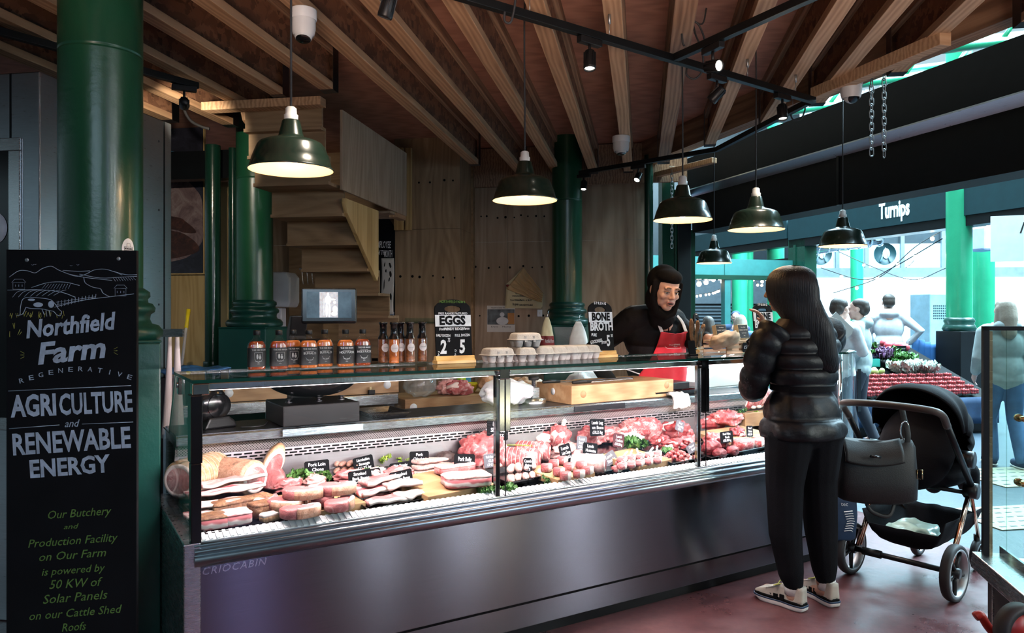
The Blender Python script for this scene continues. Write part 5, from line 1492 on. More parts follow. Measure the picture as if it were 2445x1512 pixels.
def lump(name, label, cat, p, r, rz, mat, seed, amp=0.25, fq=2.0, fat=None, bone=None, group=None, rx=0.0, ry=0.0, fatmat='fat'):
 t = cut(name, label, cat, p, rz, group, rx, ry)
 a = MB(); a.ell((0, 0, r[2] * 0.92), r, (0, 0, 0), 44, 30, amp=amp * 1.35, fq=fq * 1.15, seed=seed, sq=2.4)
 a.v = [(x * (1 + d_), y * (1 + d_), max(z * (1 + d_), 0.0)) for x, y, z, d_ in ((x, y, z, 0.10 * noise.noise(Vector((x * 45, y * 45, z * 45 + seed))) + 0.05 * noise.noise(Vector((x * 110, y * 110, z * 110)))) for x, y, z in a.v)]
 a.build('flesh', M[mat], t)
 if fat:
  cx, cy, cz, rx_, ry_, rz_ = fat
  a = MB(); a.ell((cx * r[0], cy * r[1], r[2] * (0.92 + cz)), (rx_ * r[0], ry_ * r[1], rz_ * r[2]), (0, 0, 0), 24, 16, amp=amp * 0.8, fq=fq, seed=seed + 2, sq=2.3)
  a.build('fat_cap', M[fatmat], t)
 if bone:
  (b0, b1, br) = bone
  a = MB(); a.tube([b0, tuple((x + y) / 2 for x, y in zip(b0, b1)), b1], [br * 1.1, br * 0.85, br * 1.25], 12); a.ell(b1, (br * 1.35, br * 1.2, br * 1.2)); a.build('bone', M['bone'], t)
 return t
def sausage(name, label, p, rz, L, r, mat, bend, group, dz=0.0):
 pts = [(L * (k / 8 - 0.5), bend * L * (1 - (k / 4 - 1) ** 2), r) for k in range(9)]
 rs = [r * 0.45, r * 0.88, r, r * 1.02, r, r * 1.02, r, r * 0.88, r * 0.45]
 a = MB(); a.tube(pts, rs, 14); a.ell(pts[0], (r * 0.5, r * 0.45, r * 0.45)); a.ell(pts[-1], (r * 0.5, r * 0.45, r * 0.45))
 o = a.build(name, M[mat], None, loc=MC @ (p + Vector((0, 0, dz))), rotz=CASE_A + rz)
 return tag(o, label, 'sausage', group)
def rasher(label, p, rz, L, w_, mat, seed, th=0.010, group=None, name='bacon_slice', cat='bacon', rx=0.0, ry=0.0, fold=0.012):
 """long limp slice with a fat edge"""
 t = cut(name, label, cat, p, rz, group, rx, ry)
 def f(u_, v_, top):
  x = (u_ - 0.5) * L; y = (v_ - 0.5) * w_ * (0.8 + 0.3 * noise.noise(Vector((u_ * 3, seed, 0)))) + 0.012 * math.sin(u_ * 4 + seed)
  z = fold * (1 + noise.noise(Vector((u_ * 4, v_ * 1.6, seed * 1.7)))) + (th if top else 0)
  return (x, y, z)
 a = MB()
 n, m_ = 26, 8
 vs = [f(i / n, j / m_, top) for top in (1, 0) for j in range(m_ + 1) for i in range(n + 1)]
 N = (n + 1) * (m_ + 1)
 ix = lambda i, j, k: k * N + j * (n + 1) + i
 fs = []
 for j in range(m_):
  for i in range(n):
   fs.append((ix(i, j, 0), ix(i + 1, j, 0), ix(i + 1, j + 1, 0), ix(i, j + 1, 0)))
   fs.append((ix(i, j + 1, 1), ix(i + 1, j + 1, 1), ix(i + 1, j, 1), ix(i, j, 1)))
 for i in range(n):
  fs.append((ix(i, 0, 1), ix(i + 1, 0, 1), ix(i + 1, 0, 0), ix(i, 0, 0)))
  fs.append((ix(i, m_, 0), ix(i + 1, m_, 0), ix(i + 1, m_, 1), ix(i, m_, 1)))
 for j in range(m_):
  fs.append((ix(0, j, 0), ix(0, j + 1, 0), ix(0, j + 1, 1), ix(0, j, 1)))
  fs.append((ix(n, j, 1), ix(n, j + 1, 1), ix(n, j + 1, 0), ix(n, j, 0)))
 a.add(vs, fs, True); a.build('slice', M[mat], t)
 a = MB()
 pts = [f(i / n, 0.0, True) for i in range(n + 1)]
 a.tube([(x, y, z - th * 0.5) for x, y, z in pts], th * 0.46, 8); a.build('fat_edge', M['fat'], t)
 return t
def leafy(label, p, size, seed, n=9, mat='kale', name='kale_garnish', cat='garnish', high=0.5, cx=1.0):
 rnd = random.Random(seed)
 a = MB()
 for k in range(n):
  ang = rnd.uniform(0, 2 * PI)
  r0 = rnd.uniform(0.0, 0.55) * size[0]
  o = Vector((r0 * math.cos(ang) * 1.0, r0 * math.sin(ang) * size[1] / size[0], rnd.uniform(0.0, high) * size[2]))
  L = rnd.uniform(0.5, 0.8) * size[0] * cx; tilt = rnd.uniform(0.25, 1.1); az = rnd.uniform(0, 2 * PI)
  MM = Matrix.Translation(o) @ Matrix.Rotation(az, 4, 'Z') @ Matrix.Rotation(-tilt * 0.7, 4, 'Y')
  sd = rnd.uniform(0, 99)
  def f(u_, v_):
   w_ = math.sin(PI * min(0.98, 0.12 + 0.8 * u_)) * L * 0.46
   e = abs(v_ - 0.5) * 2
   ru = (e ** 1.4) * 0.19 * L * math.sin(u_ * 26 + v_ * 9 + sd) + 0.10 * L * noise.noise(Vector((u_ * 7, v_ * 7, sd)))
   return (u_ * L * (1 + 0.1 * math.sin(v_ * 20 + sd) * e), (v_ - 0.5) * 2 * w_ + 0.06 * L * e * math.cos(u_ * 30 + sd), max(-o.z + 0.002, ru + 0.16 * L * math.sin(u_ * 2.2)))
  a.grid(f, 18, 10, MM)
 a.v = [(x, y, max(z, 0.0)) for x, y, z in a.v]
 o = a.build(name, M[mat], None, loc=MC @ p, rotz=CASE_A)
 return tag(o, label, cat)
def wood_board(label, px0, py0, px1, py1, depth, h=0.036, rz=0.0):
 """front bottom corners given by pixels"""
 p, q = spot_on(px0, py0), spot_on(px1, py1)
 L = (q - p).length; an = math.atan2(q.y - p.y, q.x - p.x)
 o = thing('serving_board', label, 'board', MC @ p, CASE_A + an, 'wooden serving boards in the display')
 a = MB(); a.prism([(0, 0.002), (depth, 0.002 + depth * 0.1), (depth, h + depth * 0.1), (0, h)], 0, L, 'x'); a.build('plank', M['board_wood'], o, 0.003)
 a = MB(); a.box(0.02, L - 0.02, 0.02, depth - 0.02, 0.0002 , 0.003, Matrix.Rotation(math.atan(0.1), 4, 'X')); a.build('feet', M['black_rubber'], o)
 return o
def deck_tray(label, px0, py0, px1, py1, depth, h=0.02):
 p, q = spot_on(px0, py0), spot_on(px1, py1)
 L = (q - p).length; an = math.atan2(q.y - p.y, q.x - p.x)
 Mx = MC @ Matrix.Translation(p) @ Matrix.Rotation(an, 4, 'Z') @ Matrix.Rotation(math.atan(0.1), 4, 'X') @ Matrix.Translation((L / 2, depth / 2, 0.002))
 return make_tray(label, Mx, L, depth, h, group='black plastic trays')
deck_tray('black tray of bacon and belly slices at the left end of the display', 492, 1288, 688, 1254, 0.34)
wood_board('wooden board carrying the stacked pork chops', 692, 1257, 874, 1216, 0.25)
deck_tray('black tray of bacon joints right of the pork chops', 880, 1228, 1028, 1196, 0.27)
wood_board('large wooden board with the slab of pork belly on its right', 1022, 1207, 1184, 1172, 0.30)
deck_tray('black tray of pale thin sausages behind the large board', 975, 1152, 1088, 1130, 0.20)
deck_tray('black tray of brown sausages at the back, left of the green garnish', 790, 1152, 900, 1132, 0.20)
deck_tray('black tray of fat sausages at the middle of the display front', 1214, 1166, 1322, 1142, 0.20, 0.026)
wood_board('wooden board under the square cut lamb loin chops', 1332, 1165, 1421, 1142, 0.22)
deck_tray('black tray with the round lamb noisette joint', 1424, 1140, 1524, 1116, 0.24)
wood_board('wooden board of lamb cutlets right of the noisette', 1528, 1132, 1604, 1110, 0.26)
deck_tray('black tray of diced red beef', 1606, 1116, 1690, 1096, 0.24)
deck_tray('black tray of dark fillet steaks', 1697, 1102, 1800, 1078, 0.24)
deck_tray('black tray with the thick marbled steaks at the right', 1760, 1088, 1842, 1070, 0.20)
deck_tray('empty black tray behind the lamb cutlets', 1540, 1086, 1600, 1074, 0.16)
B = 0.040
roll('large rolled pork roast with golden rind, leftmost in the display', spot_on(462, 1188) + Vector((0.03, 0.05, 0)), 0.75, 0.25, 0.088, 'rind_golden', name='pork_roast', cat='roast', strings=9, face='pork')
roll('rolled pork shoulder with pink rind beside the leftmost roast', spot_on(578, 1186) + Vector((0.0, 0.06, 0)), 2.15, 0.19, 0.080, 'rind', name='pork_shoulder', cat='roast', strings=0, face='pork')
t = cut('pork_loin', 'tall piece of pork loin standing on end with rind at its left', 'pork loin', spot_on(652, 1168) + Vector((0, 0.03, 0)), -0.25, None, 0.0, R(12))
ol = outline([(-0.05, 0.0), (-0.06, 0.06), (-0.045, 0.14), (-0.01, 0.185), (0.018, 0.175), (0.028, 0.13), (0.024, 0.09), (0.05, 0.055), (0.06, 0.015), (0.03, 0.0)])
a = MB(); slab(a, ol, -0.06, 0.06, 0.95, 0.004, 3); a.v = [(x, -z, y) for x, y, z in a.v]; a.build('lean', M['pork'], t)
n = len(ol); c_ = sum(ol, Vector()) / n
for nm, mt, k0, k1, ex in (('rind', 'rind_golden', 0.93, 1.03, 0.0), ('fat_layer', 'fat', 0.72, 0.955, 0.0045)):
 rings = []
 for i in range(0, int(n * 0.5)):
  q = ol[i]; inn, out = c_ + (q - c_) * k0, c_ + (q - c_) * k1
  rings.append([Vector((inn.x, -0.060 - ex, inn.y)), Vector((out.x, -0.056 - ex, out.y)), Vector((out.x, 0.056 + ex, out.y)), Vector((inn.x, 0.060 + ex, inn.y))])
 a = MB(); a.loft(rings); a.build(nm, M[mt], t)
for k, (px, py, rz, L, w_, mt, dz, lab) in enumerate((
  (535, 1252, 0.10, 0.26, 0.075, 'streaky', 0.02, 'lowest long pink belly slice at the left of the pile'),
  (560, 1240, 0.22, 0.28, 0.08, 'pork_pale', 0.045, 'wide pale belly slice on the left pile'),
  (545, 1228, 0.16, 0.30, 0.085, 'streaky', 0.07, 'long streaky belly slice draped over the left pile'),
  (600, 1236, -0.10, 0.22, 0.07, 'pork', 0.04, 'pink belly slice at the right side of the left pile'),
  (560, 1214, 0.20, 0.27, 0.09, 'pork_pale', 0.085, 'topmost thick pale belly slice of the left pile'))):
 rasher(lab, spot_on(px, py) + Vector((0, 0.05, dz)), rz, L, w_, mt, k + 1, 0.014, 'belly slices heaped at the left of the display', 'belly_slice', 'pork belly', fold=0.010)
def block(label, p, rz, sx_, sy_, sz_, mat, seed, name, cat, group=None, cap=None):
 t = cut(name, label, cat, p, rz, group)
 ol_ = outline([(-sx_ / 2, -sy_ / 2), (0, -sy_ * 0.54), (sx_ / 2, -sy_ / 2), (sx_ * 0.54, 0), (sx_ / 2, sy_ / 2), (0, sy_ * 0.54), (-sx_ / 2, sy_ / 2), (-sx_ * 0.53, 0)])
 a = MB(); slab(a, ol_, 0, sz_, 1.0, 0.006, seed, 0.007); a.build('lean', M[mat], t)
 if cap:
  a = MB(); slab(a, [q * 1.01 for q in ol_], sz_ - 0.010, sz_ + 0.004, 1.0, 0.006, seed, 0.004); a.build('crust' if cap == 'smoked' else 'fat_cap', M[cap], t)
 return t
block('smoked dark crusted bacon block at the left front of the tray', spot_on(512, 1272, 0.01) + Vector((0, 0.05, 0.005)), 0.05, 0.11, 0.07, 0.045, 'belly', 1, 'smoked_block', 'bacon', 'smoked bacon blocks', 'smoked')
block('striped bacon block in the middle front of the left tray', spot_on(570, 1262, 0.01) + Vector((0, 0.05, 0.005)), 0.12, 0.095, 0.07, 0.045, 'belly', 2, 'smoked_block', 'bacon', 'smoked bacon blocks', 'belly')
block('long dark smoked bacon block behind the striped ones', spot_on(590, 1242, 0.01) + Vector((0, 0.09, 0.01)), 0.25, 0.22, 0.06, 0.05, 'smoked', 3, 'smoked_block', 'bacon', 'smoked bacon blocks', 'smoked')
block('dark smoked bacon end at the right of the left tray', spot_on(634, 1246, 0.01) + Vector((0, 0.06, 0.008)), 0.35, 0.09, 0.06, 0.05, 'smoked', 4, 'smoked_block', 'bacon', 'smoked bacon blocks', 'smoked')
block('pale narrow smoked rind piece at the right front corner of the left tray', spot_on(660, 1248, 0.01) + Vector((0, 0.03, 0.004)), 0.42, 0.11, 0.032, 0.028, 'ham_skin', 5, 'smoked_block', 'bacon', 'smoked bacon blocks', 'fat')
for k, (px, py, dz, rz, lab) in enumerate(((722, 1240, 0.0, 0.05, 'front pork chop on the board, rind towards the glass'), (688, 1222, 0.0, -0.9, 'pork chop at the left rear of the board'), (818, 1222, 0.0, 0.9, 'pork chop at the right of the board, red lean showing'), (762, 1212, 0.0, 2.6, 'pork chop at the bottom middle of the stack'),
                                           (728, 1221, 0.0415, -0.3, 'pork chop lying on top of the stack at left, golden rind'), (810, 1209, 0.0415, -0.12, 'pork chop lying on top of the stack at right, pale rind'))):
 chop(lab, spot_on(px, py, B) + Vector((0, 0.045, dz)), rz, 0.040, 0.98, 'pork', 'rind', CHOP, (0.05, 0.52), 'thick pork chops on the wooden board')
for k, (px, py, rz, L, w_, mt, dz, lab) in enumerate(((940, 1215, 0.15, 0.20, 0.06, 'pork', 0.008, 'front pink back bacon slice in the tray right of the chops'), (985, 1205, -0.1, 0.13, 0.07, 'pork_pale', 0.012, 'pale fatty bacon slice at the right of the tray'), (915, 1202, 0.30, 0.22, 0.07, 'streaky', 0.03, 'streaky bacon slice leaning across the tray'),
                                                      (925, 1190, 0.35, 0.24, 0.08, 'pork', 0.055, 'large pink bacon slab on top of the tray, below the price cards'), (970, 1196, 0.1, 0.16, 0.08, 'pork_pale', 0.04, 'white edged bacon slice behind the front one'), (880, 1196, 0.5, 0.20, 0.06, 'lamb', 0.03, 'red bacon slice beside the pork chops'))):
 rasher(lab, spot_on(px, py) + Vector((0, 0.05, dz)), rz, L, w_, mt, k + 21, 0.020, 'bacon slices in the tray right of the chops', fold=0.010)
for k, (px, py, dz, rz, lab) in enumerate(((700, 1178, 0.0, 0.4, 'raw pink pork piece left of the price card for loin chops'), (760, 1176, 0.01, 1.2, 'pork piece behind the chop stack'), (845, 1168, 0.02, 0.2, 'pale pork slice behind the chop stack, under the bacon cards'), (900, 1165, 0.02, 0.5, 'pink pork slice below the bacon price cards'), (960, 1160, 0.02, 0.3, 'pale pork slice right of the bacon price cards'))):
 lump('pork_piece', lab, 'pork', spot_on(px, py) + Vector((0, 0.05, dz)), (0.075, 0.045, 0.028), rz, 'pork' if k % 2 == 0 else 'pork_pale', k + 3, 0.3, 2.5, (0.1, -0.2, 0.35, 0.8, 0.6, 0.7), group='pork pieces behind the chops')
rnd = random.Random(5)
G1 = 'brown sausages in the tray at the back'
for k in range(9):
 p = spot_on(820 + (k % 5) * 16, 1140 - (k // 5) * 6) + Vector((0, 0.06, 0.008 + 0.024 * (k // 5)))
 sausage('cumberland_sausage', 'plump brown sausage in the tray behind the lincolnshire price card', p, 0.9 + rnd.uniform(-0.15, 0.15), 0.11, 0.0135, 'sausage_brown', 0.06, G1)
G2 = 'thin pale sausages right of the streaky bacon cards'
for k in range(22):
 r_, c__ = k // 8, k % 8
 p = spot_on(1000 + c__ * 10 + r_ * 3, 1146 - r_ * 5 - c__ * 1.4) + Vector((0, 0.05, 0.008 + 0.019 * r_))
 sausage('chipolata', 'thin pale sausage in the tray right of the streaky bacon price cards', p, 2.2 + rnd.uniform(-0.35, 0.35), 0.10, 0.0105, 'sausage_pink', 0.07, G2)
tag(lump('orange_sausage_piece', 'small orange cooked sausage end on the thin sausage tray', 'sausage', spot_on(1070, 1139, 0.008) + Vector((0, 0.03, 0.01)), (0.03, 0.013, 0.012), 0.1, 'smoked', 5, 0.1), None, None)
G3 = 'fat white speckled sausages at the middle front'
for k in range(9):
 r_, c__ = k // 5, k % 5
 p = spot_on(1236 + c__ * 17, 1160 - c__ * 3.2 - r_ * 8) + Vector((0, 0.05, 0.008 + r_ * 0.03))
 sausage('pork_sausage', 'fat speckled sausage in the black tray at the middle front', p, 0.95 + rnd.uniform(-0.12, 0.12), 0.115, 0.0175, 'sausage_pink', 0.05, G3)
for k in range(7):
 p = spot_on(1180 + k * 17, 1128 - k * 2.5) + Vector((0, 0.06, 0.004))
 sausage('pork_sausage', 'pale sausage in the row behind the middle hinge post', p, 0.8 + rnd.uniform(-0.1, 0.1), 0.11, 0.016, 'sausage_pink', 0.05, 'pale sausages behind the middle tray')
for k, (px, py) in enumerate(((1072, 1112), (1142, 1108))):
 lump('black_pudding', ('dark black pudding left of the pork belly price card', 'dark speckled black pudding right of the pork belly price card')[k], 'black pudding', spot_on(px, py) + Vector((0, 0.04, 0)), (0.06, 0.04, 0.032), 0.3, 'black_pudding', k, 0.08)
t = block('thick slab of pork belly on the right half of the large board', spot_on(1132, 1168, B) + Vector((0, 0.075, 0.002)), -0.22, 0.19, 0.12, 0.048, 'belly', 9, 'pork_belly', 'pork belly', None, 'pork_pale')
block('smaller slab of pork belly behind the front one', spot_on(1118, 1146, B) + Vector((0, 0.13, 0.006)), 0.1, 0.17, 0.08, 0.04, 'pork', 10, 'pork_belly', 'pork belly', None, 'pork_pale')
lump('lamb_shoulder', 'large red lamb shoulder behind the middle glass post', 'lamb shoulder', spot_on(1180, 1112) + Vector((0, 0.10, 0)), (0.125, 0.085, 0.075), 0.25, 'lamb', 11, 0.22, 1.6, (0.45, -0.1, 0.25, 0.55, 0.7, 0.55), ((0.10, -0.02, 0.11), (0.15, -0.03, 0.145), 0.014), ry=-0.12)
roll('tied roll of lamb with string rings, spiral cut end towards the glass', spot_on(1272, 1130) + Vector((-0.02, 0.10, 0)), -0.80, 0.21, 0.060, 'lamb', strings=10, fat=False, name='lamb_roll')
roll('second tied lamb roll lying behind the first one', spot_on(1310, 1112) + Vector((0.0, 0.15, 0.0)), -0.85, 0.18, 0.055, 'lamb', strings=8, fat=False, name='lamb_roll')
a = MB()
for k in range(16):
 a.tube([(k * 0.008, 0, 0), (k * 0.008 + 0.012, 0.010 * (-1) ** k, 0.006)], 0.0012, 4)
a.tube([(0, 0, 0), (0.06, 0.002, 0.004), (0.13, 0, 0.0)], 0.0014, 5)
tag(a.build('herb_sprig', M['parsley'], None, loc=MC @ (spot_on(1272, 1130) + Vector((-0.07, 0.13, 0.122))), rotz=CASE_A - 0.75), 'green herb sprig tied on top of the lamb roll', 'herb')
lump('lamb_joint', 'round lamb joint behind the rolls, left of the shank', 'lamb', spot_on(1312, 1075) + Vector((0, 0.05, 0)), (0.075, 0.055, 0.05), 0.2, 'lamb', 14, 0.2, 1.8, (-0.3, -0.3, 0.3, 0.7, 0.7, 0.6))
lump('lamb_shank', 'lamb shank with upright bone end at the back', 'lamb', spot_on(1352, 1078) + Vector((0, 0.06, 0)), (0.065, 0.05, 0.07), 0.4, 'lamb', 15, 0.28, 1.6, (-0.4, 0, 0.2, 0.6, 0.8, 0.7), ((0.015, 0, 0.10), (0.03, -0.01, 0.155), 0.011))
lump('leg_of_lamb', 'lamb leg under the leg on bone price card', 'lamb', spot_on(1425, 1068) + Vector((0, 0.08, 0)), (0.10, 0.06, 0.055), -0.2, 'lamb', 16, 0.22, 1.7, (0.3, -0.2, 0.3, 0.6, 0.6, 0.6))
lump('leg_of_lamb', 'second lamb leg partly behind the dark cutlets price card', 'lamb', spot_on(1468, 1062) + Vector((0, 0.08, 0)), (0.09, 0.06, 0.05), 0.1, 'lamb', 17, 0.22, 1.9, (0.2, -0.4, 0.3, 0.7, 0.5, 0.5))
lump('lamb_neck', 'pale pink lamb pieces under the best end price card', 'lamb', spot_on(1370, 1098) + Vector((0, 0.06, 0)), (0.09, 0.05, 0.038), 0.1, 'pork_pale', 18, 0.3, 2.2, (0.0, -0.3, 0.3, 0.8, 0.5, 0.6))
for k, (px, py, rz) in enumerate(((1312, 1128, 0.2), (1342, 1138, 0.1), (1358, 1148, 0.2), (1390, 1143, 0.0), (1412, 1134, 0.15), (1330, 1118, 0.5), (1366, 1126, 0.3), (1396, 1122, 0.2), (1350, 1110, 0.1))):
 chop('square cut lamb loin chop in rows on its wooden board', spot_on(px, py, B) + Vector((0, 0.03, 0)), rz + 0.3, 0.034, 0.86, 'lamb', 'fat', LCHOP, (0.0, 0.55), 'lamb loin chops on the board', 'lamb_chop', 'lamb chop')
roll('round lamb noisette joint with dark red cut face and white fat ring', spot_on(1438, 1140) + Vector((-0.015, 0.09, 0.006)), -0.75, 0.165, 0.052, 'pork_pale', name='lamb_noisette', strings=0, face='fillet')
for k, (px, py, rz) in enumerate(((1480, 1132, 0.3), (1502, 1125, -0.1), (1488, 1120, 0.9))):
 chop('small lamb chop in the tray beside the noisette joint', spot_on(px, py) + Vector((0, 0.03, 0.006)), rz, 0.026, 0.85, 'lamb', 'fat', LCHOP, (0.0, 0.6), 'lamb chops beside the noisette joint', 'lamb_chop', 'lamb chop')
for k in range(10):
 px, py = 1500 + (k % 5) * 21, 1122 - (k % 5) * 3.6 - (k // 5) * 9
 t = chop('lamb cutlet with pale bone in the heap on the right hand board', spot_on(px, py, B) + Vector((0, 0.05, 0.012 * (k // 5))), 0.6 + 0.25 * math.sin(k * 2.1), 0.022, 0.86, 'lamb', 'fat', LCHOP, (0.0, 0.6), 'lamb cutlets on the board', 'lamb_cutlet', 'lamb cutlet', ry=R(-14))
 a = MB(); a.tube([(0.02, 0.0, 0.012), (0.06, 0.012, 0.014), (0.095, 0.016, 0.013)], [0.006, 0.005, 0.0055], 8); a.build('rib_bone', M['bone'], t)
lump('beef_topside', 'largest beef joint with white fat collar, at the back right', 'beef joint', spot_on(1555, 1060) + Vector((0, 0.10, 0)), (0.155, 0.09, 0.072), 0.05, 'beef_marbled', 21, 0.16, 1.5, (-0.55, -0.2, -0.25, 0.55, 0.75, 0.75))
lump('beef_brisket', 'fat topped beef piece right of the largest joint', 'beef joint', spot_on(1632, 1056) + Vector((0, 0.06, 0)), (0.10, 0.06, 0.058), -0.2, 'beef', 22, 0.25, 1.8, (-0.1, 0.2, 0.45, 0.85, 0.7, 0.55))
lump('beef_rib', 'long pale fat covered beef rib at the back behind the right post', 'beef joint', spot_on(1700, 1032) + Vector((0, 0.08, 0)), (0.17, 0.06, 0.05), -0.25, 'beef', 23, 0.2, 1.8, (0.1, 0.0, 0.35, 0.9, 0.8, 0.6))
for k, (px, py, sx_, lab) in enumerate(((1620, 1082, 0.075, 'red beef piece with a white fat side in front of the brisket'), (1660, 1072, 0.08, 'red beef piece beside the right glass post'), (1590, 1072, 0.06, 'pale fat trimmed beef piece left of the diced beef'), (1716, 1066, 0.09, 'red beef slice row behind the fillet tray'), (1775, 1052, 0.08, 'red sirloin slices behind the sirloin price card'))):
 lump('beef_piece', lab, 'beef', spot_on(px, py) + Vector((0, 0.05, 0)), (sx_, 0.045, 0.036), 0.2 * k, 'beef_marbled' if k % 2 else 'beef', 30 + k, 0.28, 2.2, (-0.1, -0.35, 0.1, 0.8, 0.6, 0.7), group='cut beef pieces at the right of the display')
a = MB()
rnd = random.Random(8)
for k in range(85):
 x, y = rnd.gauss(0, 0.055), rnd.gauss(0, 0.032)
 z = max(0.006, 0.045 - 9 * (x * x * 0.4 + y * y) + rnd.uniform(-0.012, 0.004)) if rnd.random() < 0.6 else 0.008
 a.ell((x, y, z), (rnd.uniform(0.010, 0.016), rnd.uniform(0.009, 0.013), rnd.uniform(0.008, 0.012)), (rnd.random() * 3, rnd.random() * 3, rnd.random() * 3), 8, 6, amp=0.3, seed=k, sq=3)
tag(a.build('diced_beef', M['beef_marbled'], None, loc=MC @ (spot_on(1648, 1110) + Vector((0, 0.10, 0.005))), rotz=CASE_A), 'heap of diced red beef in the tray left of the right glass post', 'diced beef', kind='stuff')
for k, (px, py, r_, mt, lab) in enumerate(((1712, 1090, (0.062, 0.04, 0.04), 'fillet', 'largest dark beef fillet piece beside the right post'), (1732, 1098, (0.042, 0.034, 0.026), 'fillet', 'dark fillet steak at the front of its tray'), (1762, 1092, (0.042, 0.034, 0.026), 'fillet', 'dark fillet steak right of the front one'), (1738, 1078, (0.045, 0.035, 0.034), 'fillet', 'dark fillet steak under the fillet price card'))):
 lump('fillet_steak', lab, 'fillet steak', spot_on(px, py) + Vector((0, 0.04, 0.005)), r_, 0.3 * k, mt, 40 + k, 0.1, 1.5, group='dark fillet steaks')
chop('thick marbled ribeye steak with cream fat at the right of the display', spot_on(1792, 1080) + Vector((0, 0.06, 0.006)), 0.15, 0.058, 0.98, 'beef_marbled', 'fat', STEAK, (0.3, 0.8), None, 'ribeye_steak', 'steak')
chop('pale marbled steak half hidden by the customer\'s jacket', spot_on(1832, 1072) + Vector((0, 0.06, 0.006)), 0.4, 0.045, 0.9, 'beef_marbled', 'fat', STEAK, (0.0, 0.6), None, 'ribeye_steak', 'steak')
wood_board('long pale board behind the ribeye steaks', 1735, 1066, 1845, 1046, 0.24, 0.03)
lump('beef_steak', 'large marbled beef steak below the green garnish at the right', 'steak', spot_on(1770, 1035) + Vector((0, 0.12, 0.035)), (0.13, 0.07, 0.05), 0.1, 'beef_marbled', 51, 0.2, 1.8, (0.5, 0.1, 0.1, 0.4, 0.7, 0.7))
t = roll('tied rib of beef with bones towards the glass, at the far right back', Vector((case_x(1800, 0.70, 985), 0.70, 0.80)), 0.06, 0.30, 0.075, 'beef_marbled', name='rib_of_beef', strings=6, fat=True)
a = MB()
for k in range(4): a.ell((-0.09 + k * 0.06, -0.062, 0.025), (0.018, 0.02, 0.012))
a.build('rib_bones', M['bone'], t)
a = MB(); a.box(-0.22, 0.30, -0.12, 0.16, 0.0, 0.090)
tag(a.build('display_riser', M['board_wood'], None, 0.003, loc=MC @ Vector((case_x(1800, 0.70, 985), 0.70, 0.708)), rotz=CASE_A), 'wooden riser block under the tied rib of beef', 'riser')
for k, (x, y, r_, mt) in enumerate(((CL + 0.12, 0.75, (0.06, 0.05, 0.04), 'beef_marbled'), (CL + 0.18, 1.0, (0.06, 0.05, 0.035), 'pork'), (CL + 0.10, 1.2, (0.07, 0.05, 0.05), 'beef'))):
 lump('corner_joint', ('red beef joint in the rounded end of the counter, nearest the glass', 'pink pork joint in the rounded end of the counter', 'dark red joint farthest along the rounded end of the counter')[k], 'meat joint', Vector((x, y, 0.602)), r_, 0.4 * k, mt, 60 + k, 0.2)
for px, py, sz, n_, mt, lab in ((745, 1166, (0.10, 0.06, 0.05), 22, 'kale', 'curly kale below the loin chops price card'), (645, 1216, (0.045, 0.04, 0.05), 10, 'kale', 'small tuft of curly kale left of the pork chop board'), (915, 1118, (0.075, 0.05, 0.06), 16, 'parsley', 'bright green curly garnish at the back behind the lincolnshire card'),
                               (965, 1114, (0.055, 0.045, 0.05), 12, 'parsley', 'bright green curly garnish left of the chipolatas card'), (900, 1140, (0.05, 0.03, 0.04), 8, 'kale', 'dark kale between the bacon price cards'), (1102, 1096, (0.04, 0.03, 0.035), 7, 'parsley', 'little green tuft above the pork belly card'),
                               (1175, 1192, (0.06, 0.035, 0.035), 14, 'kale', 'curly kale at the front edge left of the middle post'), (1232, 1184, (0.065, 0.032, 0.035), 14, 'kale', 'curly kale at the front edge under the fat sausages'), (1322, 1162, (0.055, 0.035, 0.03), 12, 'kale', 'curly kale left of the loin chop board'),
                               (1225, 1112, (0.05, 0.03, 0.03), 8, 'kale', 'kale in the shade below the tied lamb roll'), (1530, 1082, (0.12, 0.045, 0.04), 22, 'kale', 'long bed of kale in front of the largest beef joint'), (1610, 1090, (0.05, 0.03, 0.025), 8, 'kale', 'small kale sprigs left of the diced beef'),
                               (1765, 1022, (0.10, 0.05, 0.06), 24, 'kale', 'thick green garnish below the tied rib of beef'), (1815, 1020, (0.06, 0.04, 0.05), 14, 'parsley', 'bright parsley beside the customer\'s sleeve'), (1735, 1060, (0.05, 0.03, 0.03), 8, 'kale', 'kale sprig above the fillet price card')):
 leafy(lab, spot_on(px, py) + Vector((0, 0.04, 0.004 if py > 1030 else 0.05)), sz, px, n_, mt)
leafy('pale frilly lettuce in the rounded end of the counter', Vector((CL + 0.16, 0.55, 0.604)), (0.07, 0.06, 0.06), 77, 14, 'parsley')
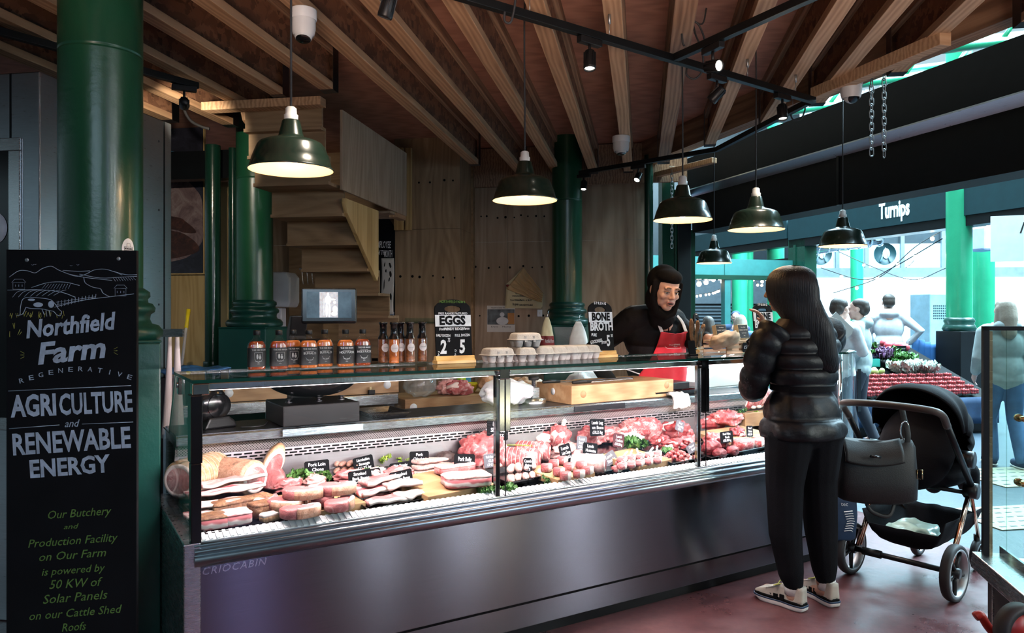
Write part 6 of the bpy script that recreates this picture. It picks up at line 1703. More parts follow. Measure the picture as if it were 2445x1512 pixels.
def price_card(label, px, py, wpx, hpx, lines, rz=0.0, roll_=0.0, grey=False, maroon=False, yoff=0.03, tilt=-0.12, base=None):
 """card whose centre is seen at the pixel; stands on a pin in the meat below"""
 q = deck(px, base if base else py + hpx * 0.95)
 yy = q.y + yoff
 c = frame_hit(MC, px, py, 1, yy)
 k = width_at(c)
 w_, h_ = wpx * k, hpx * k
 t = thing('price_card', label, 'price card', MC @ c, CASE_A + rz, 'black price cards pinned in the meat')
 TL = Matrix.Rotation(roll_, 4, 'Y') @ Matrix.Rotation(tilt, 4, 'X')
 hw, hh, q_ = w_ / 2, h_ / 2, 0.006
 a = MB(); a.prism([(-hw + q_, -hh), (hw - q_, -hh), (hw, -hh + q_), (hw, hh - q_), (hw - q_, hh), (-hw + q_, hh), (-hw, hh - q_), (-hw, -hh + q_)], -0.001, 0.001, 'y', TL)
 sl = a.build('slate', M['slate_grey'] if grey else (M['slate_maroon'] if maroon else M['chalkboard']), t)
 sz = h_ / (len(lines) + 0.9) * 1.05
 its = []
 for i, s in enumerate(lines):
  fit = min(1.0, (w_ * 0.92) / (max(1, len(s)) * sz * 0.55))
  its.append(dict(body=s, size=sz, M=TL @ on_face(0.003 * (i % 2), -0.0018, hh - sz * (0.85 + i * 1.06), R(2)), bold=0.0004, xs=fit * 0.95, ext=0.0003))
 join_text(its, sl, M['chalk_white'])
 zd = 0.64 + 0.1 * yy
 drop = c.z - zd
 a = MB(); a.tube([TL @ Vector((0, 0.002, -hh * 0.9)), Vector((0, 0.004, -max(drop - 0.002, hh + 0.005)))], 0.0012, 5); a.build('pin', M['steel'], t)
 return t
plain('slate_grey', (0.14, 0.14, 0.16), 0.5, var=0.1)
plain('slate_maroon', (0.07, 0.015, 0.022), 0.5, var=0.1)
for args in (
  ('grey card reading Pork Shoulder Rolled £14.35 kg, at the left', 578, 1112, 58, 38, ['Pork', 'Shoulder', 'Rolled', '£14.35 kg'], 0.0, R(-3), True, False, 0.0),
  ('card reading Pork Loin Chops £15.25 kg', 757, 1121, 60, 42, ['Pork Loin', 'Chops', '£15.25 kg'], 0.0, R(-1)),
  ('card reading Cumberland Sausage, behind the others', 848, 1092, 48, 38, ['Cumberland', 'Sausage', '£11.25'], 0.0, R(-2), False, False, 0.06),
  ('card reading Lincolnshire Sausage, tilted', 868, 1107, 50, 34, ['Lincolnshire', 'Sausage', '£11.25 kg'], 0.0, R(-8), False, False, 0.04),
  ('card reading Smoked Back Bacon £22.99 kg', 860, 1142, 58, 38, ['Smoked', 'Back Bacon', '£22.99 kg'], 0.0, R(-3), False, False, 0.02),
  ('half hidden card for unsmoked back bacon behind the smoked one', 895, 1137, 30, 36, ['Back', 'Bacon', '22.99 kg'], 0.0, R(-4), False, False, 0.05),
  ('card reading Plain Streaky Bacon, mostly covered', 957, 1121, 56, 34, ['Plain Streaky', 'Bacon', ' '], 0.0, R(-3), False, False, 0.05),
  ('card reading Smoked Streaky Bacon £22.99 kg', 958, 1143, 58, 38, ['Smoked', 'Streaky Bacon', '£22.99 kg'], 0.0, R(-6), False, False, 0.02),
  ('card reading Pork Chipolatas £15.25 kg', 1001, 1096, 50, 36, ['Pork', 'Chipolatas', '£15.25 kg'], 0.0, R(3), False, False, 0.03),
  ('card reading Pork Belly £13.25 kg', 1109, 1105, 56, 40, ['Pork Belly', '£13.25 kg'], 0.0, R(6), False, False, 0.02, -0.12, 1150),
  ('grey card for pork sausages beside the middle post', 1172, 1100, 38, 32, ['Pork Sausage', '£2.00', '£14.95'], 0.0, R(-2), True, False, 0.02),
  ('card reading Lamb Shoulder, behind the middle post', 1188, 1027, 58, 50, ['Lamb', 'Shoulder', '£16.55'], 0.0, R(4), False, False, 0.0, -0.12, 1100),
  ('small narrow card stuck in the fat sausages', 1260, 1111, 24, 34, ['Cumb', 'Onion', '£15'], 0.0, R(5), False, False, 0.03, -0.2, 1150),
  ('card reading Lamb Loin Chops £30.60', 1350, 1081, 33, 40, ['Lamb', 'Loin Chops', '£30.60'], 0.0, R(-9), False, False, 0.02, -0.12, 1122),
  ('grey card for lamb best end behind the noisette card', 1389, 1058, 30, 32, ['Lamb', 'Best End', '£28.60'], 0.0, R(8), True, False, 0.05, -0.12, 1100),
  ('card reading Lamb Noisette £39.50 kg', 1409, 1076, 44, 36, ['Lamb', 'Noisette', '£39.50 kg'], 0.0, R(10), False, False, 0.03, -0.12, 1112),
  ('card reading Lamb Leg on Bone £18.35 kg, tallest at the back', 1426, 1021, 44, 40, ['Lamb Leg', 'on Bone', '£18.35 kg'], 0.0, R(3), False, False, 0.02, -0.12, 1075),
  ('dark maroon card reading Lamb Cutlets £39.50 kg', 1477, 1052, 34, 32, ['Lamb', 'Cutlets', '£39.50 kg'], 0.0, R(12), False, True, 0.02, -0.12, 1092),
  ('grey card leaning behind the noisette joint', 1456, 1095, 38, 28, ['Lamb', 'Steaks'], 0.0, R(-25), True, False, 0.06, -0.3, 1122),
  ('grey tilted card for beef topside beside the largest joint', 1623, 1018, 28, 25, ['Beef', 'Topside', '£19'], 0.0, R(22), True, False, 0.0, -0.12, 1062),
  ('pale tilted card beside the right glass post', 1652, 1070, 32, 20, ['Diced', 'Beef'], 0.0, R(-22), True, False, 0.02, -0.3, 1098),
  ('card reading Beef Filet Steak £55.00 kg', 1735, 1044, 43, 27, ['Beef Filet', 'Steak', '£55.00 kg'], 0.0, R(-1), False, False, 0.03, -0.12, 1084),
  ('small card reading Beef Sirloin Steak near the customer', 1790, 1030, 22, 26, ['Beef', 'Sirloin', '£45.99'], 0.0, R(4), False, False, 0.03, -0.12, 1062),
  ('card for rib of beef half hidden by the customer\'s jacket', 1836, 980, 20, 18, ['Rib', '£38'], 0.0, R(-4), False, False, -0.05, -0.12, 1010)):
 price_card(*args)
# ================================================================ BIG CHALKBOARD AND THINGS ON THE WALLS
SGN = Matrix.Translation((-1.486, 2.58, 0)) @ Matrix.Rotation(R(5), 4, 'Z')
SY = 2.58 / F
def SP(px, py):
 q = frame_hit(SGN, px, py, 1, -0.009)
 return q.x, q.z
t = thing('tall_chalkboard', 'tall black farm chalkboard standing in front of the big green column', 'chalkboard', SGN.translation, R(5))
x0, z1 = SP(15, 596); x1, _ = SP(326, 596)
bm = bmesh.new()
a = MB(); a.box(x0, x1, -0.009, 0.009, 0.02, z1); bd = a.build('board', M['chalkboard'], t, 0.001)
a = MB(); a.box(x0 + 0.03, x0 + 0.07, 0.009, 0.03, 0.0, z1 - 0.1); a.box(x1 - 0.07, x1 - 0.03, 0.009, 0.03, 0.0, z1 - 0.1); a.build('batten', M['timber_old'], t)
a = MB()
for px, py in ((64, 621), (283, 618)):
 q = SP(px, py); a.lathe([(0.0001, 0.0006), (0.0055, 0.0006), (0.0065, 0)], 14, Matrix.Translation((q[0], -0.009, q[1])) @ Matrix.Rotation(R(90), 4, 'X'))
a.build('screw_hole', M['galvanised'], bd)
def stx(body, px, py, cap, wid, ang=0.0, shear=0.0, bold=0.0):
 q = SP(px, py)
 return dict(body=body, size=cap * SY / 0.80, M=on_face(q[0], -0.0096, q[1], -R(ang)), shear=shear, bold=bold, fitw=wid * SY * 0.95, ext=0.0004)
big = [stx('Northfield', 166, 779, 46, 218, 6, 0.22, 0.0022), stx('Farm', 168, 840, 56, 165, 6, 0.22, 0.003), stx('AGRI', 82, 971, 56, 108, 2.2, 0, 0.0035), stx('CULTURE', 229, 965, 56, 176, 2.4, 0, 0.0025),
       stx('RENEWABLE', 171, 1056, 56, 282, 3, 0, 0.0025), stx('ENERGY', 165, 1116, 46, 192, 3.5, 0, 0.0025), stx('and', 170, 1012, 20, 36, 2, 0.35)]
for k, ch in enumerate('REGENERATIVE'):
 u_ = k / 11
 big.append(stx(ch, 51 + u_ * 258, 910 - 26 * math.sin(PI * u_ * 0.94) - 4 * u_, 13, 11 if ch != 'I' else 2, 12 - 30 * u_))
join_text(big, bd, M['chalk_blue'])
grn = [stx(s, px, py, cap, wid, ang, 0.30, 0.0) for s, px, py, cap, wid, ang in (('Our Butchery', 187, 1226, 22, 152, 3, ), ('and', 168, 1258, 13, 36, 3), ('Production Facility', 172, 1292, 22, 215, 3), ('on Our Farm', 172, 1326, 22, 160, 3), ('is powered by', 173, 1362, 20, 152, 3),
       ('50 KW of', 177, 1394, 24, 128, 2), ('Solar Panels', 178, 1427, 24, 155, 3), ('on our Cattle Shed', 178, 1464, 22, 222, 3), ('Roofs', 175, 1498, 22, 58, 3))]
join_text(grn, bd, M['chalk_green'], 'green_lettering')
a = MB(); g = MB()
def stroke(mb, pts, r=0.0011, sm=True):
 P_ = [Vector((SP(x, y)[0], -0.0094, SP(x, y)[1])) for x, y in pts]
 mb.tube(smooth_path(P_, 4) if sm and len(P_) > 2 else P_, r, 5)
stroke(a, [(20, 934), (313, 921)], 0.0014, False); stroke(a, [(22, 1024), (142, 1015)], 0.0013, False); stroke(a, [(196, 1013), (318, 1008)], 0.0013, False)
for pts in ([(22, 662), (45, 647), (66, 647), (84, 652), (100, 642), (122, 636), (140, 645), (165, 655), (185, 660), (205, 655), (225, 645), (250, 643), (275, 650), (292, 657)], [(150, 646), (185, 648), (215, 647)], [(165, 655), (205, 663), (240, 667), (268, 670)],
   [(190, 655), (240, 664), (290, 662), (327, 660)], [(270, 648), (300, 656), (327, 656)], [(200, 662), (204, 676), (222, 686), (240, 690), (246, 700), (262, 709)], [(18, 693), (60, 692), (110, 693), (150, 699), (180, 710)], [(75, 687), (115, 675), (155, 674), (190, 682)],
   [(130, 734), (175, 722), (220, 714), (270, 708), (320, 702)],
   [(48, 752), (50, 728), (58, 712), (85, 711), (118, 715), (130, 724), (140, 738), (147, 745), (144, 754), (136, 752), (128, 744), (118, 742), (100, 738), (75, 737), (62, 734)], [(62, 734), (54, 750), (40, 754)], [(100, 738), (106, 752)], [(118, 742), (120, 756)], [(110, 740), (112, 756)]):
 stroke(a, pts)
for k in range(8): stroke(a, [(30 + k * 14, 710 - k * 0.6), (42 + k * 15, 697 - k * 0.2), (60 + k * 14, 693 - k * 0.1)], 0.0008)
for k in range(12): stroke(a, [(138 + k * 8.2, 735 - k * 2.2), (139 + k * 8.2, 719 - k * 1.5)], 0.0009, False)
stroke(a, [(134, 728), (228, 712)], 0.0008, False); stroke(a, [(134, 722), (228, 709)], 0.0008, False)
for k in range(9): stroke(a, [(270 + k * 6, 663), (276 + k * 6, 672 - k * 0.4)], 0.0006, False)
for k in range(10): stroke(a, [(100 + k * 7, 690), (110 + k * 6.5, 678)], 0.0005, False)
for (x, y, w_, h_) in ((45, 683, 14, 8), (288, 698, 13, 9)):
 stroke(a, [(x - w_, y - h_), (x + w_, y - h_), (x + w_, y + h_), (x - w_, y + h_), (x - w_, y - h_)], 0.0007, False); stroke(a, [(x - w_ - 3, y - h_), (x - w_ + 4, y - h_ - 8), (x + w_ - 4, y - h_ - 8), (x + w_ + 3, y - h_)], 0.0007, False)
 for k in range(3): stroke(a, [(x - 8 + k * 8, y - 3), (x - 8 + k * 8, y + 2)], 0.0009, False)
for (x, y, rx, ry) in ((91, 728, 0.016, 0.008), (122, 727, 0.010, 0.012), (75, 716, 0.012, 0.004)):
 q = SP(x, y); a.ell((q[0], -0.0092, q[1]), (rx, 0.0006, ry), n=14, m=8)
for x, y in ((78, 632), (84, 631), (170, 634), (186, 632)): stroke(a, [(x - 3, y), (x, y + 1.5), (x + 3, y)], 0.0006, False)
a.build('chalk_drawing', M['chalk_blue'], bd)
rnd = random.Random(4)
for k in range(34):
 x = rnd.choice((28, 45, 60, 75, 95, 110, 120, 140, 150)) + rnd.uniform(-5, 5); y = 757 + rnd.uniform(-3, 4)
 if k > 26: x, y = rnd.choice(((32, 785), (45, 800), (25, 805))); x += rnd.uniform(-3, 3)
 stroke(g, [(x, y), (x + rnd.uniform(-6, 6), y - rnd.uniform(6, 14))], 0.0008, False)
for c_ in ((58, 848, -1), (272, 838, 1)):
 for k in (-1, 0, 1): stroke(g, [(c_[0], c_[1] + k * 4), (c_[0] + c_[2] * 9, c_[1] + k * 9)], 0.0009, False)
g.build('green_chalk_grass', M['chalk_olive'], bd)
a = MB()
C0 = cn; r_ = 0.1605
q = plane_hit(329, 588, (cn.x + 0.07, cn.y - 0.145, 0), (0.42, -0.9, 0))
an = math.atan2(q.y - cn.y, q.x - cn.x); zc = 1.712
rings = []
for j in range(7):
 rr = 0.036 * j / 6 + 0.0001
 rings.append([Vector((r_ * math.cos(an + rr * 0.8 * math.cos(2 * PI * i / 28) / r_), r_ * math.sin(an + rr * 0.8 * math.cos(2 * PI * i / 28) / r_), zc + rr * 1.25 * math.sin(2 * PI * i / 28))) for i in range(28)])
a.loft(rings, caps=False)
t = thing('round_sticker', 'round white market sticker on the big green column above the chalkboard', 'sticker', (cn.x, cn.y, 0))
so = a.build('paper', M['white_plastic'], t)
SMX = Matrix.Translation((0.1612 * math.cos(an), 0.1612 * math.sin(an), zc)) @ Matrix.Rotation(an + PI / 2, 4, 'Z')
join_text([dict(body='BOROUGH', size=0.0105, M=SMX @ on_face(0, -0.0004, 0.002), ext=0.0002, fitw=0.034, bold=0.0003), dict(body='MARKET', size=0.0105, M=SMX @ on_face(0, -0.0004, -0.008), ext=0.0002, fitw=0.034, bold=0.0003), dict(body='ONLINE', size=0.006, M=SMX @ on_face(0, -0.0004, -0.020), ext=0.0002)], t, M['black_matt'])
a = MB()
for pts in ([(-0.02, 0.010), (-0.017, -0.026), (0.017, -0.026), (0.02, 0.010), (-0.02, 0.010)], [(-0.008, 0.010), (-0.007, 0.024), (0.007, 0.024), (0.008, 0.010)]):
 a.tube([SMX @ Vector((x, -0.0006, z)) for x, z in pts], 0.0007, 4)
a.build('bag_emblem', M['black_matt'], t)
def JP(px, py, y): return frame_hit(MJ, px, py, 1, y)
def onwall(name, label, cat, px, py, y, group=None):
 q = JP(px, py, y)
 return thing(name, label, cat, MJ @ q, JA, group), q
yp = YL - 0.03
t, q = onwall('painting', 'large dark oil painting hanging on the yellow plywood, half hidden by the cold room', 'painting', 488, 655, yp)
w_ = 0.95; h_ = JP(488, 302, yp).z - q.z
a = MB(); a.box(-w_, 0.0, 0.0, 0.022, 0, h_); a.build('canvas_edge', M['ply_yellow'], t)
m, nt, b = nodes('paint_dark')
lk(nt, ramp(nt, ntex(nt, coords(nt), 7, 6, 0.7, 1.0), [(0.3, (0.008, 0.008, 0.014)), (0.6, (0.03, 0.03, 0.05)), (0.75, (0.12, 0.12, 0.14))]), b.inputs['Base Color']); b.inputs['Roughness'].default_value = 0.45
m, nt, b = nodes('paint_flesh')
lk(nt, ramp(nt, ntex(nt, coords(nt), 5, 6, 0.7, 1.5), [(0.3, (0.09, 0.05, 0.06)), (0.5, (0.22, 0.15, 0.15)), (0.7, (0.36, 0.30, 0.29))]), b.inputs['Base Color']); b.inputs['Roughness'].default_value = 0.45
m, nt, b = nodes('paint_brown')
lk(nt, ramp(nt, ntex(nt, coords(nt), 6, 6, 0.7, 2.0), [(0.3, (0.02, 0.008, 0.007)), (0.55, (0.07, 0.025, 0.016)), (0.75, (0.20, 0.07, 0.04))]), b.inputs['Base Color']); b.inputs['Roughness'].default_value = 0.45
plain('paint_blue', (0.05, 0.16, 0.26), 0.45, var=0.3)
a = MB(); a.box(-w_, -0.012, -0.004, 0, 0.012, h_ - 0.005); cv = a.build('canvas', M['paint_dark'], t)
def ppoly(nm, mt, pts, dy):
 P_ = [(JP(x, y, yp).x - q.x, JP(x, y, yp).z - q.z) for x, y in pts]
 a = MB(); a.prism(outline2(P_), -0.004 - dy, -0.0035 - dy + 0.0004, 'y'); return a.build(nm, M[mt], cv)
def outline2(P_): return [(p.x, p.y) for p in outline(P_, 4)]
ppoly('painted_body', 'paint_flesh', [(300, 430), (418, 410), (440, 425), (468, 452), (483, 480), (485, 540), (484, 575), (455, 610), (410, 625), (300, 640)], 0.0006)
ppoly('painted_fold', 'paint_brown', [(300, 505), (418, 518), (445, 530), (470, 555), (440, 556), (412, 548), (300, 540)], 0.0012)
ppoly('painted_mouth', 'paint_brown', [(300, 545), (415, 552), (455, 568), (476, 590), (470, 603), (440, 612), (408, 618), (300, 625)], 0.0014)
ppoly('painted_patch', 'paint_blue', [(395, 365), (415, 362), (424, 375), (422, 395), (408, 408), (392, 408)], 0.0012)
p0, p1 = P(433, 880, 5.9), P(450, 740, 6.15)
t = thing('broom', 'broom with white handle and yellow grip leaning on the plywood wall', 'broom', (p0.x - 0.04, p0.y - 0.1, 0))
d = (p1 - p0).normalized(); o_ = Vector((p0.x - 0.04, p0.y - 0.1, 0))
base = p0 - d * (p0.z - 0.08) / d.z
a = MB(); a.cyl(base - o_, p1 - d * 0.16 - o_, 0.011, n=14); a.build('pole', M['white_plastic'], t)
plain('yellow_plastic', (0.80, 0.62, 0.02), 0.4)
a = MB(); a.tube([p1 - d * 0.17 - o_, p1 - d * 0.1 - o_, p1 - o_], [0.016, 0.014, 0.018], 14); a.build('grip', M['yellow_plastic'], t)
a = MB(); b0 = base - o_; a.box(b0.x - 0.15, b0.x + 0.15, b0.y - 0.03, b0.y + 0.03, 0.0, 0.09); a.build('brush_head', M['yellow_plastic'], t, 0.004)
yb = YB - 0.02
t, q = onwall('employee_board', 'narrow black cut-out board with chalk lettering and a dog drawing, left of the plywood boxing', 'chalkboard', 888, 862, yb)
hz = lambda px, py: (JP(px, py, yb).x - q.x, JP(px, py, yb).z - q.z)
a = MB(); a.prism([hz(888, 862), hz(942, 862), hz(942, 548), hz(938, 536), hz(930, 524), hz(918, 518), hz(888, 518)], 0, 0.018, 'y'); bd = a.build('board', M['chalkboard'], t)
mpx = (MJ @ JP(915, 600, yb)).y / F
def wtx(body, px, py, cap, wid, ang=0, sh=0.0): 
 x, z = hz(px, py); return dict(body=body, size=cap * mpx / 0.7, M=on_face(x, -0.001, z, -R(ang)), fitw=wid * mpx, shear=sh, ext=0.0005, bold=0.0006)
join_text([wtx('EMPLOYEE', 915, 585, 16, 38, -3), wtx('of The', 911, 604, 11, 22, 0, 0.2), wtx('MONTH', 927, 607, 17, 20, -2)], bd, M['chalk_white'])
x0_, zt_ = hz(911, 617); x1_, zb_ = hz(941, 750)
a = MB()
def sheet(u_, v_):
 return (x0_ + (x1_ - x0_) * u_ + 0.004 * math.sin(v_ * 6), -0.004 - 0.016 * (v_ ** 2) * (0.6 + 0.4 * math.sin(u_ * 3)), zt_ + (zb_ - zt_) * v_)
plain('paper', (0.72, 0.70, 0.66), 0.85, var=0.04)
plain('ink', (0.015, 0.013, 0.012), 0.8)
a.grid(sheet, 8, 20); pp = a.build('paper_sheet', M['paper'], bd)
s_ = pp.modifiers.new('thick', 'SOLIDIFY'); s_.thickness = 0.0008
a = MB()
def inkpt(px, py, rx, rz, ang=0):
 x, z = hz(px, py); v_ = (z - zt_) / (zb_ - zt_)
 a.ell((x, -0.0065 - 0.016 * v_ ** 2 * 0.95, z), (rx, 0.002, rz), (0, ang, 0), 10, 8, amp=0.3, seed=px)
for px, py, rx, rz, an_ in ((919, 632, 0.006, 0.022, 0.2), (932, 634, 0.010, 0.026, -0.25), (922, 647, 0.007, 0.015, 0.1), (933, 655, 0.012, 0.03, -0.1), (918, 680, 0.005, 0.05, 0.05), (930, 668, 0.006, 0.02, 0.2), (917, 708, 0.007, 0.03, 0.1), (934, 708, 0.009, 0.034, -0.05), (921, 724, 0.005, 0.012, 0.3), (931, 727, 0.005, 0.010, -0.2), (924, 650, 0.002, 0.006, 0)):
 inkpt(px, py, rx, rz, an_)
a.build('dog_drawing', M['ink'], pp)
a = MB()
for pts in ([(889, 728), (905, 728), (906, 745), (941, 745), (941, 792), (938, 792), (938, 752), (932, 752), (932, 790), (928, 790), (928, 752), (922, 752), (922, 790), (918, 790), (918, 752), (911, 752), (910, 780), (904, 798), (890, 798)],):
 a.prism([hz(*p_) for p_ in pts][::-1], -0.0012, -0.0002, 'y')
for x in (892, 902): a.prism([hz(x - 5, 798), hz(x + 4, 798), hz(x + 3, 770), hz(x - 1, 760), hz(x - 4, 770)][::1], -0.0020, -0.0012, 'y')
a.build('painted_cutlery', M['chalk_blue'], bd)
t, q = onwall('towel_dispenser', 'white plastic towel dispenser behind the green column', 'dispenser', 655, 735, 6.5)
a = MB(); qx = JP(714, 735, 6.5).x - q.x; qz = JP(655, 652, 6.5).z - q.z
a.prism([(-0.10, 0.02), (qx - 0.02, 0.0), (qx, 0.05), (qx, qz - 0.05), (qx - 0.04, qz), (-0.10, qz)], -0.18, 0.02, 'y'); a.build('cover', M['white_plastic'], t, 0.02, 3)
a = MB(); a.box(-0.05, 0.12, -0.10, 0.0, 0.002 - q.z, -0.002); a.build('pedestal', M['white_plastic'], t, 0.01)
t, q = onwall('hook_rail', 'thin steel rail with hooks under the stairs', 'rail', 715, 642, 6.36)
L = JP(872, 640, 6.36).x - q.x
a = MB(); a.cyl((0, 0, 0), (L, 0, 0.005), 0.005, n=8); a.build('bar', M['steel'], t)
for k in range(13):
 x = 0.03 + k * (L - 0.06) / 12
 a = MB(); a.tube(smooth_path([(x, 0.004, 0.012), (x, -0.008, 0.006), (x + 0.004, -0.012, -0.08), (x + 0.01, -0.004, -0.14), (x + 0.016, -0.03, -0.12)], 4), 0.0028, 6); a.build('hook', M['steel'], t)
plain('spray_green', (0.02, 0.24, 0.12), 0.4); plain('spray_red', (0.65, 0.10, 0.06), 0.4); plain('orange_plastic', (0.80, 0.18, 0.03), 0.4)
for px, py0, py1, cap_, lab in ((801, 690, 636, 'white_plastic', 'white spray bottle hanging from the rail above the scale screen, left one'), (840, 700, 634, 'white_plastic', 'white spray bottle hanging from the rail, at the right above the screen'), (782, 690, 640, 'orange_plastic', 'spray bottle with orange trigger hanging from the rail')):
 b0 = JP(px, py0, 6.30); hh = JP(px, py1, 6.30).z - b0.z
 t = thing('spray_bottle', lab, 'spray bottle', MJ @ b0, JA, 'spray bottles on the rail')
 s = hh / 0.25
 a = MB(); a.lathe([(0.0001, -0.06 * s), (0.042 * s, -0.06 * s), (0.043 * s, 0.05 * s), (0.034 * s, 0.075 * s), (0.036 * s, 0.10 * s), (0.030 * s, 0.13 * s), (0.032 * s, 0.15 * s), (0.018 * s, 0.18 * s), (0.016 * s, 0.20 * s)], 20); a.build('bottle', M['white_plastic' if cap_ == 'white_plastic' else 'black_plastic'], t)
 a = MB(); a.lathe([(0.019 * s, 0.195 * s), (0.020 * s, 0.22 * s), (0.0001, 0.222 * s)], 14); a.prism([(-0.035 * s, 0.235 * s), (0.03 * s, 0.215 * s), (0.03 * s, 0.245 * s), (-0.02 * s, 0.255 * s)], -0.012 * s, 0.012 * s, 'y'); a.build('trigger_head', M[cap_], t, 0.002)
 if cap_ == 'white_plastic':
  a = MB(); a.lathe([(0.0437 * s, -0.02 * s), (0.0437 * s, 0.028 * s)], 20); lb = a.build('label', M['spray_green'], t)
  a = MB(); a.lathe([(0.0436 * s, 0.029 * s), (0.0434 * s, 0.044 * s)], 20); a.build('label_stripe', M['spray_red'], lb)
t, q = onwall('poster', 'small poster of a person in white overalls pinned to the back wall', 'poster', 1163, 793, YW - 0.004)
wz = lambda px, py: (JP(px, py, YW).x - q.x, JP(px, py, YW).z - q.z)
w1, h1 = wz(1230, 730)
a = MB(); a.box(0, w1, -0.002, 0, 0, h1); p_ = a.build('sheet', M['paper'], t)
plain('poster_photo', (0.10, 0.12, 0.13), 0.6, var=0.6, vs=14); plain('poster_white', (0.70, 0.72, 0.74), 0.7); plain('poster_orange', (0.48, 0.22, 0.06), 0.6)
a = MB(); a.box(0.004, w1 - 0.004, -0.003, -0.002, h1 * 0.28, h1 * 0.86); a.build('photo', M['poster_photo'], p_)
a = MB(); a.box(w1 * 0.74, w1 - 0.006, -0.0036, -0.003, h1 * 0.30, h1 * 0.72); a.build('orange_block', M['poster_orange'], p_)
a = MB(); a.ell((w1 * 0.55, -0.004, h1 * 0.42), (w1 * 0.22, 0.0012, h1 * 0.15)); a.ell((w1 * 0.54, -0.004, h1 * 0.66), (w1 * 0.085, 0.0012, h1 * 0.09)); a.build('figure', M['poster_white'], p_)
join_text([dict(body='Health & Safety Notice', size=0.022, M=on_face(w1 * 0.45, -0.0034, h1 * 0.92), fitw=w1 * 0.6), dict(body='Date    Name', size=0.018, M=on_face(w1 * 0.5, -0.0034, h1 * 0.2), fitw=w1 * 0.7)], p_, M['ink'])
plain('kraft_film', (0.60, 0.42, 0.22), 0.35, var=0.15, vs=6, coat=0.3)
plain('bag_cream', (0.72, 0.64, 0.40), 0.5, var=0.06); plain('bag_red', (0.24, 0.025, 0.025), 0.5)
t, q = onwall('carrier_bag_bundle', 'bundle of cream printed carrier bags hanging on the back wall', 'bags', 1205, 738, YW - 0.012)
wz = lambda px, py: (JP(px, py, YW).x - q.x, JP(px, py, YW).z - q.z)
for k in range(6):
 a = MB(); o_ = 0.006 * k
 a.prism([wz(1207 + k, 736 - k), wz(1292 + k, 737 - k), wz(1297, 712), wz(1283 + k, 690), wz(1252, 642 - k * 0.6), wz(1210 + k, 678)], -0.012 - o_, -0.008 - o_, 'y'); a.build('bag_layer', M['bag_cream'], t)
a = MB()
def fold(u_, v_):
 p0, p1 = Vector((*wz(1212, 690), 0)), Vector((*wz(1296, 722), 0)); s0, s1 = Vector((*wz(1252, 640), 0)), Vector((*wz(1300, 700), 0))
 c_ = (p0 * (1 - u_) + p1 * u_) * (1 - v_) + (s0 * (1 - u_) + s1 * u_) * v_
 c_.x -= 0.02 * math.sin(PI * u_) * (1 - v_)
 return (c_.x, -0.052 - 0.022 * abs(math.sin(v_ * 16 + u_ * 3 + 2 * noise.noise(Vector((u_ * 3, v_ * 5, 0))))) * (0.4 + u_), c_.y)
a.grid(fold, 24, 40); f_ = a.build('crumpled_fold', M['kraft_film'], t); s_ = f_.modifiers.new('thick', 'SOLIDIFY'); s_.thickness = 0.004
a = MB(); a.ell((wz(1223, 688)[0], -0.047, wz(1223, 688)[1]), (0.06, 0.004, 0.022), (0, 0.5, 0)); a.build('dark_print', M['bag_red'], t)
mp = (MJ @ JP(1250, 700, YW)).y / F
join_text([dict(body=s, size=sz * mp, M=on_face(wz(px, py)[0], -0.0435, wz(px, py)[1]), fitw=wd * mp, bold=0.0006) for s, px, py, sz, wd in (('01664 474040', 1248, 701, 7, 30), ('www.northfieldfarm', 1245, 707, 6, 40), ('f northfieldfarm  o farm', 1246, 717, 6, 52), ("I'm green", 1233, 727, 9, 14), ('100% RECYCLABLE', 1258, 729, 6, 32))], t, M['ink'])
t, q = onwall('wall_switch', 'small white switch on the plywood right of the bag bundle', 'switch', 1289, 748, YW - 0.001)
a = MB(); a.cbox((0, -0.008, 0), (0.05, 0.016, 0.07)); a.build('plate', M['white_plastic'], t, 0.003); a = MB(); a.cbox((0, -0.018, 0), (0.016, 0.006, 0.024)); a.build('rocker', M['paper'], t)
t, q = onwall('acrylic_shelf', 'clear acrylic shelf on the boxing behind the eggs sign', 'shelf', 978, 772, YB - 0.001)
a = MB(); a.box(0, 0.30, -0.14, 0, 0, 0.012); a.build('board', M['glass_street'], t); a = MB(); a.box(0, 0.30, -0.145, -0.14, 0.0, 0.05); a.build('lip', M['glass_street'], t)
c = P(1354, 760, 7.25)
def hang_bag(name, label, px, py0, py1, wpx, Y, mat, seed, printed=False):
 p = P(px, py1, Y); top = P(px, py0, Y).z; k = Y / F
 t = thing(name, label, 'bag', p)
 w_, h_ = wpx * k, top - p.z
 a = MB()
 rings = []
 for j in range(14):
  u_ = j / 13
  ww = w_ / 2 * (1 - 0.75 * u_ ** 2.2)
  dd = 0.05 * (1 - 0.7 * u_) * (0.4 + 0.6 * math.sin(PI * min(1, 0.15 + u_)))
  rings.append([Vector((ww * math.cos(2 * PI * i / 24) * (1 + 0.1 * noise.noise(Vector((i, u_ * 4, seed)))), dd * math.sin(2 * PI * i / 24) * (1 + 0.5 * noise.noise(Vector((i * 0.9, u_ * 5, seed)))), u_ * h_)) for i in range(24)])
 a.loft(rings); bo = a.build('bag_body', M[mat], t)
 a = MB(); a.tube([(0, 0, h_ - 0.01), (0.012, 0.02, h_ + 0.05), (0.03, 0.06, h_ + 0.07)], 0.004, 6); a.build('hanger', M['steel'], t)
 if printed:
  a = MB(); a.loft([[Vector((q_.x * 1.03, q_.y * 1.06 , q_.z)) for q_ in rg] for rg in rings[1:6]], caps=False); a.build('red_print', M['bag_red'], bo)
  join_text([dict(body='Northfield Farm', size=0.05, M=on_face(0.02, -0.062, h_ * 0.22), fitw=w_ * 0.6)], bo, M['chalk_white'])
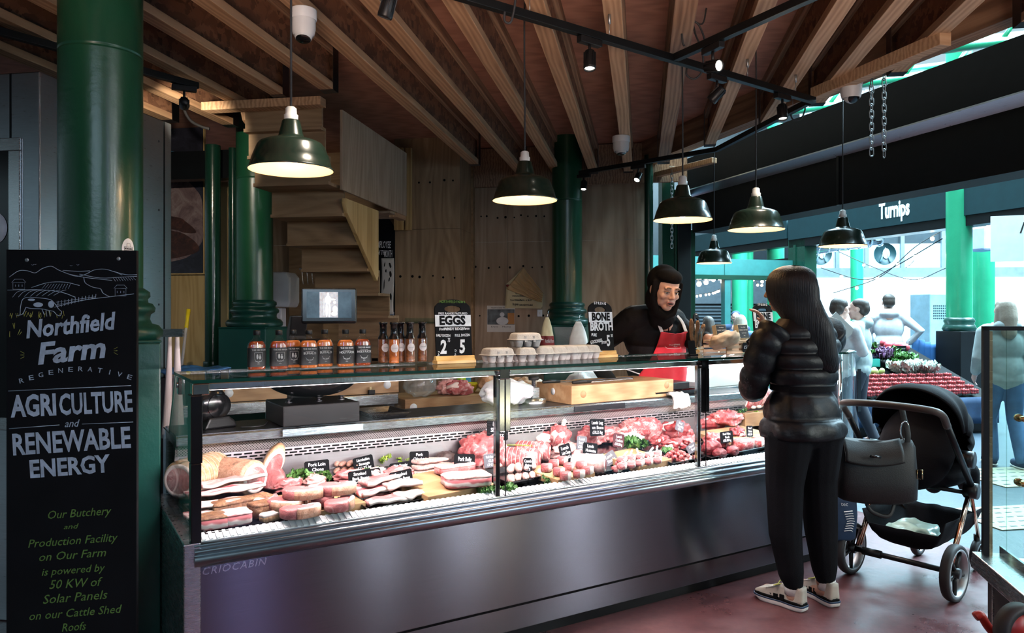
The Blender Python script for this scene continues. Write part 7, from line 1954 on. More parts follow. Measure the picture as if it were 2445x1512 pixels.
hang_bag('printed_bag', 'cream bag with red print hanging on the far green column, left side', 1306, 758, 830, 34, 7.0, 'bag_cream', 3, True)
hang_bag('white_paper_bag', 'white paper bag hanging on the far green column, right side', 1381, 768, 832, 46, 6.95, 'paper', 5)
crumple('white_sack', 'white plastic sack on the back worktop behind the bone saw', 'sack', MC @ Vector((frame_hit(MC, 1395, 925, 1, 2.1).x, 2.1, 0.761)), (0.15, 0.11, 0.12), 9, M['film_white'])
plain('apron_white', (0.80, 0.72, 0.74), 0.6, var=0.04)
for px, x0, x1, lab in ((400, 388, 412, 'white disposable apron roll hanging by the cold room, left one'), (425, 412, 446, 'white disposable apron roll hanging by the cold room, right one')):
 Y = 3.75; p = P(px, 1046, Y); k = Y / F
 t = thing('apron_roll', lab, 'apron', p, 0, 'white aprons by the cold room')
 a = MB(); rings = []
 for j in range(16):
  u_ = j / 15; z = u_ * (1046 - 805) * k
  ww = (0.030 - 0.022 * u_ ** 0.8) * (1.2 if px > 410 else 1.0)
  rings.append([Vector(((0.012 if px < 410 else -0.004) * u_ + ww * math.cos(2 * PI * i / 28) * (1 + 0.10 * math.sin(i * 3.3)), 0.020 * (1 - 0.5 * u_) * math.sin(2 * PI * i / 28) * (1 + 0.15 * math.sin(i * 3.3)), z)) for i in range(28)])
 a.loft(rings); a.build('sheet', M['apron_white'], t)
a = MB(); p = P(412, 800, 3.76); a.box(p.x - 0.06, p.x + 0.05, p.y, p.y + 0.02, p.z - 0.01, p.z + 0.03)
tag(a.build('apron_hook', M['steel'], None), 'steel hook plate above the white aprons by the cold room', 'hook')
# ---------------------------------------------------------------- back worktop with blocks and meat
t = thing('back_worktop', 'long worktop unit behind the serving aisle, seen through the display glass', 'worktop', MC @ Vector((0, 1.75, 0)), CASE_A)
a = MB(); a.box(0.15, 1.50, 0.0, 0.65, 0.862, 0.93); a.build('steel_top', M['steel'], t, 0.004)
a = MB(); a.box(1.50, 3.2, 0.02, 0.65, 0.70, 0.76); a.build('lower_top', M['steel'], t, 0.004)
for x in (0.18, 1.44, 2.68):
 a = MB(); a.box(x, x + 0.05, 0.04, 0.09, 0, 0.862 if x < 1.45 else 0.70); a.build('leg', M['steel_dark'], t)
a = MB(); a.box(0.2, 2.7, 0.3, 0.32, 0.1, 0.70); a.build('back_panel', M['black_plastic'], t)
def wblock(label, x0, x1, y0, z0, z1, dots):
 t = thing('chopping_block', label, 'chopping block', MC @ Vector((x0, y0, z0)), CASE_A, 'chopping blocks on the back worktop')
 a = MB(); a.box(0, x1 - x0, 0, 0.42, 0.001, z1 - z0); a.build('slab', M['board_wood'], t, 0.004)
 a = MB()
 for dx in dots: dowels(a, dx, 0, (z1 - z0) * 0.55, 0.026)
 a.build('plastic_dowel', M['white_plastic'], t)
wblock('long chopping block on the left worktop behind the scale', 0.38, 1.52, 1.79, 0.931, 1.03, (0.08, 1.06))
wblock('thick chopping block with meat on it behind the first hinge', 1.56, 2.62, 1.78, 0.761, 0.882, (0.06, ))
ZBK = 0.8835
def bkp(px, y=1.92): 
 return Vector((frame_hit(MC, px, 930, 1, y).x, y, ZBK))
lump('raw_shank', 'raw pale shank joint on the back chopping block, left of the bowl', 'meat joint', bkp(1066), (0.07, 0.05, 0.055), 0.3, 'pork_pale', 71, 0.3, 1.8)
lump('raw_shank', 'raw red and fat meat piece beside the yellow bowl on the back block', 'meat joint', bkp(1095, 1.86), (0.09, 0.05, 0.052), -0.3, 'lamb', 72, 0.32, 1.8, (-0.2, -0.3, 0.1, 0.7, 0.6, 0.7))
lump('cooked_ham', 'browned ham joint on the back block left of the first hinge', 'ham', bkp(1168), (0.085, 0.07, 0.07), 0.1, 'ham_skin', 73, 0.2, 1.6, (-0.3, -0.5, 0.2, 0.6, 0.5, 0.7), fatmat='rind_golden')
lump('ham_hock', 'browned ham hock with knuckle end right of the first hinge', 'ham', bkp(1248), (0.12, 0.045, 0.045), -0.1, 'ham_skin', 74, 0.3, 2.2, None, ((0.08, 0, 0.045), (0.14, 0, 0.05), 0.02))
t = thing('yellow_bowl', 'yellow plastic bowl on the back chopping block', 'bowl', MC @ bkp(1120, 2.02), CASE_A)
a = MB(); a.lathe([(0.0001, 0.001), (0.045, 0.001), (0.085, 0.055), (0.092, 0.056), (0.092, 0.06), (0.083, 0.06), (0.042, 0.008), (0.0001, 0.006)], 28); a.build('shell', M['yellow_plastic'], t)
plain('can_lime', (0.36, 0.55, 0.02), 0.3); plain('can_blue', (0.08, 0.35, 0.6), 0.3)
t = thing('drink_can', 'lime green drink can behind the yellow bowl', 'can', MC @ bkp(1102, 2.10), CASE_A)
a = MB(); a.lathe([(0.0001, 0.002), (0.026, 0.002), (0.033, 0.012), (0.033, 0.105), (0.027, 0.118)], 24); a.build('body', M['can_lime'], t); a = MB(); a.lathe([(0.027, 0.118), (0.026, 0.121), (0.0001, 0.119)], 20); a.build('lid', M['steel'], t)
t = thing('blue_carton', 'blue carton beside the lime can on the back block', 'carton', MC @ bkp(1116, 2.14), CASE_A)
a = MB(); a.box(-0.02, 0.02, -0.02, 0.02, 0.001, 0.12); a.build('box', M['can_blue'], t); a = MB(); a.box(-0.012, 0.012, -0.012, 0.012, 0.1205, 0.128); a.build('cap', M['white_plastic'], t)
glass_thin('film_clear', (0.93, 0.91, 0.89), 0.12, 0.30)
crumple('meat_bag', 'clear plastic bag of meat at the left end of the back chopping block', 'plastic bag', MC @ (bkp(1004, 1.90)), (0.115, 0.075, 0.085), 13, M['film_clear'], CASE_A)
t = thing('mains_plug', 'black mains plug standing prongs up on the steel worktop', 'plug', MC @ Vector((frame_hit(MC, 887, 945, 1, 1.768).x, 1.768, 0.931)), CASE_A)
a = MB(); a.box(-0.022, 0.022, -0.010, 0.010, 0.0, 0.03); a.build('plug_body', M['black_plastic'], t, 0.004)
for x, y in ((-0.011, -0.004), (0.011, -0.004), (0.0, 0.005)):
 a = MB(); a.box(x - 0.003, x + 0.003, y - 0.002, y + 0.002, 0.03, 0.048); a.build('prong', M['brass'], t)
plain('blue_film', (0.06, 0.22, 0.50), 0.4)
crumple('blue_plastic_sheet', 'blue plastic sheeting on the worktop at the far left end', 'plastic sheet', P(455, 893, 4.4), (0.20, 0.12, 0.020), 6, M['blue_film'], 0.2)
a = MB(); p = P(455, 897, 4.4); a.box(p.x - 0.12, p.x + 0.14, p.y - 0.14, p.y + 0.16, 0.0, p.z - 0.004); tag(a.build('side_cabinet', M['steel_dark'], None, 0.004), 'steel cabinet under the blue plastic sheeting at the far left end', 'cabinet')
# ================================================================ PEOPLE
def skin(name, c1, c2):
 m, nt, b = nodes(name)
 lk(nt, ramp(nt, ntex(nt, coords(nt), 18, 3), [(0.3, c1), (0.7, c2)]), b.inputs['Base Color'])
 b.inputs['Roughness'].default_value = 0.48; b.inputs['Subsurface Weight'].default_value = 0.12; b.inputs['Subsurface Radius'].default_value = (0.01, 0.004, 0.002)
skin('skin_pale', (0.58, 0.34, 0.27), (0.68, 0.43, 0.35)); skin('skin_tan', (0.42, 0.23, 0.16), (0.52, 0.30, 0.22))
def cloth(name, col, rough=0.8, sc=220, bmp=0.2):
 m, nt, b = nodes(name)
 v = coords(nt)
 lk(nt, ramp(nt, ntex(nt, v, 7, 3), [(0.3, [x * 0.75 for x in col]), (0.7, [min(1, x * 1.2) for x in col])]), b.inputs['Base Color'])
 b.inputs['Roughness'].default_value = rough
 if max(col) < 0.02: b.inputs['Specular IOR Level'].default_value = 0.12 if rough > 0.5 else 0.3
 h = mixc(nt, 0.4, ntex(nt, v, 22, 4), ntex(nt, v, sc, 2))
 bump(nt, b, h, bmp, 0.006)
cloth('jacket_black', (0.006, 0.006, 0.007), 0.65, 120, 0.5); cloth('hood_black', (0.004, 0.004, 0.005), 0.95); cloth('puffer', (0.005, 0.0055, 0.008), 0.45, 60, 0.55); cloth('velour', (0.005, 0.005, 0.007), 0.8, 150, 0.4)
cloth('apron_red', (0.62, 0.025, 0.04), 0.7, 300, 0.2); cloth('strap_white', (0.75, 0.70, 0.70)); cloth('denim', (0.07, 0.16, 0.32)); cloth('hoodie_white', (0.72, 0.76, 0.80)); cloth('hoodie_grey', (0.36, 0.42, 0.42)); cloth('navy', (0.02, 0.05, 0.11)); cloth('fabric_black', (0.005, 0.005, 0.007), 0.8, 200, 0.35); cloth('sock_white', (0.78, 0.76, 0.74)); cloth('suede', (0.50, 0.46, 0.40)); cloth('trouser_dark', (0.03, 0.035, 0.05))
m, nt, b = nodes('hair_black')
v = coords(nt, (90, 90, 1.6)); f = ntex(nt, v, 2.0, 4)
lk(nt, ramp(nt, f, [(0.3, (0.002, 0.002, 0.003)), (0.7, (0.008, 0.008, 0.011))]), b.inputs['Base Color']); b.inputs['Specular IOR Level'].default_value = 0.35; b.inputs['Roughness'].default_value = 0.4; bump(nt, b, f, 0.6, 0.006)
plain('hair_brown', (0.035, 0.022, 0.016), 0.55, bmp=0.4); plain('hair_blond', (0.34, 0.28, 0.22), 0.55, bmp=0.4)
plain('eye_white', (0.75, 0.72, 0.70), 0.2); plain('iris', (0.03, 0.04, 0.05), 0.1); plain('lip', (0.42, 0.16, 0.14), 0.45); plain('mouth_dark', (0.05, 0.012, 0.012), 0.5); plain('brow', (0.20, 0.11, 0.07), 0.8)
def frame(fwd, up=(0, 0, 1)):
 f = Vector(fwd).normalized(); x = f.cross(Vector(up)).normalized(); u_ = x.cross(f)
 return Matrix((x, f, u_)).transposed().to_4x4()
def head(C, fwd, up=(0, 0, 1), s=1.0, nose=True):
 """capsules and ellipsoids of a head centred between the ears"""
 H_ = Matrix.Translation(C) @ frame(fwd, up) @ Matrix.Scale(s, 4)
 e = H_.to_euler()
 E = lambda c, r: ('e', H_ @ Vector(c), tuple(q * s for q in r), tuple(e))
 pr = [E((0, -0.012, 0.035), (0.076, 0.096, 0.085)), E((0, 0.028, -0.02), (0.062, 0.062, 0.085)), E((0, 0.058, -0.088), (0.030, 0.028, 0.024)), E((0.034, 0.022, -0.062), (0.026, 0.048, 0.034)), E((-0.034, 0.022, -0.062), (0.026, 0.048, 0.034)),
          E((0.078, -0.005, -0.005), (0.012, 0.022, 0.032)), E((-0.078, -0.005, -0.005), (0.012, 0.022, 0.032))]
 for k in (-1, 1): pr += [E((k * 0.030, 0.080, 0.024), (0.024, 0.012, 0.008)), E((k * 0.038, 0.066, -0.024), (0.022, 0.018, 0.020)), E((k * 0.010, 0.100, -0.030), (0.009, 0.010, 0.007))]
 pr += [('c', [H_ @ Vector(p) for p in ((0, 0.086, 0.018), (0, 0.102, -0.008), (0, 0.110, -0.024))], [0.009 * s, 0.010 * s, 0.012 * s]), E((0, 0.090, -0.052), (0.022, 0.009, 0.005)), E((0, 0.086, -0.072), (0.020, 0.009, 0.006))]
 return pr, H_
def hand(wrist, tip_dir, palm_n, s=1.0, curl=0.5):
 """palm, four fingers of unequal length and a thumb from the side of the palm"""
 d = Vector(tip_dir).normalized(); n = Vector(palm_n).normalized(); x = d.cross(n).normalized(); n = x.cross(d)
 w0 = Vector(wrist)
 pr = []
 pc = w0 + d * 0.045 * s
 for k in (-1.5, -0.5, 0.5, 1.5): pr.append(('c', [w0 + x * k * 0.012 * s, pc + x * k * 0.018 * s + d * 0.04 * s], [0.016 * s, 0.012 * s]))
 for k, L in ((-1.5, 0.80), (-0.5, 0.98), (0.5, 1.05), (1.5, 0.95)):
  b0 = w0 + d * 0.088 * s + x * k * 0.0195 * s
  a1, a2 = curl * 0.7, curl * 1.5
  d1 = d * math.cos(a1) + n * math.sin(a1); d2 = d * math.cos(a2) + n * math.sin(a2); d3 = d * math.cos(a2 + curl * .6) + n * math.sin(a2 + curl * .6)
  p1 = b0 + d1 * 0.036 * L * s; p2 = p1 + d2 * 0.026 * L * s; p3 = p2 + d3 * 0.018 * L * s
  pr.append(('c', [b0, p1, p2, p3], [0.0095 * s, 0.009 * s, 0.0082 * s, 0.007 * s]))
 t0 = w0 + d * 0.025 * s - x * 0.022 * s
 pr.append(('c', [t0, t0 - x * 0.022 * s + d * 0.026 * s + n * 0.012 * s, t0 - x * 0.026 * s + d * 0.055 * s + n * 0.022 * s], [0.0125 * s, 0.0105 * s, 0.008 * s]))
 return pr
BO = Vector((3.08, 1.12, 0))
bl = lambda x, y, z: (x, y, z)
hd, HM = head((-0.292, -0.470, 1.595), (-0.24, -0.96, -0.28), (0.02, -0.25, 1), 1.06)
hw_ = Vector((-0.15, -0.69, 1.298))
body = hd + [('c', [(-0.285, -0.44, 1.54), (-0.24, -0.36, 1.46)], [0.058, 0.064]), ('c', [(-0.2, -0.30, 1.40), (-0.12, -0.2, 1.25), (-0.03, -0.06, 1.05), (0, 0, 0.93)], [0.10, 0.12, 0.115, 0.12]),
       ('c', [(-0.09, 0, 0.9), (-0.10, 0.02, 0.5), (-0.10, 0.05, 0.07)], [0.085, 0.06, 0.045]), ('c', [(0.09, 0, 0.9), (0.10, 0.02, 0.5), (0.10, 0.05, 0.07)], [0.085, 0.06, 0.045]), ('c', [(-0.10, 0.05, 0.04), (-0.10, -0.12, 0.03)], [0.04, 0.03]), ('c', [(0.10, 0.05, 0.04), (0.10, -0.12, 0.03)], [0.04, 0.03]),
       ('c', [(0.0, -0.22, 1.38), (0.02, -0.44, 1.25), tuple(hw_)], [0.05, 0.042, 0.030]), ('c', [(-0.38, -0.23, 1.38), (-0.52, 0.0, 1.17), (-0.50, -0.22, 1.0)], [0.05, 0.042, 0.030])] \
 + hand(hw_, (0.22, -1, 0.10), (0.6, 0.0, -0.8), 1.0, 0.45) + hand((-0.50, -0.23, 0.995), (0.3, -0.9, -0.05), (0, 0, -1), 1.0, 0.35)
man = blob('person', body, 0.0055, M['skin_pale'], None, 3)
man.location = MC @ BO; man.rotation_euler = (0, 0, CASE_A)
tag(man, 'person in black hood and red apron leaning over the counter', 'person')
HP = lambda x, y, z: HM @ Vector((x, y, z))
he = tuple(HM.to_euler())
a = MB()
for k in (-1, 1): a.ell(HP(k * 0.031, 0.0785, 0.001), (0.0125, 0.0115, 0.0062), he)
a.build('eyes', M['eye_white'], man)
a = MB()
for k in (-1, 1): a.ell(HP(k * 0.031 + 0.003, 0.0885, -0.001), (0.0058, 0.0025, 0.0050), he)
a.build('irises', M['iris'], man)
a = MB()
for k in (-1, 1): 
 a.tube(smooth_path([HP(k * 0.046, 0.082, 0.022), HP(k * 0.030, 0.0925, 0.030), HP(k * 0.014, 0.093, 0.026)], 4), 0.0038, 8)
 a.tube(smooth_path([HP(k * 0.045, 0.078, 0.003), HP(k * 0.031, 0.0895, 0.0075), HP(k * 0.017, 0.087, 0.003)], 4), 0.0028, 8)
a.build('eyebrows', M['brow'], man)
a = MB(); a.ell(HP(0, 0.0935, -0.0615), (0.018, 0.006, 0.0065), he); a.build('mouth', M['mouth_dark'], man)
a = MB(); a.tube(smooth_path([HP(-0.022, 0.089, -0.058), HP(0, 0.099, -0.053), HP(0.022, 0.089, -0.058)], 5), 0.004, 8); a.tube(smooth_path([HP(-0.020, 0.087, -0.063), HP(0, 0.0965, -0.071), HP(0.020, 0.087, -0.063)], 5), 0.0045, 8); a.build('lips', M['lip'], man)
E = lambda c, r: ('e', HP(*c), r, he)
hood = blob('hood', [E((0, -0.036, 0.040), (0.099, 0.112, 0.105)), E((0, 0.008, 0.080), (0.086, 0.096, 0.050)), E((0, -0.03, -0.06), (0.096, 0.092, 0.10)), ('c', [HP(0.084, 0.02, 0.04), HP(0.080, 0.026, -0.05), HP(0.055, 0.045, -0.125), HP(0, 0.06, -0.150), HP(-0.055, 0.045, -0.125), HP(-0.080, 0.026, -0.05), HP(-0.084, 0.02, 0.04)], [0.017, 0.020, 0.025, 0.028, 0.025, 0.020, 0.017]),
       ('c', [HP(0, 0.0, -0.14), (-0.24, -0.38, 1.43)], [0.075, 0.09])], 0.006, M['hood_black'], man, 4)
jk = [('c', [(-0.22, -0.32, 1.44), (-0.36, -0.25, 1.415)], [0.075, 0.085]), ('c', [(-0.18, -0.32, 1.43), (0.0, -0.24, 1.40)], [0.075, 0.085]), ('e', (-0.23, -0.385, 1.42), (0.075, 0.05, 0.06)), ('e', (-0.19, -0.24, 1.30), (0.205, 0.135, 0.17), (0.35, 0, 0)), ('e', (-0.10, -0.13, 1.12), (0.185, 0.13, 0.17), (0.35, 0, 0)), ('e', (-0.01, -0.01, 0.92), (0.18, 0.13, 0.16)),
      ('c', [(0.0, -0.23, 1.39), (0.028, -0.44, 1.25), (-0.06, -0.56, 1.275), tuple(hw_ + Vector((0.02, 0.04, -0.004)))], [0.082, 0.066, 0.054, 0.046]), ('c', [(-0.37, -0.23, 1.40), (-0.52, 0.0, 1.18), (-0.505, -0.16, 1.05), (-0.50, -0.21, 1.01)], [0.085, 0.066, 0.05, 0.046])]
def collar(mb):
 mb.tube([(-0.225 + 0.085 * math.cos(t_), -0.34 + 0.085 * math.sin(t_), 1.455 + 0.02 * math.sin(t_)) for t_ in [2 * PI * k / 20 for k in range(20)]], 0.026, 10, closed=True, caps=False)
jk.append(('m', collar))
jacket = blob('jacket', jk, 0.007, M['jacket_black'], man, 3)
tr = blob('trousers', [('c', [(-0.09, 0, 0.9), (-0.10, 0.02, 0.5), (-0.10, 0.05, 0.09)], [0.105, 0.08, 0.062]), ('c', [(0.09, 0, 0.9), (0.10, 0.02, 0.5), (0.10, 0.05, 0.09)], [0.105, 0.08, 0.062])], 0.012, M['trouser_dark'], man, 3)
def spine(z):
 pts = [(0.5, 0.0, 0.0), (0.93, 0.0, -0.01), (1.12, -0.08, -0.125), (1.30, -0.17, -0.245), (1.42, -0.21, -0.31)]
 for (z0, x0, y0), (z1, x1, y1) in zip(pts, pts[1:]):
  if z <= z1: k = (z - z0) / (z1 - z0); return x0 + (x1 - x0) * k, y0 + (y1 - y0) * k
 return pts[-1][1:]
def apron(u_, v_):
 z = 0.52 + v_ * 0.815
 xc, yc = spine(z)
 hw = 0.215 if z < 1.05 else 0.215 - (z - 1.05) / 0.285 * 0.105
 if z > 1.05: hw = 0.11 + 0.105 * (1 - (z - 1.05) / 0.285) ** 1.6
 x = (u_ - 0.5) * 2 * hw
 dip = 0.018 * (1 - abs(u_ - 0.5) * 2) if v_ > 0.999 else 0
 return (xc + x, yc - 0.186 + 1.5 * x * x + 0.004 * math.sin(u_ * 17 + v_ * 5), z - dip)
a = MB(); a.grid(apron, 24, 40); ap = a.build('apron', M['apron_red'], man); s_ = ap.modifiers.new('thick', 'SOLIDIFY'); s_.thickness = 0.003
a = MB()
def strap(pts, w_=0.014):
 for off in (0,):
  P_ = smooth_path(pts, 6); a.tube(P_, [w_] * len(P_), 8, sx=0.18, up=(1, 0, 0))
A0, A1 = Vector(apron(0.03, 1)), Vector(apron(0.97, 1))
strap([A0, (-0.295, -0.405, 1.40), (-0.315, -0.33, 1.475)]); strap([A1, (-0.075, -0.385, 1.405), (-0.10, -0.30, 1.487)])
W0 = Vector(apron(0.0, 0.66)); strap([W0, W0 + Vector((-0.06, 0.10, 0.03)), W0 + Vector((-0.13, 0.24, 0.03))], 0.010)
for k in (-1, 1): strap([apron(0.5, 0.62) + Vector((0, -0.006, 0)) if False else Vector(apron(0.5, 0.60)) + Vector((0, -0.006, 0)), Vector(apron(0.5, 0.60)) + Vector((k * 0.028, -0.012, -0.015)), Vector(apron(0.5, 0.60)) + Vector((k * 0.04, -0.010, -0.05))], 0.009)
a.build('apron_straps', M['strap_white'], man)
c_ = Vector(apron(0.5, 0.895)); tl = Matrix.Translation(c_ + Vector((0, -0.006, 0))) @ Matrix.Rotation(R(-30), 4, 'X')
a = MB(); a.tube([tl @ Vector((0.066 * math.cos(2 * PI * k / 30), 0.012 * math.cos(2 * PI * k / 30) ** 2 * 1.6, 0.028 * math.sin(2 * PI * k / 30))) for k in range(30)], 0.0011, 5, closed=True, caps=False); em = a.build('apron_emblem', M['chalk_olive'], ap)
em.data.materials[0] = M['label_pink']
join_text([dict(body='Northfield', size=0.022, M=tl @ on_face(-0.002, -0.001, 0.003), ext=0.0003), dict(body='Farm', size=0.014, M=tl @ on_face(0.0, -0.001, -0.013), ext=0.0003)], ap, M['label_pink'])
a = MB(); q = Vector((-0.005, -0.392, 1.325)); a.ell(q, (0.034, 0.012, 0.014), (0.1, 0, 0)); a.build('chest_badge', M['apron_red'], jacket)
a = MB(); a.tube([(-0.222, -0.424, 1.425), (-0.20, -0.405, 1.33)], 0.004, 6); a.build('zip', M['steel_dark'], jacket)
m, nt, b = nodes('kraft'); lk(nt, ramp(nt, ntex(nt, coords(nt), 12, 4), [(0.3, (0.52, 0.36, 0.22)), (0.7, (0.72, 0.55, 0.38))]), b.inputs['Base Color']); b.inputs['Roughness'].default_value = 0.7
a = MB()
pk = MC @ frame_hit(MC, 1730, 812, 1, 0.205)
a.ell((0, 0, 0), (0.10, 0.045, 0.040), (0, -0.22, 0), 26, 16, amp=0.35, fq=2.4, seed=4, sq=3)
tag(a.build('kraft_packet', M['kraft'], None, loc=pk, rotz=CASE_A), 'brown paper packet handed over the counter by the butcher', 'packet')
WO = Vector((1.455, 3.775, 0)); WA = R(18.6)
MW = Matrix.Translation(WO) @ Matrix.Rotation(WA, 4, 'Z'); MWI = MW.inverted()
def WL(px, py, Y): return MWI @ P(px, py, Y)
hc = Vector((-0.050, 0.055, 1.566))
hd, HM = head(hc, (-0.66, 0.75, -0.04), (0, 0, 1), 0.95)
LE, LW, LH = Vector((-0.225, 0.10, 1.075)), Vector((-0.075, 0.27, 1.175)), Vector((-0.055, 0.30, 1.205))
RE, RW, RH = Vector((0.17, 0.24, 1.20)), Vector((0.03, 0.32, 1.36)), Vector((-0.02, 0.33, 1.40))
body = hd + [('c', [(-0.03, 0.0, 1.52), (0.0, -0.005, 1.40)], [0.05, 0.055]), ('c', [(0, 0, 1.36), (0, 0.02, 1.12), (0, 0, 0.92)], [0.11, 0.095, 0.125]), ('c', [(-0.085, 0, 0.88), (-0.095, 0.03, 0.5), (-0.09, -0.045, 0.10)], [0.08, 0.06, 0.04]), ('c', [(0.085, 0, 0.88), (0.09, 0.03, 0.5), (0.105, -0.035, 0.10)], [0.08, 0.06, 0.04]),
       ('c', [(-0.09, -0.05, 0.06), (-0.11, 0.13, 0.035)], [0.038, 0.028]), ('c', [(0.105, -0.045, 0.06), (0.115, 0.13, 0.035)], [0.038, 0.028]), ('c', [(-0.16, 0, 1.36), LE, LW], [0.035, 0.03, 0.024]), ('c', [(0.14, 0.01, 1.34), RE, RW], [0.03, 0.028, 0.024])] \
 + hand(LW, (0.05, 0.45, 0.9), (0.9, -0.3, 0.1), 0.92, 0.5) + hand(RW, (-0.30, 0.15, 0.9), (-0.75, 0.5, -0.3), 0.9, 0.55)
wo = blob('person', body, 0.0055, M['skin_tan'], None, 3)
wo.location = WO; wo.rotation_euler = (0, 0, WA)
tag(wo, 'person with long black hair and black puffer jacket standing at the counter', 'person')
pants = blob('trousers', [('e', (0, -0.005, 0.90), (0.185, 0.135, 0.14)), ('c', [(-0.092, -0.01, 0.84), (-0.108, 0.0, 0.60), (-0.112, -0.01, 0.36), (-0.098, -0.035, 0.17)], [0.118, 0.092, 0.080, 0.062]), ('c', [(0.098, -0.005, 0.84), (0.105, 0.01, 0.60), (0.112, 0.0, 0.36), (0.108, -0.03, 0.17)], [0.118, 0.092, 0.082, 0.062]), ('c', [(-0.096, -0.04, 0.16), (-0.093, -0.045, 0.13)], [0.056, 0.050]), ('c', [(0.108, -0.034, 0.16), (0.107, -0.038, 0.13)], [0.056, 0.050])], 0.008, M['velour'], wo, 3)
def puff_ring(z, hx, hy, cx=0.0, cy=0.0, n=40, gather=0.0):
 return [Vector((cx + hx * math.copysign(abs(math.cos(t_)) ** 0.85, math.cos(t_)) * (1 + gather * math.sin(t_ * 9 + z * 30)), cy + hy * math.copysign(abs(math.sin(t_)) ** 0.85, math.sin(t_)) * (1 + gather * math.sin(t_ * 9 + z * 30)), z)) for t_ in [2 * PI * k / n for k in range(n)]]
a = MB(); rings = []
bands = [(0.832, 0.925, 0.214, 0.176), (0.925, 1.06, 0.196, 0.160), (1.098, 1.175, 0.168, 0.135), (1.175, 1.25, 0.178, 0.140), (1.25, 1.325, 0.190, 0.140), (1.325, 1.395, 0.190, 0.130)]
rings.append(puff_ring(0.838, 0.17, 0.13, 0.0, -0.005))
for bi, (z0, z1, hx, hy) in enumerate(bands):
 nx = bands[bi + 1][2:] if bi + 1 < len(bands) else (0.15, 0.11)
 for k in range(7):
  u_ = k / 6; bul = math.sin(PI * u_) ** 0.75 * (0.8 if bi < 2 else 0.9) if 0 < u_ < 1 else 0
  g_ = 0.03 * bul * (2.0 if bi < 2 else 0.6)
  X = hx + (nx[0] - hx) * u_ if bi != 1 else hx + (0.150 - hx) * u_; Yv = hy + (nx[1] - hy) * u_ if bi != 1 else hy + (0.125 - hy) * u_
  rings.append(puff_ring(z0 + (z1 - z0) * u_, X - 0.010 + 0.016 * bul, Yv - 0.010 + 0.016 * bul, 0.0, 0.005, gather=g_))
 if bi == 1: rings += [puff_ring(1.064, 0.150, 0.126), puff_ring(1.094, 0.152, 0.127)]
rings += [puff_ring(1.42, 0.12, 0.09), puff_ring(1.435, 0.085, 0.075), puff_ring(1.455, 0.09, 0.085, -0.01, 0.01), puff_ring(1.485, 0.092, 0.088, -0.02, 0.015), puff_ring(1.51, 0.080, 0.078, -0.03, 0.02), puff_ring(1.512, 0.06, 0.06, -0.03, 0.02)]
a.loft(rings)
def sleeve(pts, r0, r1, nb):
 P_ = smooth_path(pts, 12); n = len(P_); rs = []
 for k in range(n):
  u_ = k / (n - 1); rs.append((r0 + (r1 - r0) * u_) * (0.86 + 0.17 * abs(math.sin(PI * u_ * nb)) ** 0.55))
 a.tube(P_, rs, 22)
sleeve([(-0.145, 0.0, 1.372), (-0.21, 0.02, 1.28), (-0.228, 0.075, 1.12), LE + Vector((0.03, 0.035, -0.012)), LE + (LW - LE) * 0.55, LW - Vector((0.012, 0.02, 0.008))], 0.090, 0.050, 9)
sleeve([(0.145, 0.0, 1.372), (0.20, 0.06, 1.30), RE + Vector((0.01, -0.04, 0.02)), RE + Vector((-0.02, 0.03, 0.02)), RE + (RW - RE) * 0.6, RW + (RE - RW) * 0.10], 0.090, 0.055, 9)
jk = a.build('puffer_jacket', M['puffer'], wo)
a = MB()
rings = [puff_ring(z, 0.157, 0.132) for z in (1.066, 1.070, 1.090, 1.094)]
a.loft(rings, caps=False); a.build('belt', M['fabric_black'], jk)
bp = WL(1852, 829, 3.72)
a = MB(); a.ell((0, 0, 0), (0.017, 0.005, 0.020), (0.1, 0, -0.5)); a.v = [(x + bp.x, y + bp.y, z + bp.z) for x, y, z in a.v]; bd = a.build('sleeve_badge', M['label_pink'], jk)
a = MB(); a.tube(smooth_path([bp + Vector(q_) for q_ in ((-0.010, -0.008, -0.006), (-0.006, -0.009, 0.006), (0, -0.009, 0.0), (0.006, -0.008, 0.006), (0.010, -0.006, -0.006))], 3), 0.0015, 5); a.tube([bp + Vector((-0.009, -0.008, -0.010)), bp + Vector((0.010, -0.006, -0.010))], 0.0013, 5); a.build('badge_emblem', M['apron_red'], bd)
a = MB(); rings = []
Yh = 3.66
for py, xl, xr, dep in ((631, 1910, 1922, 0.008), (632.5, 1900, 1934, 0.026), (636, 1889, 1947, 0.048), (642, 1878, 1958, 0.068), (652, 1869, 1966, 0.086), (668, 1863, 1972, 0.098), (690, 1863, 1976, 0.105), (715, 1868, 1979, 0.10), (745, 1878, 1985, 0.085), (775, 1886, 1992, 0.07), (810, 1893, 1998, 0.06), (845, 1899, 2003, 0.055), (870, 1906, 2006, 0.045), (884, 1918, 2004, 0.03), (892, 1940, 1998, 0.012)):
 L_, R_ = WL(xl, py, Yh + 0.04), WL(xr, py, Yh - 0.01)
 c_ = (L_ + R_) / 2; ax = (R_ - L_) / 2
 up_c = 0.045 if py > 760 else 0.10
 back = Vector((0, 1, 0)); rg = []
 shift = 0.10 if py < 720 else max(0.035, 0.10 - (py - 720) * 0.0011)
 for k in range(36):
  t_ = 2 * PI * k / 36
  st = 1 + 0.035 * math.sin(k * 7.1 + py * 0.004) * (1 if py > 660 else 0.3)
  rg.append(c_ + ax * math.cos(t_) * st + back * (dep * math.sin(t_) * st + shift - 0.02))
 rings.append(rg)
a.loft(rings); hr = a.build('hair', M['hair_black'], wo)
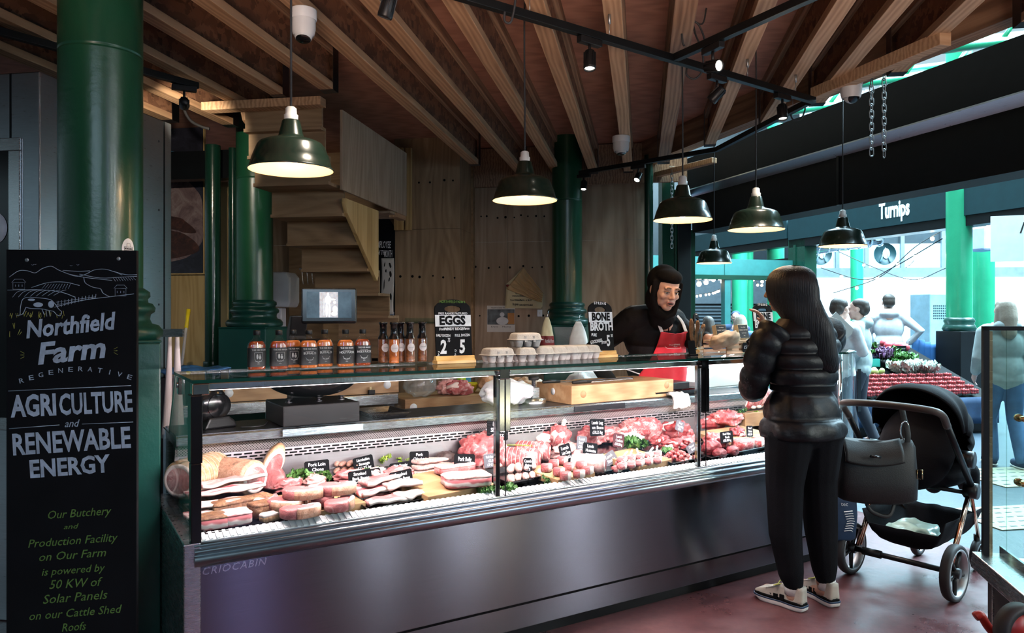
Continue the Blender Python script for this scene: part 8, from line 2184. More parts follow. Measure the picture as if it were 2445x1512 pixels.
def shoe(cx, cy, ang, side):
 S = Matrix.Translation((cx, cy, 0)) @ Matrix.Rotation(ang, 4, 'Z')
 ol_ = [(0.0, -0.115), (0.032, -0.108), (0.038, -0.05), (0.033, 0.0), (0.044, 0.07), (0.042, 0.12), (0.024, 0.152), (0.0, 0.158), (-0.026, 0.150), (-0.042, 0.115), (-0.042, 0.06), (-0.034, 0.0), (-0.038, -0.06), (-0.030, -0.108)]
 o = outline(ol_, 3)
 a = MB(S); rings = []
 for z, s_, ty in ((0.0, 0.94, 0.010), (0.006, 1.0, 0.004), (0.026, 1.03, 0.0), (0.030, 0.99, 0.0)):
  rings.append([Vector((p.x * s_, p.y * s_, z + (0.008 if p.y > 0.12 and z < 0.01 else 0))) for p in o])
 a.loft(rings); sh = a.build('shoe', M['sock_white'], wo)
 a = MB(S); a.loft([[Vector((p.x * 1.04, p.y * 1.035, z)) for p in o] for z in (0.022, 0.029)]); a.build('sole_stripe', M['navy'], sh)
 a = MB(S); rings = []
 for z, s_, y0, y1 in ((0.028, 0.97, -1, 1), (0.045, 0.95, -1, 0.97), (0.060, 0.90, -1, 0.80), (0.075, 0.85, -1, 0.50), (0.092, 0.80, -1, 0.22), (0.108, 0.76, -1.0, 0.05)):
  rings.append([Vector((p.x * s_, max(-0.115 * 0.99, min(p.y, 0.158 * y1)) * (0.98), z + (0.006 if p.y < -0.09 else 0))) for p in o])
 a.loft(rings); a.build('upper', M['suede'], sh)
 a = MB(S)
 for k in range(3): a.box(-0.0385, 0.0385, -0.02 + k * 0.034, 0.002 + k * 0.034, 0.034, 0.062 - k * 0.004, Matrix.Rotation(0.25 * 0, 4, 'X'))
 a.loft([[Vector((p.x * s_, p.y * s_, z)) for p in o] for s_, z in ((1.0, 0.028), (0.965, 0.044))])
 a.build('dark_panels', M['black_matt'], sh)
 a = MB(S)
 for k in range(5): a.tube([(-0.024, 0.015 + k * 0.018, 0.096 - k * 0.009), (0.0, 0.022 + k * 0.018, 0.100 - k * 0.009), (0.024, 0.015 + k * 0.018, 0.096 - k * 0.009)], 0.0028, 6)
 a.tube(smooth_path([(-0.02, 0.0, 0.11), (-0.045, 0.03, 0.10), (-0.02, 0.02, 0.105), (0.02, 0.03, 0.11), (0.04, 0.01, 0.10), (0.0, 0.0, 0.108)], 4), 0.0025, 6); a.build('laces', M['chalk_olive'], sh)
 a = MB(S); a.tube([(0.0, -0.05, 0.07), (0, -0.05, 0.10), (0.0, -0.048, 0.142)], [0.042, 0.044, 0.041], 18); a.build('sock', M['sock_white'], sh)
shoe(-0.108, 0.005, R(20), -1); shoe(0.112, 0.008, R(-2), 1)
ph_ = MW @ (LW + Vector((0.028, 0.050, 0.075)))
t = thing('mobile_phone', 'black mobile phone held upright by the customer at the counter', 'phone', ph_, 0, None, (R(-18), R(-22), WA + R(30)))
a = MB(); a.cbox((0, 0, 0), (0.070, 0.008, 0.145)); a.build('phone_body', M['black_gloss'], t, 0.004); a = MB(); a.cbox((-0.015, -0.005, 0.05), (0.024, 0.003, 0.024)); a.build('camera_bump', M['steel_dark'], t, 0.002)
def passer(label, px, py, Y, hgt, face, top, hairm, longhair, legs, skinm='skin_pale', arms=None, lean=0.0, step=0.15, hood=False):
 c = P(px, py, Y); s = hgt / 1.72
 q = Matrix.Rotation(face, 4, 'Z')
 hd, HM = head((0, 0.02 + lean, 1.58), (0, 1, -0.05))
 ar = arms or [[(-0.19, 0, 1.36), (-0.25, -0.02, 1.10), (-0.22, 0.14, 0.92)], [(0.19, 0, 1.36), (0.25, -0.02, 1.10), (0.22, 0.12, 0.92)]]
 LG = [[(-0.09, 0, 0.88), (-0.10, step * 0.5 + 0.03, 0.48), (-0.10, step * 0.4 - 0.03, 0.08)], [(0.09, 0, 0.88), (0.10, -step * 0.2 + 0.04, 0.48), (0.10, -step, 0.09)]]
 pr = hd + [('c', [(0, 0, 1.54), (0, 0, 1.42)], [0.05, 0.055]), ('c', [(0, 0, 1.36), (0, 0, 0.92)], [0.11, 0.12])] + [('c', g_, [0.08, 0.055, 0.04]) for g_ in LG] + [('c', [g_[2], (g_[2][0], g_[2][1] + 0.16, 0.035)], [0.042, 0.032]) for g_ in LG] + [('c', g_, [0.045, 0.038, 0.028]) for g_ in ar]
 for g_ in ar: pr += hand(g_[2], Vector(g_[2]) - Vector(g_[1]) + Vector((0, 0.02, 0)), (1 if g_[0][0] < 0 else -1, 0.2, 0), 1.0, 0.4)
 o = blob('person', pr, 0.010, M[skinm], None, 2)
 tag(o, label, 'person', None); o.location = (c.x, c.y, 0); o.rotation_euler = (0, 0, face); o.scale = (s, s, s)
 tp = [('e', (0, 0, 1.22), (0.20, 0.135, 0.20)), ('e', (0, 0, 1.0), (0.195, 0.14, 0.2)), ('c', [(-0.07, 0, 0.9), (0.07, 0, 0.9)], [0.125, 0.125]), ('c', [(-0.16, 0, 1.38), (0.16, 0, 1.38)], [0.075, 0.075])] + [('c', [g_[0], g_[1], tuple((x * 0.2 + y * 0.8) for x, y in zip(g_[1], g_[2]))], [0.075, 0.062, 0.048]) for g_ in ar]
 if hood: tp += [('e', (0, -0.07, 1.43), (0.13, 0.08, 0.07)), ('c', [(-0.08, 0.05, 1.44), (0, 0.08, 1.41), (0.08, 0.05, 1.44)], [0.03, 0.03, 0.03])]
 blob('top', tp, 0.012, M[top], o, 3)
 blob('trousers', [('c', g_, [0.105, 0.075, 0.062]) for g_ in LG] + [('e', (0, 0, 0.90), (0.17, 0.12, 0.10))], 0.014, M[legs], o, 3)
 a = MB()
 for g_ in LG: a.ell((g_[2][0], g_[2][1] + 0.07, 0.045), (0.048, 0.135, 0.045), (0, 0, 0), 16, 10, sq=2.6)
 a.build('shoes', M['navy'], o)
 a = MB()
 for g_ in LG: a.ell((g_[2][0], g_[2][1] + 0.07, 0.014), (0.05, 0.14, 0.014), (0, 0, 0), 16, 8, sq=3)
 a.build('soles', M['sock_white'], o)
 hp = [('e', (0, -0.008 + lean, 1.632), (0.085, 0.100, 0.080)), ('e', (0, -0.045 + lean, 1.59), (0.080, 0.070, 0.085))]
 if longhair: hp += [('c', [(0, -0.05 + lean, 1.62), (0, -0.075, 1.50), (0, -0.10, 1.36)], [0.085, 0.088, 0.07]), ('c', [(0.05, -0.04 + lean, 1.6), (0.075, -0.04, 1.45)], [0.05, 0.04]), ('c', [(-0.05, -0.04 + lean, 1.6), (-0.075, -0.04, 1.45)], [0.05, 0.04])]
 blob('hair', hp, 0.010, M[hairm], o, 2)
 return o
passer('person with blond hair, grey hoodie and jeans behind the right glass', 2398, 900, 7.15, 1.60, R(-10), 'hoodie_grey', 'hair_blond', True, 'denim', hood=True)
passer('person in white hooded top with elbow out, back turned, beyond the rounded counter end', 2122, 900, 10.9, 1.74, R(-20), 'hoodie_white', 'hair_brown', False, 'denim', hood=True, arms=[[(-0.19, 0, 1.36), (-0.26, 0.10, 1.12), (-0.18, 0.26, 1.02)], [(0.19, 0, 1.36), (0.40, -0.04, 1.18), (0.24, 0.05, 0.98)]])
passer('person in pale green hooded top left of the white hooded person', 2052, 900, 8.2, 1.62, R(60), 'hoodie_grey', 'hair_brown', False, 'trouser_dark', hood=True)
passer('person with dark hair just right of the customer, looking down at papers', 2000, 900, 7.6, 1.62, R(-60), 'hoodie_white', 'hair_brown', False, 'trouser_dark', arms=[[(-0.19, 0, 1.36), (-0.23, 0.10, 1.12), (-0.08, 0.30, 1.18)], [(0.19, 0, 1.36), (0.23, 0.10, 1.12), (0.08, 0.30, 1.18)]], lean=0.03)
passer('person with long grey brown hair beyond the butcher\'s elbow', 1690, 900, 10.5, 1.42, R(10), 'trouser_dark', 'hair_brown', True, 'trouser_dark')
passer('person with long fair hair between the glass of chews and the bone broth sign', 1768, 900, 10.0, 1.44, R(-15), 'denim', 'hair_blond', True, 'trouser_dark')
passer('person in dark knitted hat behind the fair haired one', 1757, 900, 12.5, 1.50, R(160), 'navy', 'navy', False, 'trouser_dark')
a = MB(); p = P(2024, 772, 7.35); a.box(-0.15, 0.15, -0.002, 0.002, -0.19, 0.0)
o = a.build('paper_sheet', M['paper'], None, loc=p + Vector((-0.02, 0, 0.02)), rotz=R(20)); o.rotation_euler = (R(20), R(38), R(20)); tag(o, 'white sheet of paper held up by the person right of the customer', 'paper')
# ================================================================ PUSHCHAIR, BAGS, RIGHT COUNTER
def bar(mb, *pts, r=0.01, n=10): mb.tube([Vector(p) for p in pts], r, n)
t = thing('pushchair', 'black pushchair with copper legs and hooded seat standing right of the customer', 'pushchair', (2.06, 4.0, 0), R(-50.4)); PC = t
for x, y, r, w_ in ((-0.265, 0, 0.142, 0.045), (0.265, 0, 0.142, 0.045), (-0.16, 0.62, 0.085, 0.035), (0.16, 0.62, 0.085, 0.035)):
 WM = T(x, y, r, ry=R(90))
 a = MB(); a.lathe([(r - 0.022, -w_ / 2), (r - 0.006, -w_ / 2), (r, -w_ / 4), (r, w_ / 4), (r - 0.006, w_ / 2), (r - 0.022, w_ / 2), (r - 0.022, -w_ / 2)], 40, WM); wh = a.build('wheel', M['black_rubber'], t)
 a = MB(); a.lathe([(r - 0.030, -w_ / 2), (r - 0.022, -w_ / 2), (r - 0.022, w_ / 2), (r - 0.030, w_ / 2), (r - 0.030, -w_ / 2)], 40, WM); a.build('rim', M['galvanised'], wh)
 a = MB()
 for k in range(5): a.cyl((0, 0, 0), ((r - 0.028) * math.cos(2 * PI * k / 5), (r - 0.028) * math.sin(2 * PI * k / 5), 0), 0.013, 0.010, 8, WM)
 a.lathe([(0.0001, -0.025), (0.026, -0.025), (0.026, 0.025), (0.0001, 0.025)], 18, WM); a.build('spokes', M['black_plastic'], wh)
a = MB(); bar(a, (-0.24, 0, 0.142), (0.24, 0, 0.142), r=0.015); bar(a, (-0.10, 0, 0.142), (-0.20, 0, 0.142), r=0.022); a.build('rear_axle', M['black_steel'], t)
for s in (-1, 1):
 for o_ in (0, 0.03):
  a = MB(); bar(a, (s * 0.235, 0.01 + o_, 0.16), (s * 0.235, 0.27 + o_ * 0.6, 0.50), r=0.010); a.build('leg', M['copper'], t)
 a = MB(); bar(a, (s * 0.235, 0.30, 0.49), (s * 0.17, 0.60, 0.19), r=0.010); a.build('front_leg', M['copper'], t)
 a = MB(); bar(a, (s * 0.16, 0.60, 0.20), (s * 0.16, 0.61, 0.10), r=0.016); a.build('fork', M['black_plastic'], t)
 a = MB(); a.cyl((s * 0.215, 0.28, 0.51), (s * 0.275, 0.28, 0.51), 0.042, n=24); a.build('hub', M['black_plastic'], t)
 a = MB(); bar(a, (s * 0.25, 0.28, 0.52), (s * 0.25, 0.06, 0.76), (s * 0.25, -0.06, 0.89), r=0.017); a.build('handle_tube', M['black_steel'], t)
 a = MB(); a.cyl((s * 0.21, 0.24, 0.68), (s * 0.27, 0.24, 0.68), 0.045, n=20); a.build('seat_joint', M['black_plastic'], t)
a = MB(); a.tube(smooth_path([(0.25, -0.05, 0.88), (0.25, -0.12, 0.945), (0.20, -0.17, 0.97), (0, -0.19, 0.98), (-0.20, -0.17, 0.97), (-0.25, -0.12, 0.945), (-0.25, -0.05, 0.88)], 6), 0.0185, 12); plain('leatherette', (0.055, 0.04, 0.034), 0.5, bmp=0.2); a.build('handlebar', M['leatherette'], t)
a = MB(); bar(a, (-0.23, 0.26, 0.50), (0.23, 0.26, 0.50), r=0.012); a.build('cross_bar', M['black_steel'], t)
blob('seat', [('e', (0, 0.20, 0.72), (0.20, 0.10, 0.24), (-0.35, 0, 0)), ('e', (0, 0.36, 0.57), (0.20, 0.24, 0.09)), ('c', [(-0.12, 0.56, 0.55), (-0.10, 0.68, 0.42)], [0.07, 0.05]), ('c', [(0.12, 0.56, 0.55), (0.10, 0.68, 0.42)], [0.07, 0.05])], 0.012, M['fabric_black'], t, 3)
a = MB()
def hoodf(u_, v_):
 th = PI * u_; ph = R(-22) + R(152) * v_
 r = 1 + 0.022 * math.sin(v_ * 26) + 0.012 * noise.noise(Vector((u_ * 6, v_ * 9, 0)))
 y, z = math.cos(ph + PI / 2) * 0.30 * math.sin(th) ** 0.6, math.sin(ph + PI / 2) * 0.30 * math.sin(th) ** 0.6
 return (-0.235 * math.cos(th) * r, 0.24 - 0.02 + y * r * -1.05, 0.765 + z * r * 1.0)
a.grid(lambda u_, v_: hoodf(0.02 + 0.96 * u_, v_), 36, 60); hd_ = a.build('hood', M['fabric_black'], t); s_ = hd_.modifiers.new('thick', 'SOLIDIFY'); s_.thickness = 0.006
a = MB()
def basket(u_, v_):
 x = (u_ - 0.5) * 0.42; y = 0.02 + 0.52 * v_
 return (x * (0.86 + 0.14 * abs(x) / 0.21), y, 0.20 + max(0.17 * abs(u_ * 2 - 1) ** 5, 0.14 * ((v_ - 0.85) / 0.15) if v_ > 0.85 else 0, 0.10 * ((0.08 - v_) / 0.08) if v_ < 0.08 else 0) + 0.006 * noise.noise(Vector((u_ * 6, v_ * 6, 2))))
a.grid(basket, 30, 30); bk = a.build('basket', M['fabric_black'], t); s_ = bk.modifiers.new('thick', 'SOLIDIFY'); s_.thickness = 0.004
plain('bag_mint', (0.50, 0.74, 0.66), 0.35, var=0.1, coat=0.3)
crumple('shopping_bag', 'pale green plastic bag of shopping lying in the pushchair basket', 'plastic bag', Vector((2.06, 4.0, 0)) + Matrix.Rotation(R(-50.4), 3, 'Z') @ Vector((0.0, 0.16, 0.212)), (0.13, 0.10, 0.055), 17, M['bag_mint'], R(-50), 0.3)
plain('bag_black', (0.005, 0.005, 0.0055), 0.55, vs=30, bmp=0.25, bs=200)
p = P(2092, 1194, 3.86)
t = thing('handbag', 'large black handbag hanging from the pushchair handlebar', 'handbag', p, R(-8)); t.scale = (1.04, 1.0, 1.04)
a = MB(); rings = []
for z, hx, hy, cx in ((0.0, 0.165, 0.05, 0), (0.012, 0.185, 0.072, 0), (0.10, 0.188, 0.080, 0), (0.19, 0.182, 0.070, 0.0), (0.24, 0.178, 0.055, 0.0), (0.27, 0.165, 0.035, -0.0), (0.28, 0.15, 0.02, 0)):
 rings.append([Vector((cx + q.x, q.y, z + (0.028 * (abs(q.x) / hx) ** 2 if z > 0.2 else 0.0) - (0.012 * (1 - (q.x / hx) ** 2) if z < 0.005 else 0))) for q in flat_ring(hx, hy, 0, 36, 3.0)])
a.loft(rings); bg = a.build('bag_body', M['bag_black'], t)
a = MB()
def flap(u_, v_):
 x = (u_ - 0.5) * 0.27 - 0.03; s = v_
 return (x, -0.062 - 0.028 * math.sin(PI * min(1, s * 0.75)) + 0.05 * (1 - s), 0.285 - 0.085 * s + 0.02 * (u_ * 2 - 1) ** 2 * (1 - s) - 0.02 * s * (1 - (u_ * 2 - 1) ** 2))
a.grid(flap, 20, 12); f_ = a.build('flap', M['bag_black'], bg); s_ = f_.modifiers.new('thick', 'SOLIDIFY'); s_.thickness = 0.008
a = MB(); a.tube([(-0.06, -0.10, 0.232), (-0.01, -0.103, 0.228)], 0.006, 8); a.build('name_plate', M['black_gloss'], bg)
a = MB(); a.tube(smooth_path([(0.135, -0.02, 0.27), (0.14, -0.02, 0.33), (0.13, 0.0, 0.40), (0.125, 0.02, 0.455)], 5), 0.014, 10, sx=0.3); a.build('strap', M['bag_black'], bg)
a = MB(); a.tube([(0.13 + 0.020 * math.cos(q), -0.01, 0.345 + 0.045 * math.sin(q)) for q in [2 * PI * j / 20 for j in range(20)]], 0.0035, 8, closed=True, caps=False); a.build('clip_ring', M['chrome'], bg)
a = MB(); a.tube([(0.185 + s * 0.012, -0.045, 0.14 + z) for s, z in ((-1, -0.022), (1, -0.022), (1, 0.022), (-1, 0.022))], 0.0035, 8, closed=True, caps=False); a.build('buckle', M['brass'], bg)
a = MB(); a.tube(smooth_path([(-0.06, -0.02, 0.01), (-0.03, -0.03, -0.05), (0.05, -0.03, -0.07), (0.09, 0.0, 0.0)], 6), 0.010, 8, sx=0.4); a.build('loose_strap', M['bag_black'], bg)
k = 4.15 / F; p = P(2003, 1288, 4.15)
t = thing('navy_tote', 'navy cloth bag with white animal print hanging between the customer and the pushchair', 'bag', p, R(-6))
a = MB(); a.loft([[Vector((q.x, q.y, z)) for q in flat_ring(hx, hy, 0, 28, 2.6)] for z, hx, hy in ((0, 0.07, 0.03), (0.015, 0.085, 0.045), (0.14, 0.095, 0.05), (0.25, 0.09, 0.03), (0.27, 0.08, 0.012))]); tb = a.build('bag_body', M['navy'], t)
a = MB()
for j in range(9): a.tube(smooth_path([(0.045 - 0.004 * abs(j - 4) - 0.018, -0.052, 0.06 + j * 0.013), (0.045, -0.053, 0.065 + j * 0.013), (0.045 + 0.022 - 0.003 * abs(j - 4), -0.050, 0.058 + j * 0.014)], 3), 0.0028, 5)
a.build('zebra_print', M['chalk_white'], tb); text('tec', 0.03, on_face(0.015, -0.047, 0.205), M['chalk_white'], tb)
a = MB(); a.tube(smooth_path([(-0.05, 0, 0.26), (-0.03, 0.03, 0.42), (0.05, 0.04, 0.46), (0.06, 0, 0.26)], 5), 0.008, 8); a.build('handles', M['navy'], tb)
RO = Vector((1.563, 2.571, 0)); RA = R(-13.2)
t = thing('right_counter', 'stainless serving counter with tall glass screen at the right edge', 'counter', RO, RA)
a = MB(); a.box(0.045, 1.6, -1.6, -0.02, 0.03, 0.60); a.build('cabinet', M['steel_dark'], t, 0.004)
a = MB(); a.box(0.065, 0.068, -1.6, -0.0, 0.03, 0.60); a.box(0.03, 0.034, -0.11, -0.10, 0.03, 0.59); a.build('corner_strip', M['steel'], t)
a = MB(); a.prism([(0.0, 0.60), (0.0, 0.585), (0.06, 0.585), (1.6, 0.585), (1.6, 0.625), (0.10, 0.625), (0.09, 0.638), (0.004, 0.638)], -1.6, 0.0, 'y'); a.build('worktop', M['steel'], t, 0.003)
a = MB(); a.box(0.085, 0.093, -1.6, -0.01, 0.625, 0.665); a.box(0.155, 0.160, -1.6, -0.03, 0.625, 0.64); a.build('upstand', M['steel_bright'], t)
a = MB(); a.box(0.10, 1.6, -0.030, -0.024, 0.635, 1.395); a.build('glass_screen', M['glass_street'], t)
a = MB(); a.box(0.028, 0.046, -0.036, -0.016, 0.63, 1.405); a.box(0.028, 1.6, -0.036, -0.016, 1.392, 1.406); a.build('black_frame', M['black_steel'], t)
a = MB(); a.box(0.046, 0.10, -0.031, -0.023, 0.64, 1.392); a.build('side_glass', M['glass_street'], t)
a = MB(); a.box(0.047, 0.056, -0.034, -0.018, 0.635, 1.39); a.build('seal_strip', M['brass'], t)
a = MB(); a.box(0.18, 1.6, -0.75, -0.06, 0.626, 0.70); ti = a.build('drip_tray', M['steel'], t, 0.003)
a = MB(); 
for i in range(9):
 for j in range(12): a.box(0.21 + i * 0.05, 0.25 + i * 0.05, -0.10 - j * 0.05, -0.092 - j * 0.05, 0.7, 0.7008, None)
a.build('slots', M['black_matt'], ti)
for z in (1.10, 0.885):
 a = MB(); q = frame_hit(Matrix.Translation(RO) @ Matrix.Rotation(RA, 4, 'Z'), 2441, 1000, 1, -0.045); a.cyl((q.x, -0.065, z), (q.x, -0.024, z), 0.009, n=6); a.cyl((q.x, -0.024, z), (q.x, -0.010, z), 0.013, n=16); a.build('knob', M['brass'], t)
plain('red_enamel', (0.42, 0.03, 0.025), 0.4)
t = thing('red_reel', 'round red and black reel below the right counter at the lower right corner', 'reel', P(2436, 1505, 2.0), R(12))
a = MB(); a.lathe([(0.050, -0.02), (0.068, -0.02), (0.07, 0), (0.068, 0.02), (0.050, 0.02), (0.05, -0.02)], 36, T(rx=R(90))); a.build('tyre', M['black_rubber'], t)
a = MB(); a.lathe([(0.0001, 0.012), (0.05, 0.008), (0.05, -0.008), (0.0001, -0.012)], 32, T(rx=R(90))); a.build('disc', M['red_enamel'], t)
a = MB(); p = P(2345, 1512, 2.1); a.tube(smooth_path([(-0.02, 0, 0.045), (-0.005, 0, 0.05), (0.015, 0, 0.02), (0.05, 0, -0.03), (0.07, 0, -0.12)], 5), 0.012, 10)
t = thing('red_lever', 'red lever handle poking up at the bottom edge left of the red reel', 'handle', p); a.build('grip', M['red_enamel'], t)
# ================================================================ THE STREET OUTSIDE
ML = Matrix.Translation((5.114, 14.0, 0)) @ Matrix.Rotation(FA, 4, 'Z'); LOC = Vector((5.114, 14.0, 0))
t = thing('shop_fascia', 'long teal shop fascia with white lettering across the street', 'fascia', LOC, FA)
a = MB(); a.box(0, 0.25, -9, -0.02, 2.80, 3.19); f_ = a.build('sign_board', M['teal_paint'], t, 0.004)
a = MB(); a.box(0.02, 0.30, -9, -0.02, 2.66, 2.80); a.build('underside_beam', M['black_steel'], t)
a = MB(); a.box(0.0, 0.22, 0.03, 4.6, 2.84, 3.20); a.build('far_board', M['teal_paint'], t, 0.004)
a = MB(); a.box(0.03, 0.24, 0.03, 4.6, 2.70, 2.84); a.box(0.06, 0.12, 0.0, 4.6, 2.40, 2.48); a.build('far_beam', M['black_steel'], t)
a = MB(); a.box(0.02, 0.28, -0.45, 0.0, 0, 2.8); a.box(0.0, 0.3, -0.22, -0.16, 0, 2.7); a.build('post', M['green_pipe'], t)
q = frame_hit(ML, 2135, 503, 0, 0.0); q2 = frame_hit(ML, 2099, 503, 0, 0.0); q3 = frame_hit(ML, 2172, 503, 0, 0.0)
text('Turnips', 0.34, Matrix.Translation((-0.002, q.y, q.z + 0.01)) @ Matrix.Rotation(R(-90), 4, 'Z') @ Matrix.Rotation(R(90), 4, 'X'), M['white_paint'], f_, bold=0.012, fitw=abs(q3.y - q2.y), ext=0.004)
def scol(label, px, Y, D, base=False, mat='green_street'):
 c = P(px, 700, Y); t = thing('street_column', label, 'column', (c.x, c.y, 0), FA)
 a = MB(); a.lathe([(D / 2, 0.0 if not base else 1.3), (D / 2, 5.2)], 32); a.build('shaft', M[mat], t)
 if base:
  a = MB(); a.box(-D * 0.62, D * 0.62, -D * 0.62, D * 0.62, 0, 1.2); a.build('plinth', M['black_steel'], t, 0.01)
  a = MB(); a.lathe([(D * 0.6, 1.2), (D * 0.66, 1.23), (D * 0.6, 1.28), (D * 0.55, 1.3), (D * 0.6, 1.34), (D * 0.55, 1.38), (D * 0.5, 1.39)], 32); a.build('base_moulding', M['green_dark'], t)
 return t
scol('bright green street column with black plinth behind the fruit stall', 2290, 10.6, 0.33, True)
scol('bright green street column just right of the stall column, behind a lilac light box', 2346, 12.0, 0.34)
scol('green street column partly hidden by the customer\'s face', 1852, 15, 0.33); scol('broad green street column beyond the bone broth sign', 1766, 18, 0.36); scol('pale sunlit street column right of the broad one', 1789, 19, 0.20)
scol('green street column behind the dark post, right of the customer', 2046, 16, 0.26)
t = thing('office_front', 'glazed first floor front with frosted panes across the street', 'building', Vector((0, 0, 0)), 0)
OO = P(2150, 748, 17) - Vector((0, 0, H)); MO = Matrix.Translation(OO) @ Matrix.Rotation(R(-6), 4, 'Z')
def op(px, py): return frame_hit(MO, px, py, 1, 0)
plain('frosted', (0.34, 0.52, 0.62), 0.5); plain('frost_dark', (0.015, 0.025, 0.032), 0.4); plain('white_wall', (0.80, 0.85, 0.88), 0.7, var=0.05); plain('grey_clad', (0.10, 0.13, 0.155), 0.5)
t.location = OO; t.rotation_euler = (0, 0, R(-6))
xa_, xe = op(1918, 600).x, op(2700, 600).x
z0, z1, z2, z3 = op(2160, 640).z, op(2160, 582).z, op(2160, 545).z, 6.5
a = MB(); a.box(xa_, xe, 0, 0.05, z0, z1); a.build('frosted_band', M['frosted'], t)
a = MB(); a.box(xa_, xe, 0.01, 0.05, z1, z2); a.build('clear_band', M['frost_dark'], t)
a = MB(); a.box(xa_, xe, 0.02, 0.3, z2, z3); a.build('upper_wall', M['white_wall'], t)
a = MB()
for px in (1922, 1998, 2068, 2153, 2250, 2330): x = op(px, 600).x; a.box(x - 0.04, x + 0.04, -0.06, 0.06, z0, z3)
a.box(xa_, xe, -0.08, 0.05, z0 - 0.22, z0); a.build('mullions', M['grey_clad'], t)
a = MB(); a.box(xa_, xe, -0.1, 0.3, 0, z0 - 0.22); a.build('white_base', M['white_wall'], t)
for px in (2113, 1960):
 q = op(px, 606); a = MB(); a.lathe([(0.0001, 0), (0.24, 0), (0.24, 0.01)], 40, Matrix.Translation((q.x, -0.006, q.z)) @ Matrix.Rotation(R(90), 4, 'X')); lg = a.build('round_emblem', M['teal_paint'], t)
 a = MB(); a.tube([(q.x - 0.10, -0.02, q.z - 0.18), (q.x, -0.02, q.z + 0.12), (q.x + 0.10, -0.02, q.z - 0.18)], 0.02, 6); a.ell((q.x + 0.02, -0.02, q.z), (0.08, 0.01, 0.12)); a.build('emblem_mark', M['frosted'], lg)
t = thing('shuttered_stall', 'shuttered stall front with dark slats at the far end of the street', 'stall', P(1740, 748, 24) - Vector((0, 0, H)), R(4))
a = MB(); a.box(-3.2, 3, 0, 0.2, 0, 1.75); sh_ = a.build('shutter', M['frost_dark'], t)
a = MB()
for j in range(16): a.box(-3.2, 3, -0.03, 0, 0.06 + j * 0.105, 0.11 + j * 0.105)
a.build('slats', M['grey_clad'], sh_)
a = MB(); a.box(-3.2, 3, -0.1, 0.2, 1.75, 2.5); a.build('lintel', M['grey_clad'], t); a = MB(); a.box(-3.4, 4, 0.4, 0.6, 2.5, 9); a.build('dark_bay', M['frost_dark'], t)
t = thing('kiosk', 'teal kiosk frame with corner post beyond the farthest lamp', 'frame', P(1733, 748, 13.5) - Vector((0, 0, H)), FA)
a = MB(); a.box(-0.06, 0.06, -0.06, 0.06, 0, 2.45); a.build('post', M['teal_light'], t, 0.005)
a = MB(); a.box(-2.2, 0.06, -0.05, 0.05, 2.12, 2.45); a.box(0.06, 1.4, -0.05, 0.05, 2.12, 2.42); a.build('header', M['teal_light'], t); a = MB(); a.box(-2.2, 1.4, -0.07, 0.07, 2.05, 2.13); a.build('rail', M['green_pipe'], t)
t = thing('air_duct', 'silver ventilation duct behind the customer\'s head', 'duct', P(1925, 590, 14.5)); a = MB(); a.cyl((0, 0, 0), (1.3, -0.3, 0.15), 0.16, n=20)
for k in range(8): a.lathe([(0.165, -0.02), (0.175, 0), (0.165, 0.02)], 20, Matrix.Translation((k * 0.18, -k * 0.042, k * 0.021)) @ Matrix.Rotation(R(90), 4, 'Y'))
a.build('tube', M['steel_bright'], t)
t = thing('white_banner', 'white banner with black script at the far right above the street', 'banner', P(2366, 625, 9.3), R(-20)); a = MB(); a.box(0, 1.2, 0, 0.02, 0, 0.56); bn = a.build('cloth', M['white_paint'], t)
text('lot', 0.20, on_face(0.40, -0.002, 0.40), M['ink'], bn, shear=0.3)
t = thing('light_box', 'lilac wall lamp box at the top of the right street column', 'lamp', P(2346, 600, 11.5), FA); a = MB(); plain('lilac', (0.42, 0.46, 0.72), 0.4); a.box(-0.17, 0.17, -0.17, 0.17, 0, 0.36); a.build('case', M['lilac'], t, 0.03); a = MB(); a.ell((0.0, -0.1, 0.44), (0.09, 0.09, 0.07)); a.build('lamp', M['fairy_bulb'], t)
for k in range(9):
 t = thing('roof_truss', 'pale green roof truss number %s along the street roof' % ('one two three four five six seven eight nine'.split()[k]), 'truss', FAC0 + Matrix.Rotation(FA, 3, 'Z') @ Vector((2.2, 2.5 - k * 1.4, 0)), FA, 'street roof trusses'); t['label'] = 'pale green lattice truss of the street roof in the gap above the shutter box'
 a = MB(); bar(a, (-1.6, 0, 3.9), (5, 0, 5.2), r=0.06, n=6); bar(a, (-1.6, 0, 4.3), (5, 0, 5.6), r=0.05, n=6)
 for j in range(8): bar(a, (-1.6 + j * 0.82, 0, 3.9 + j * 0.16), (-1.2 + j * 0.82, 0, 4.38 + j * 0.16), r=0.03, n=6)
 a.build('lattice', M['green_street'], t)
def lights(label, pts, n, r=0.035):
 P_ = [P(*p) for p in pts]; c = P_[0]; t = thing('string_lights', label, 'string lights', c, 0, 'strings of bulbs over the street')
 path = smooth_path([p - c for p in P_], 10); a = MB(); a.tube(path, 0.008, 5); a.build('flex', M['black_rubber'], t)
 for k in range(n):
  q = path[int((k + 0.5) * (len(path) - 1) / n)]
  a = MB(); a.ell(q - Vector((0, 0, r * 1.3)), (r, r, r * 1.1), (0, 0, 0), 10, 8); b0 = a.build('bulb', M['fairy_bulb'], t)
  a = MB(); a.cyl(q - Vector((0, 0, r * 0.4)), q + Vector((0, 0, 0.01)), r * 0.5, n=8); a.build('socket', M['black_plastic'], b0)
lights('string of bulbs drooping right of the rightmost lamp to the stall column', [(1960, 640, 15), (2060, 668, 13), (2130, 640, 12), (2250, 570, 11)], 3, 0.028)
lights('string of bulbs crossing above the white hooded person', [(1990, 700, 15), (2100, 662, 14), (2185, 590, 12.5), (2270, 540, 11)], 3, 0.030)
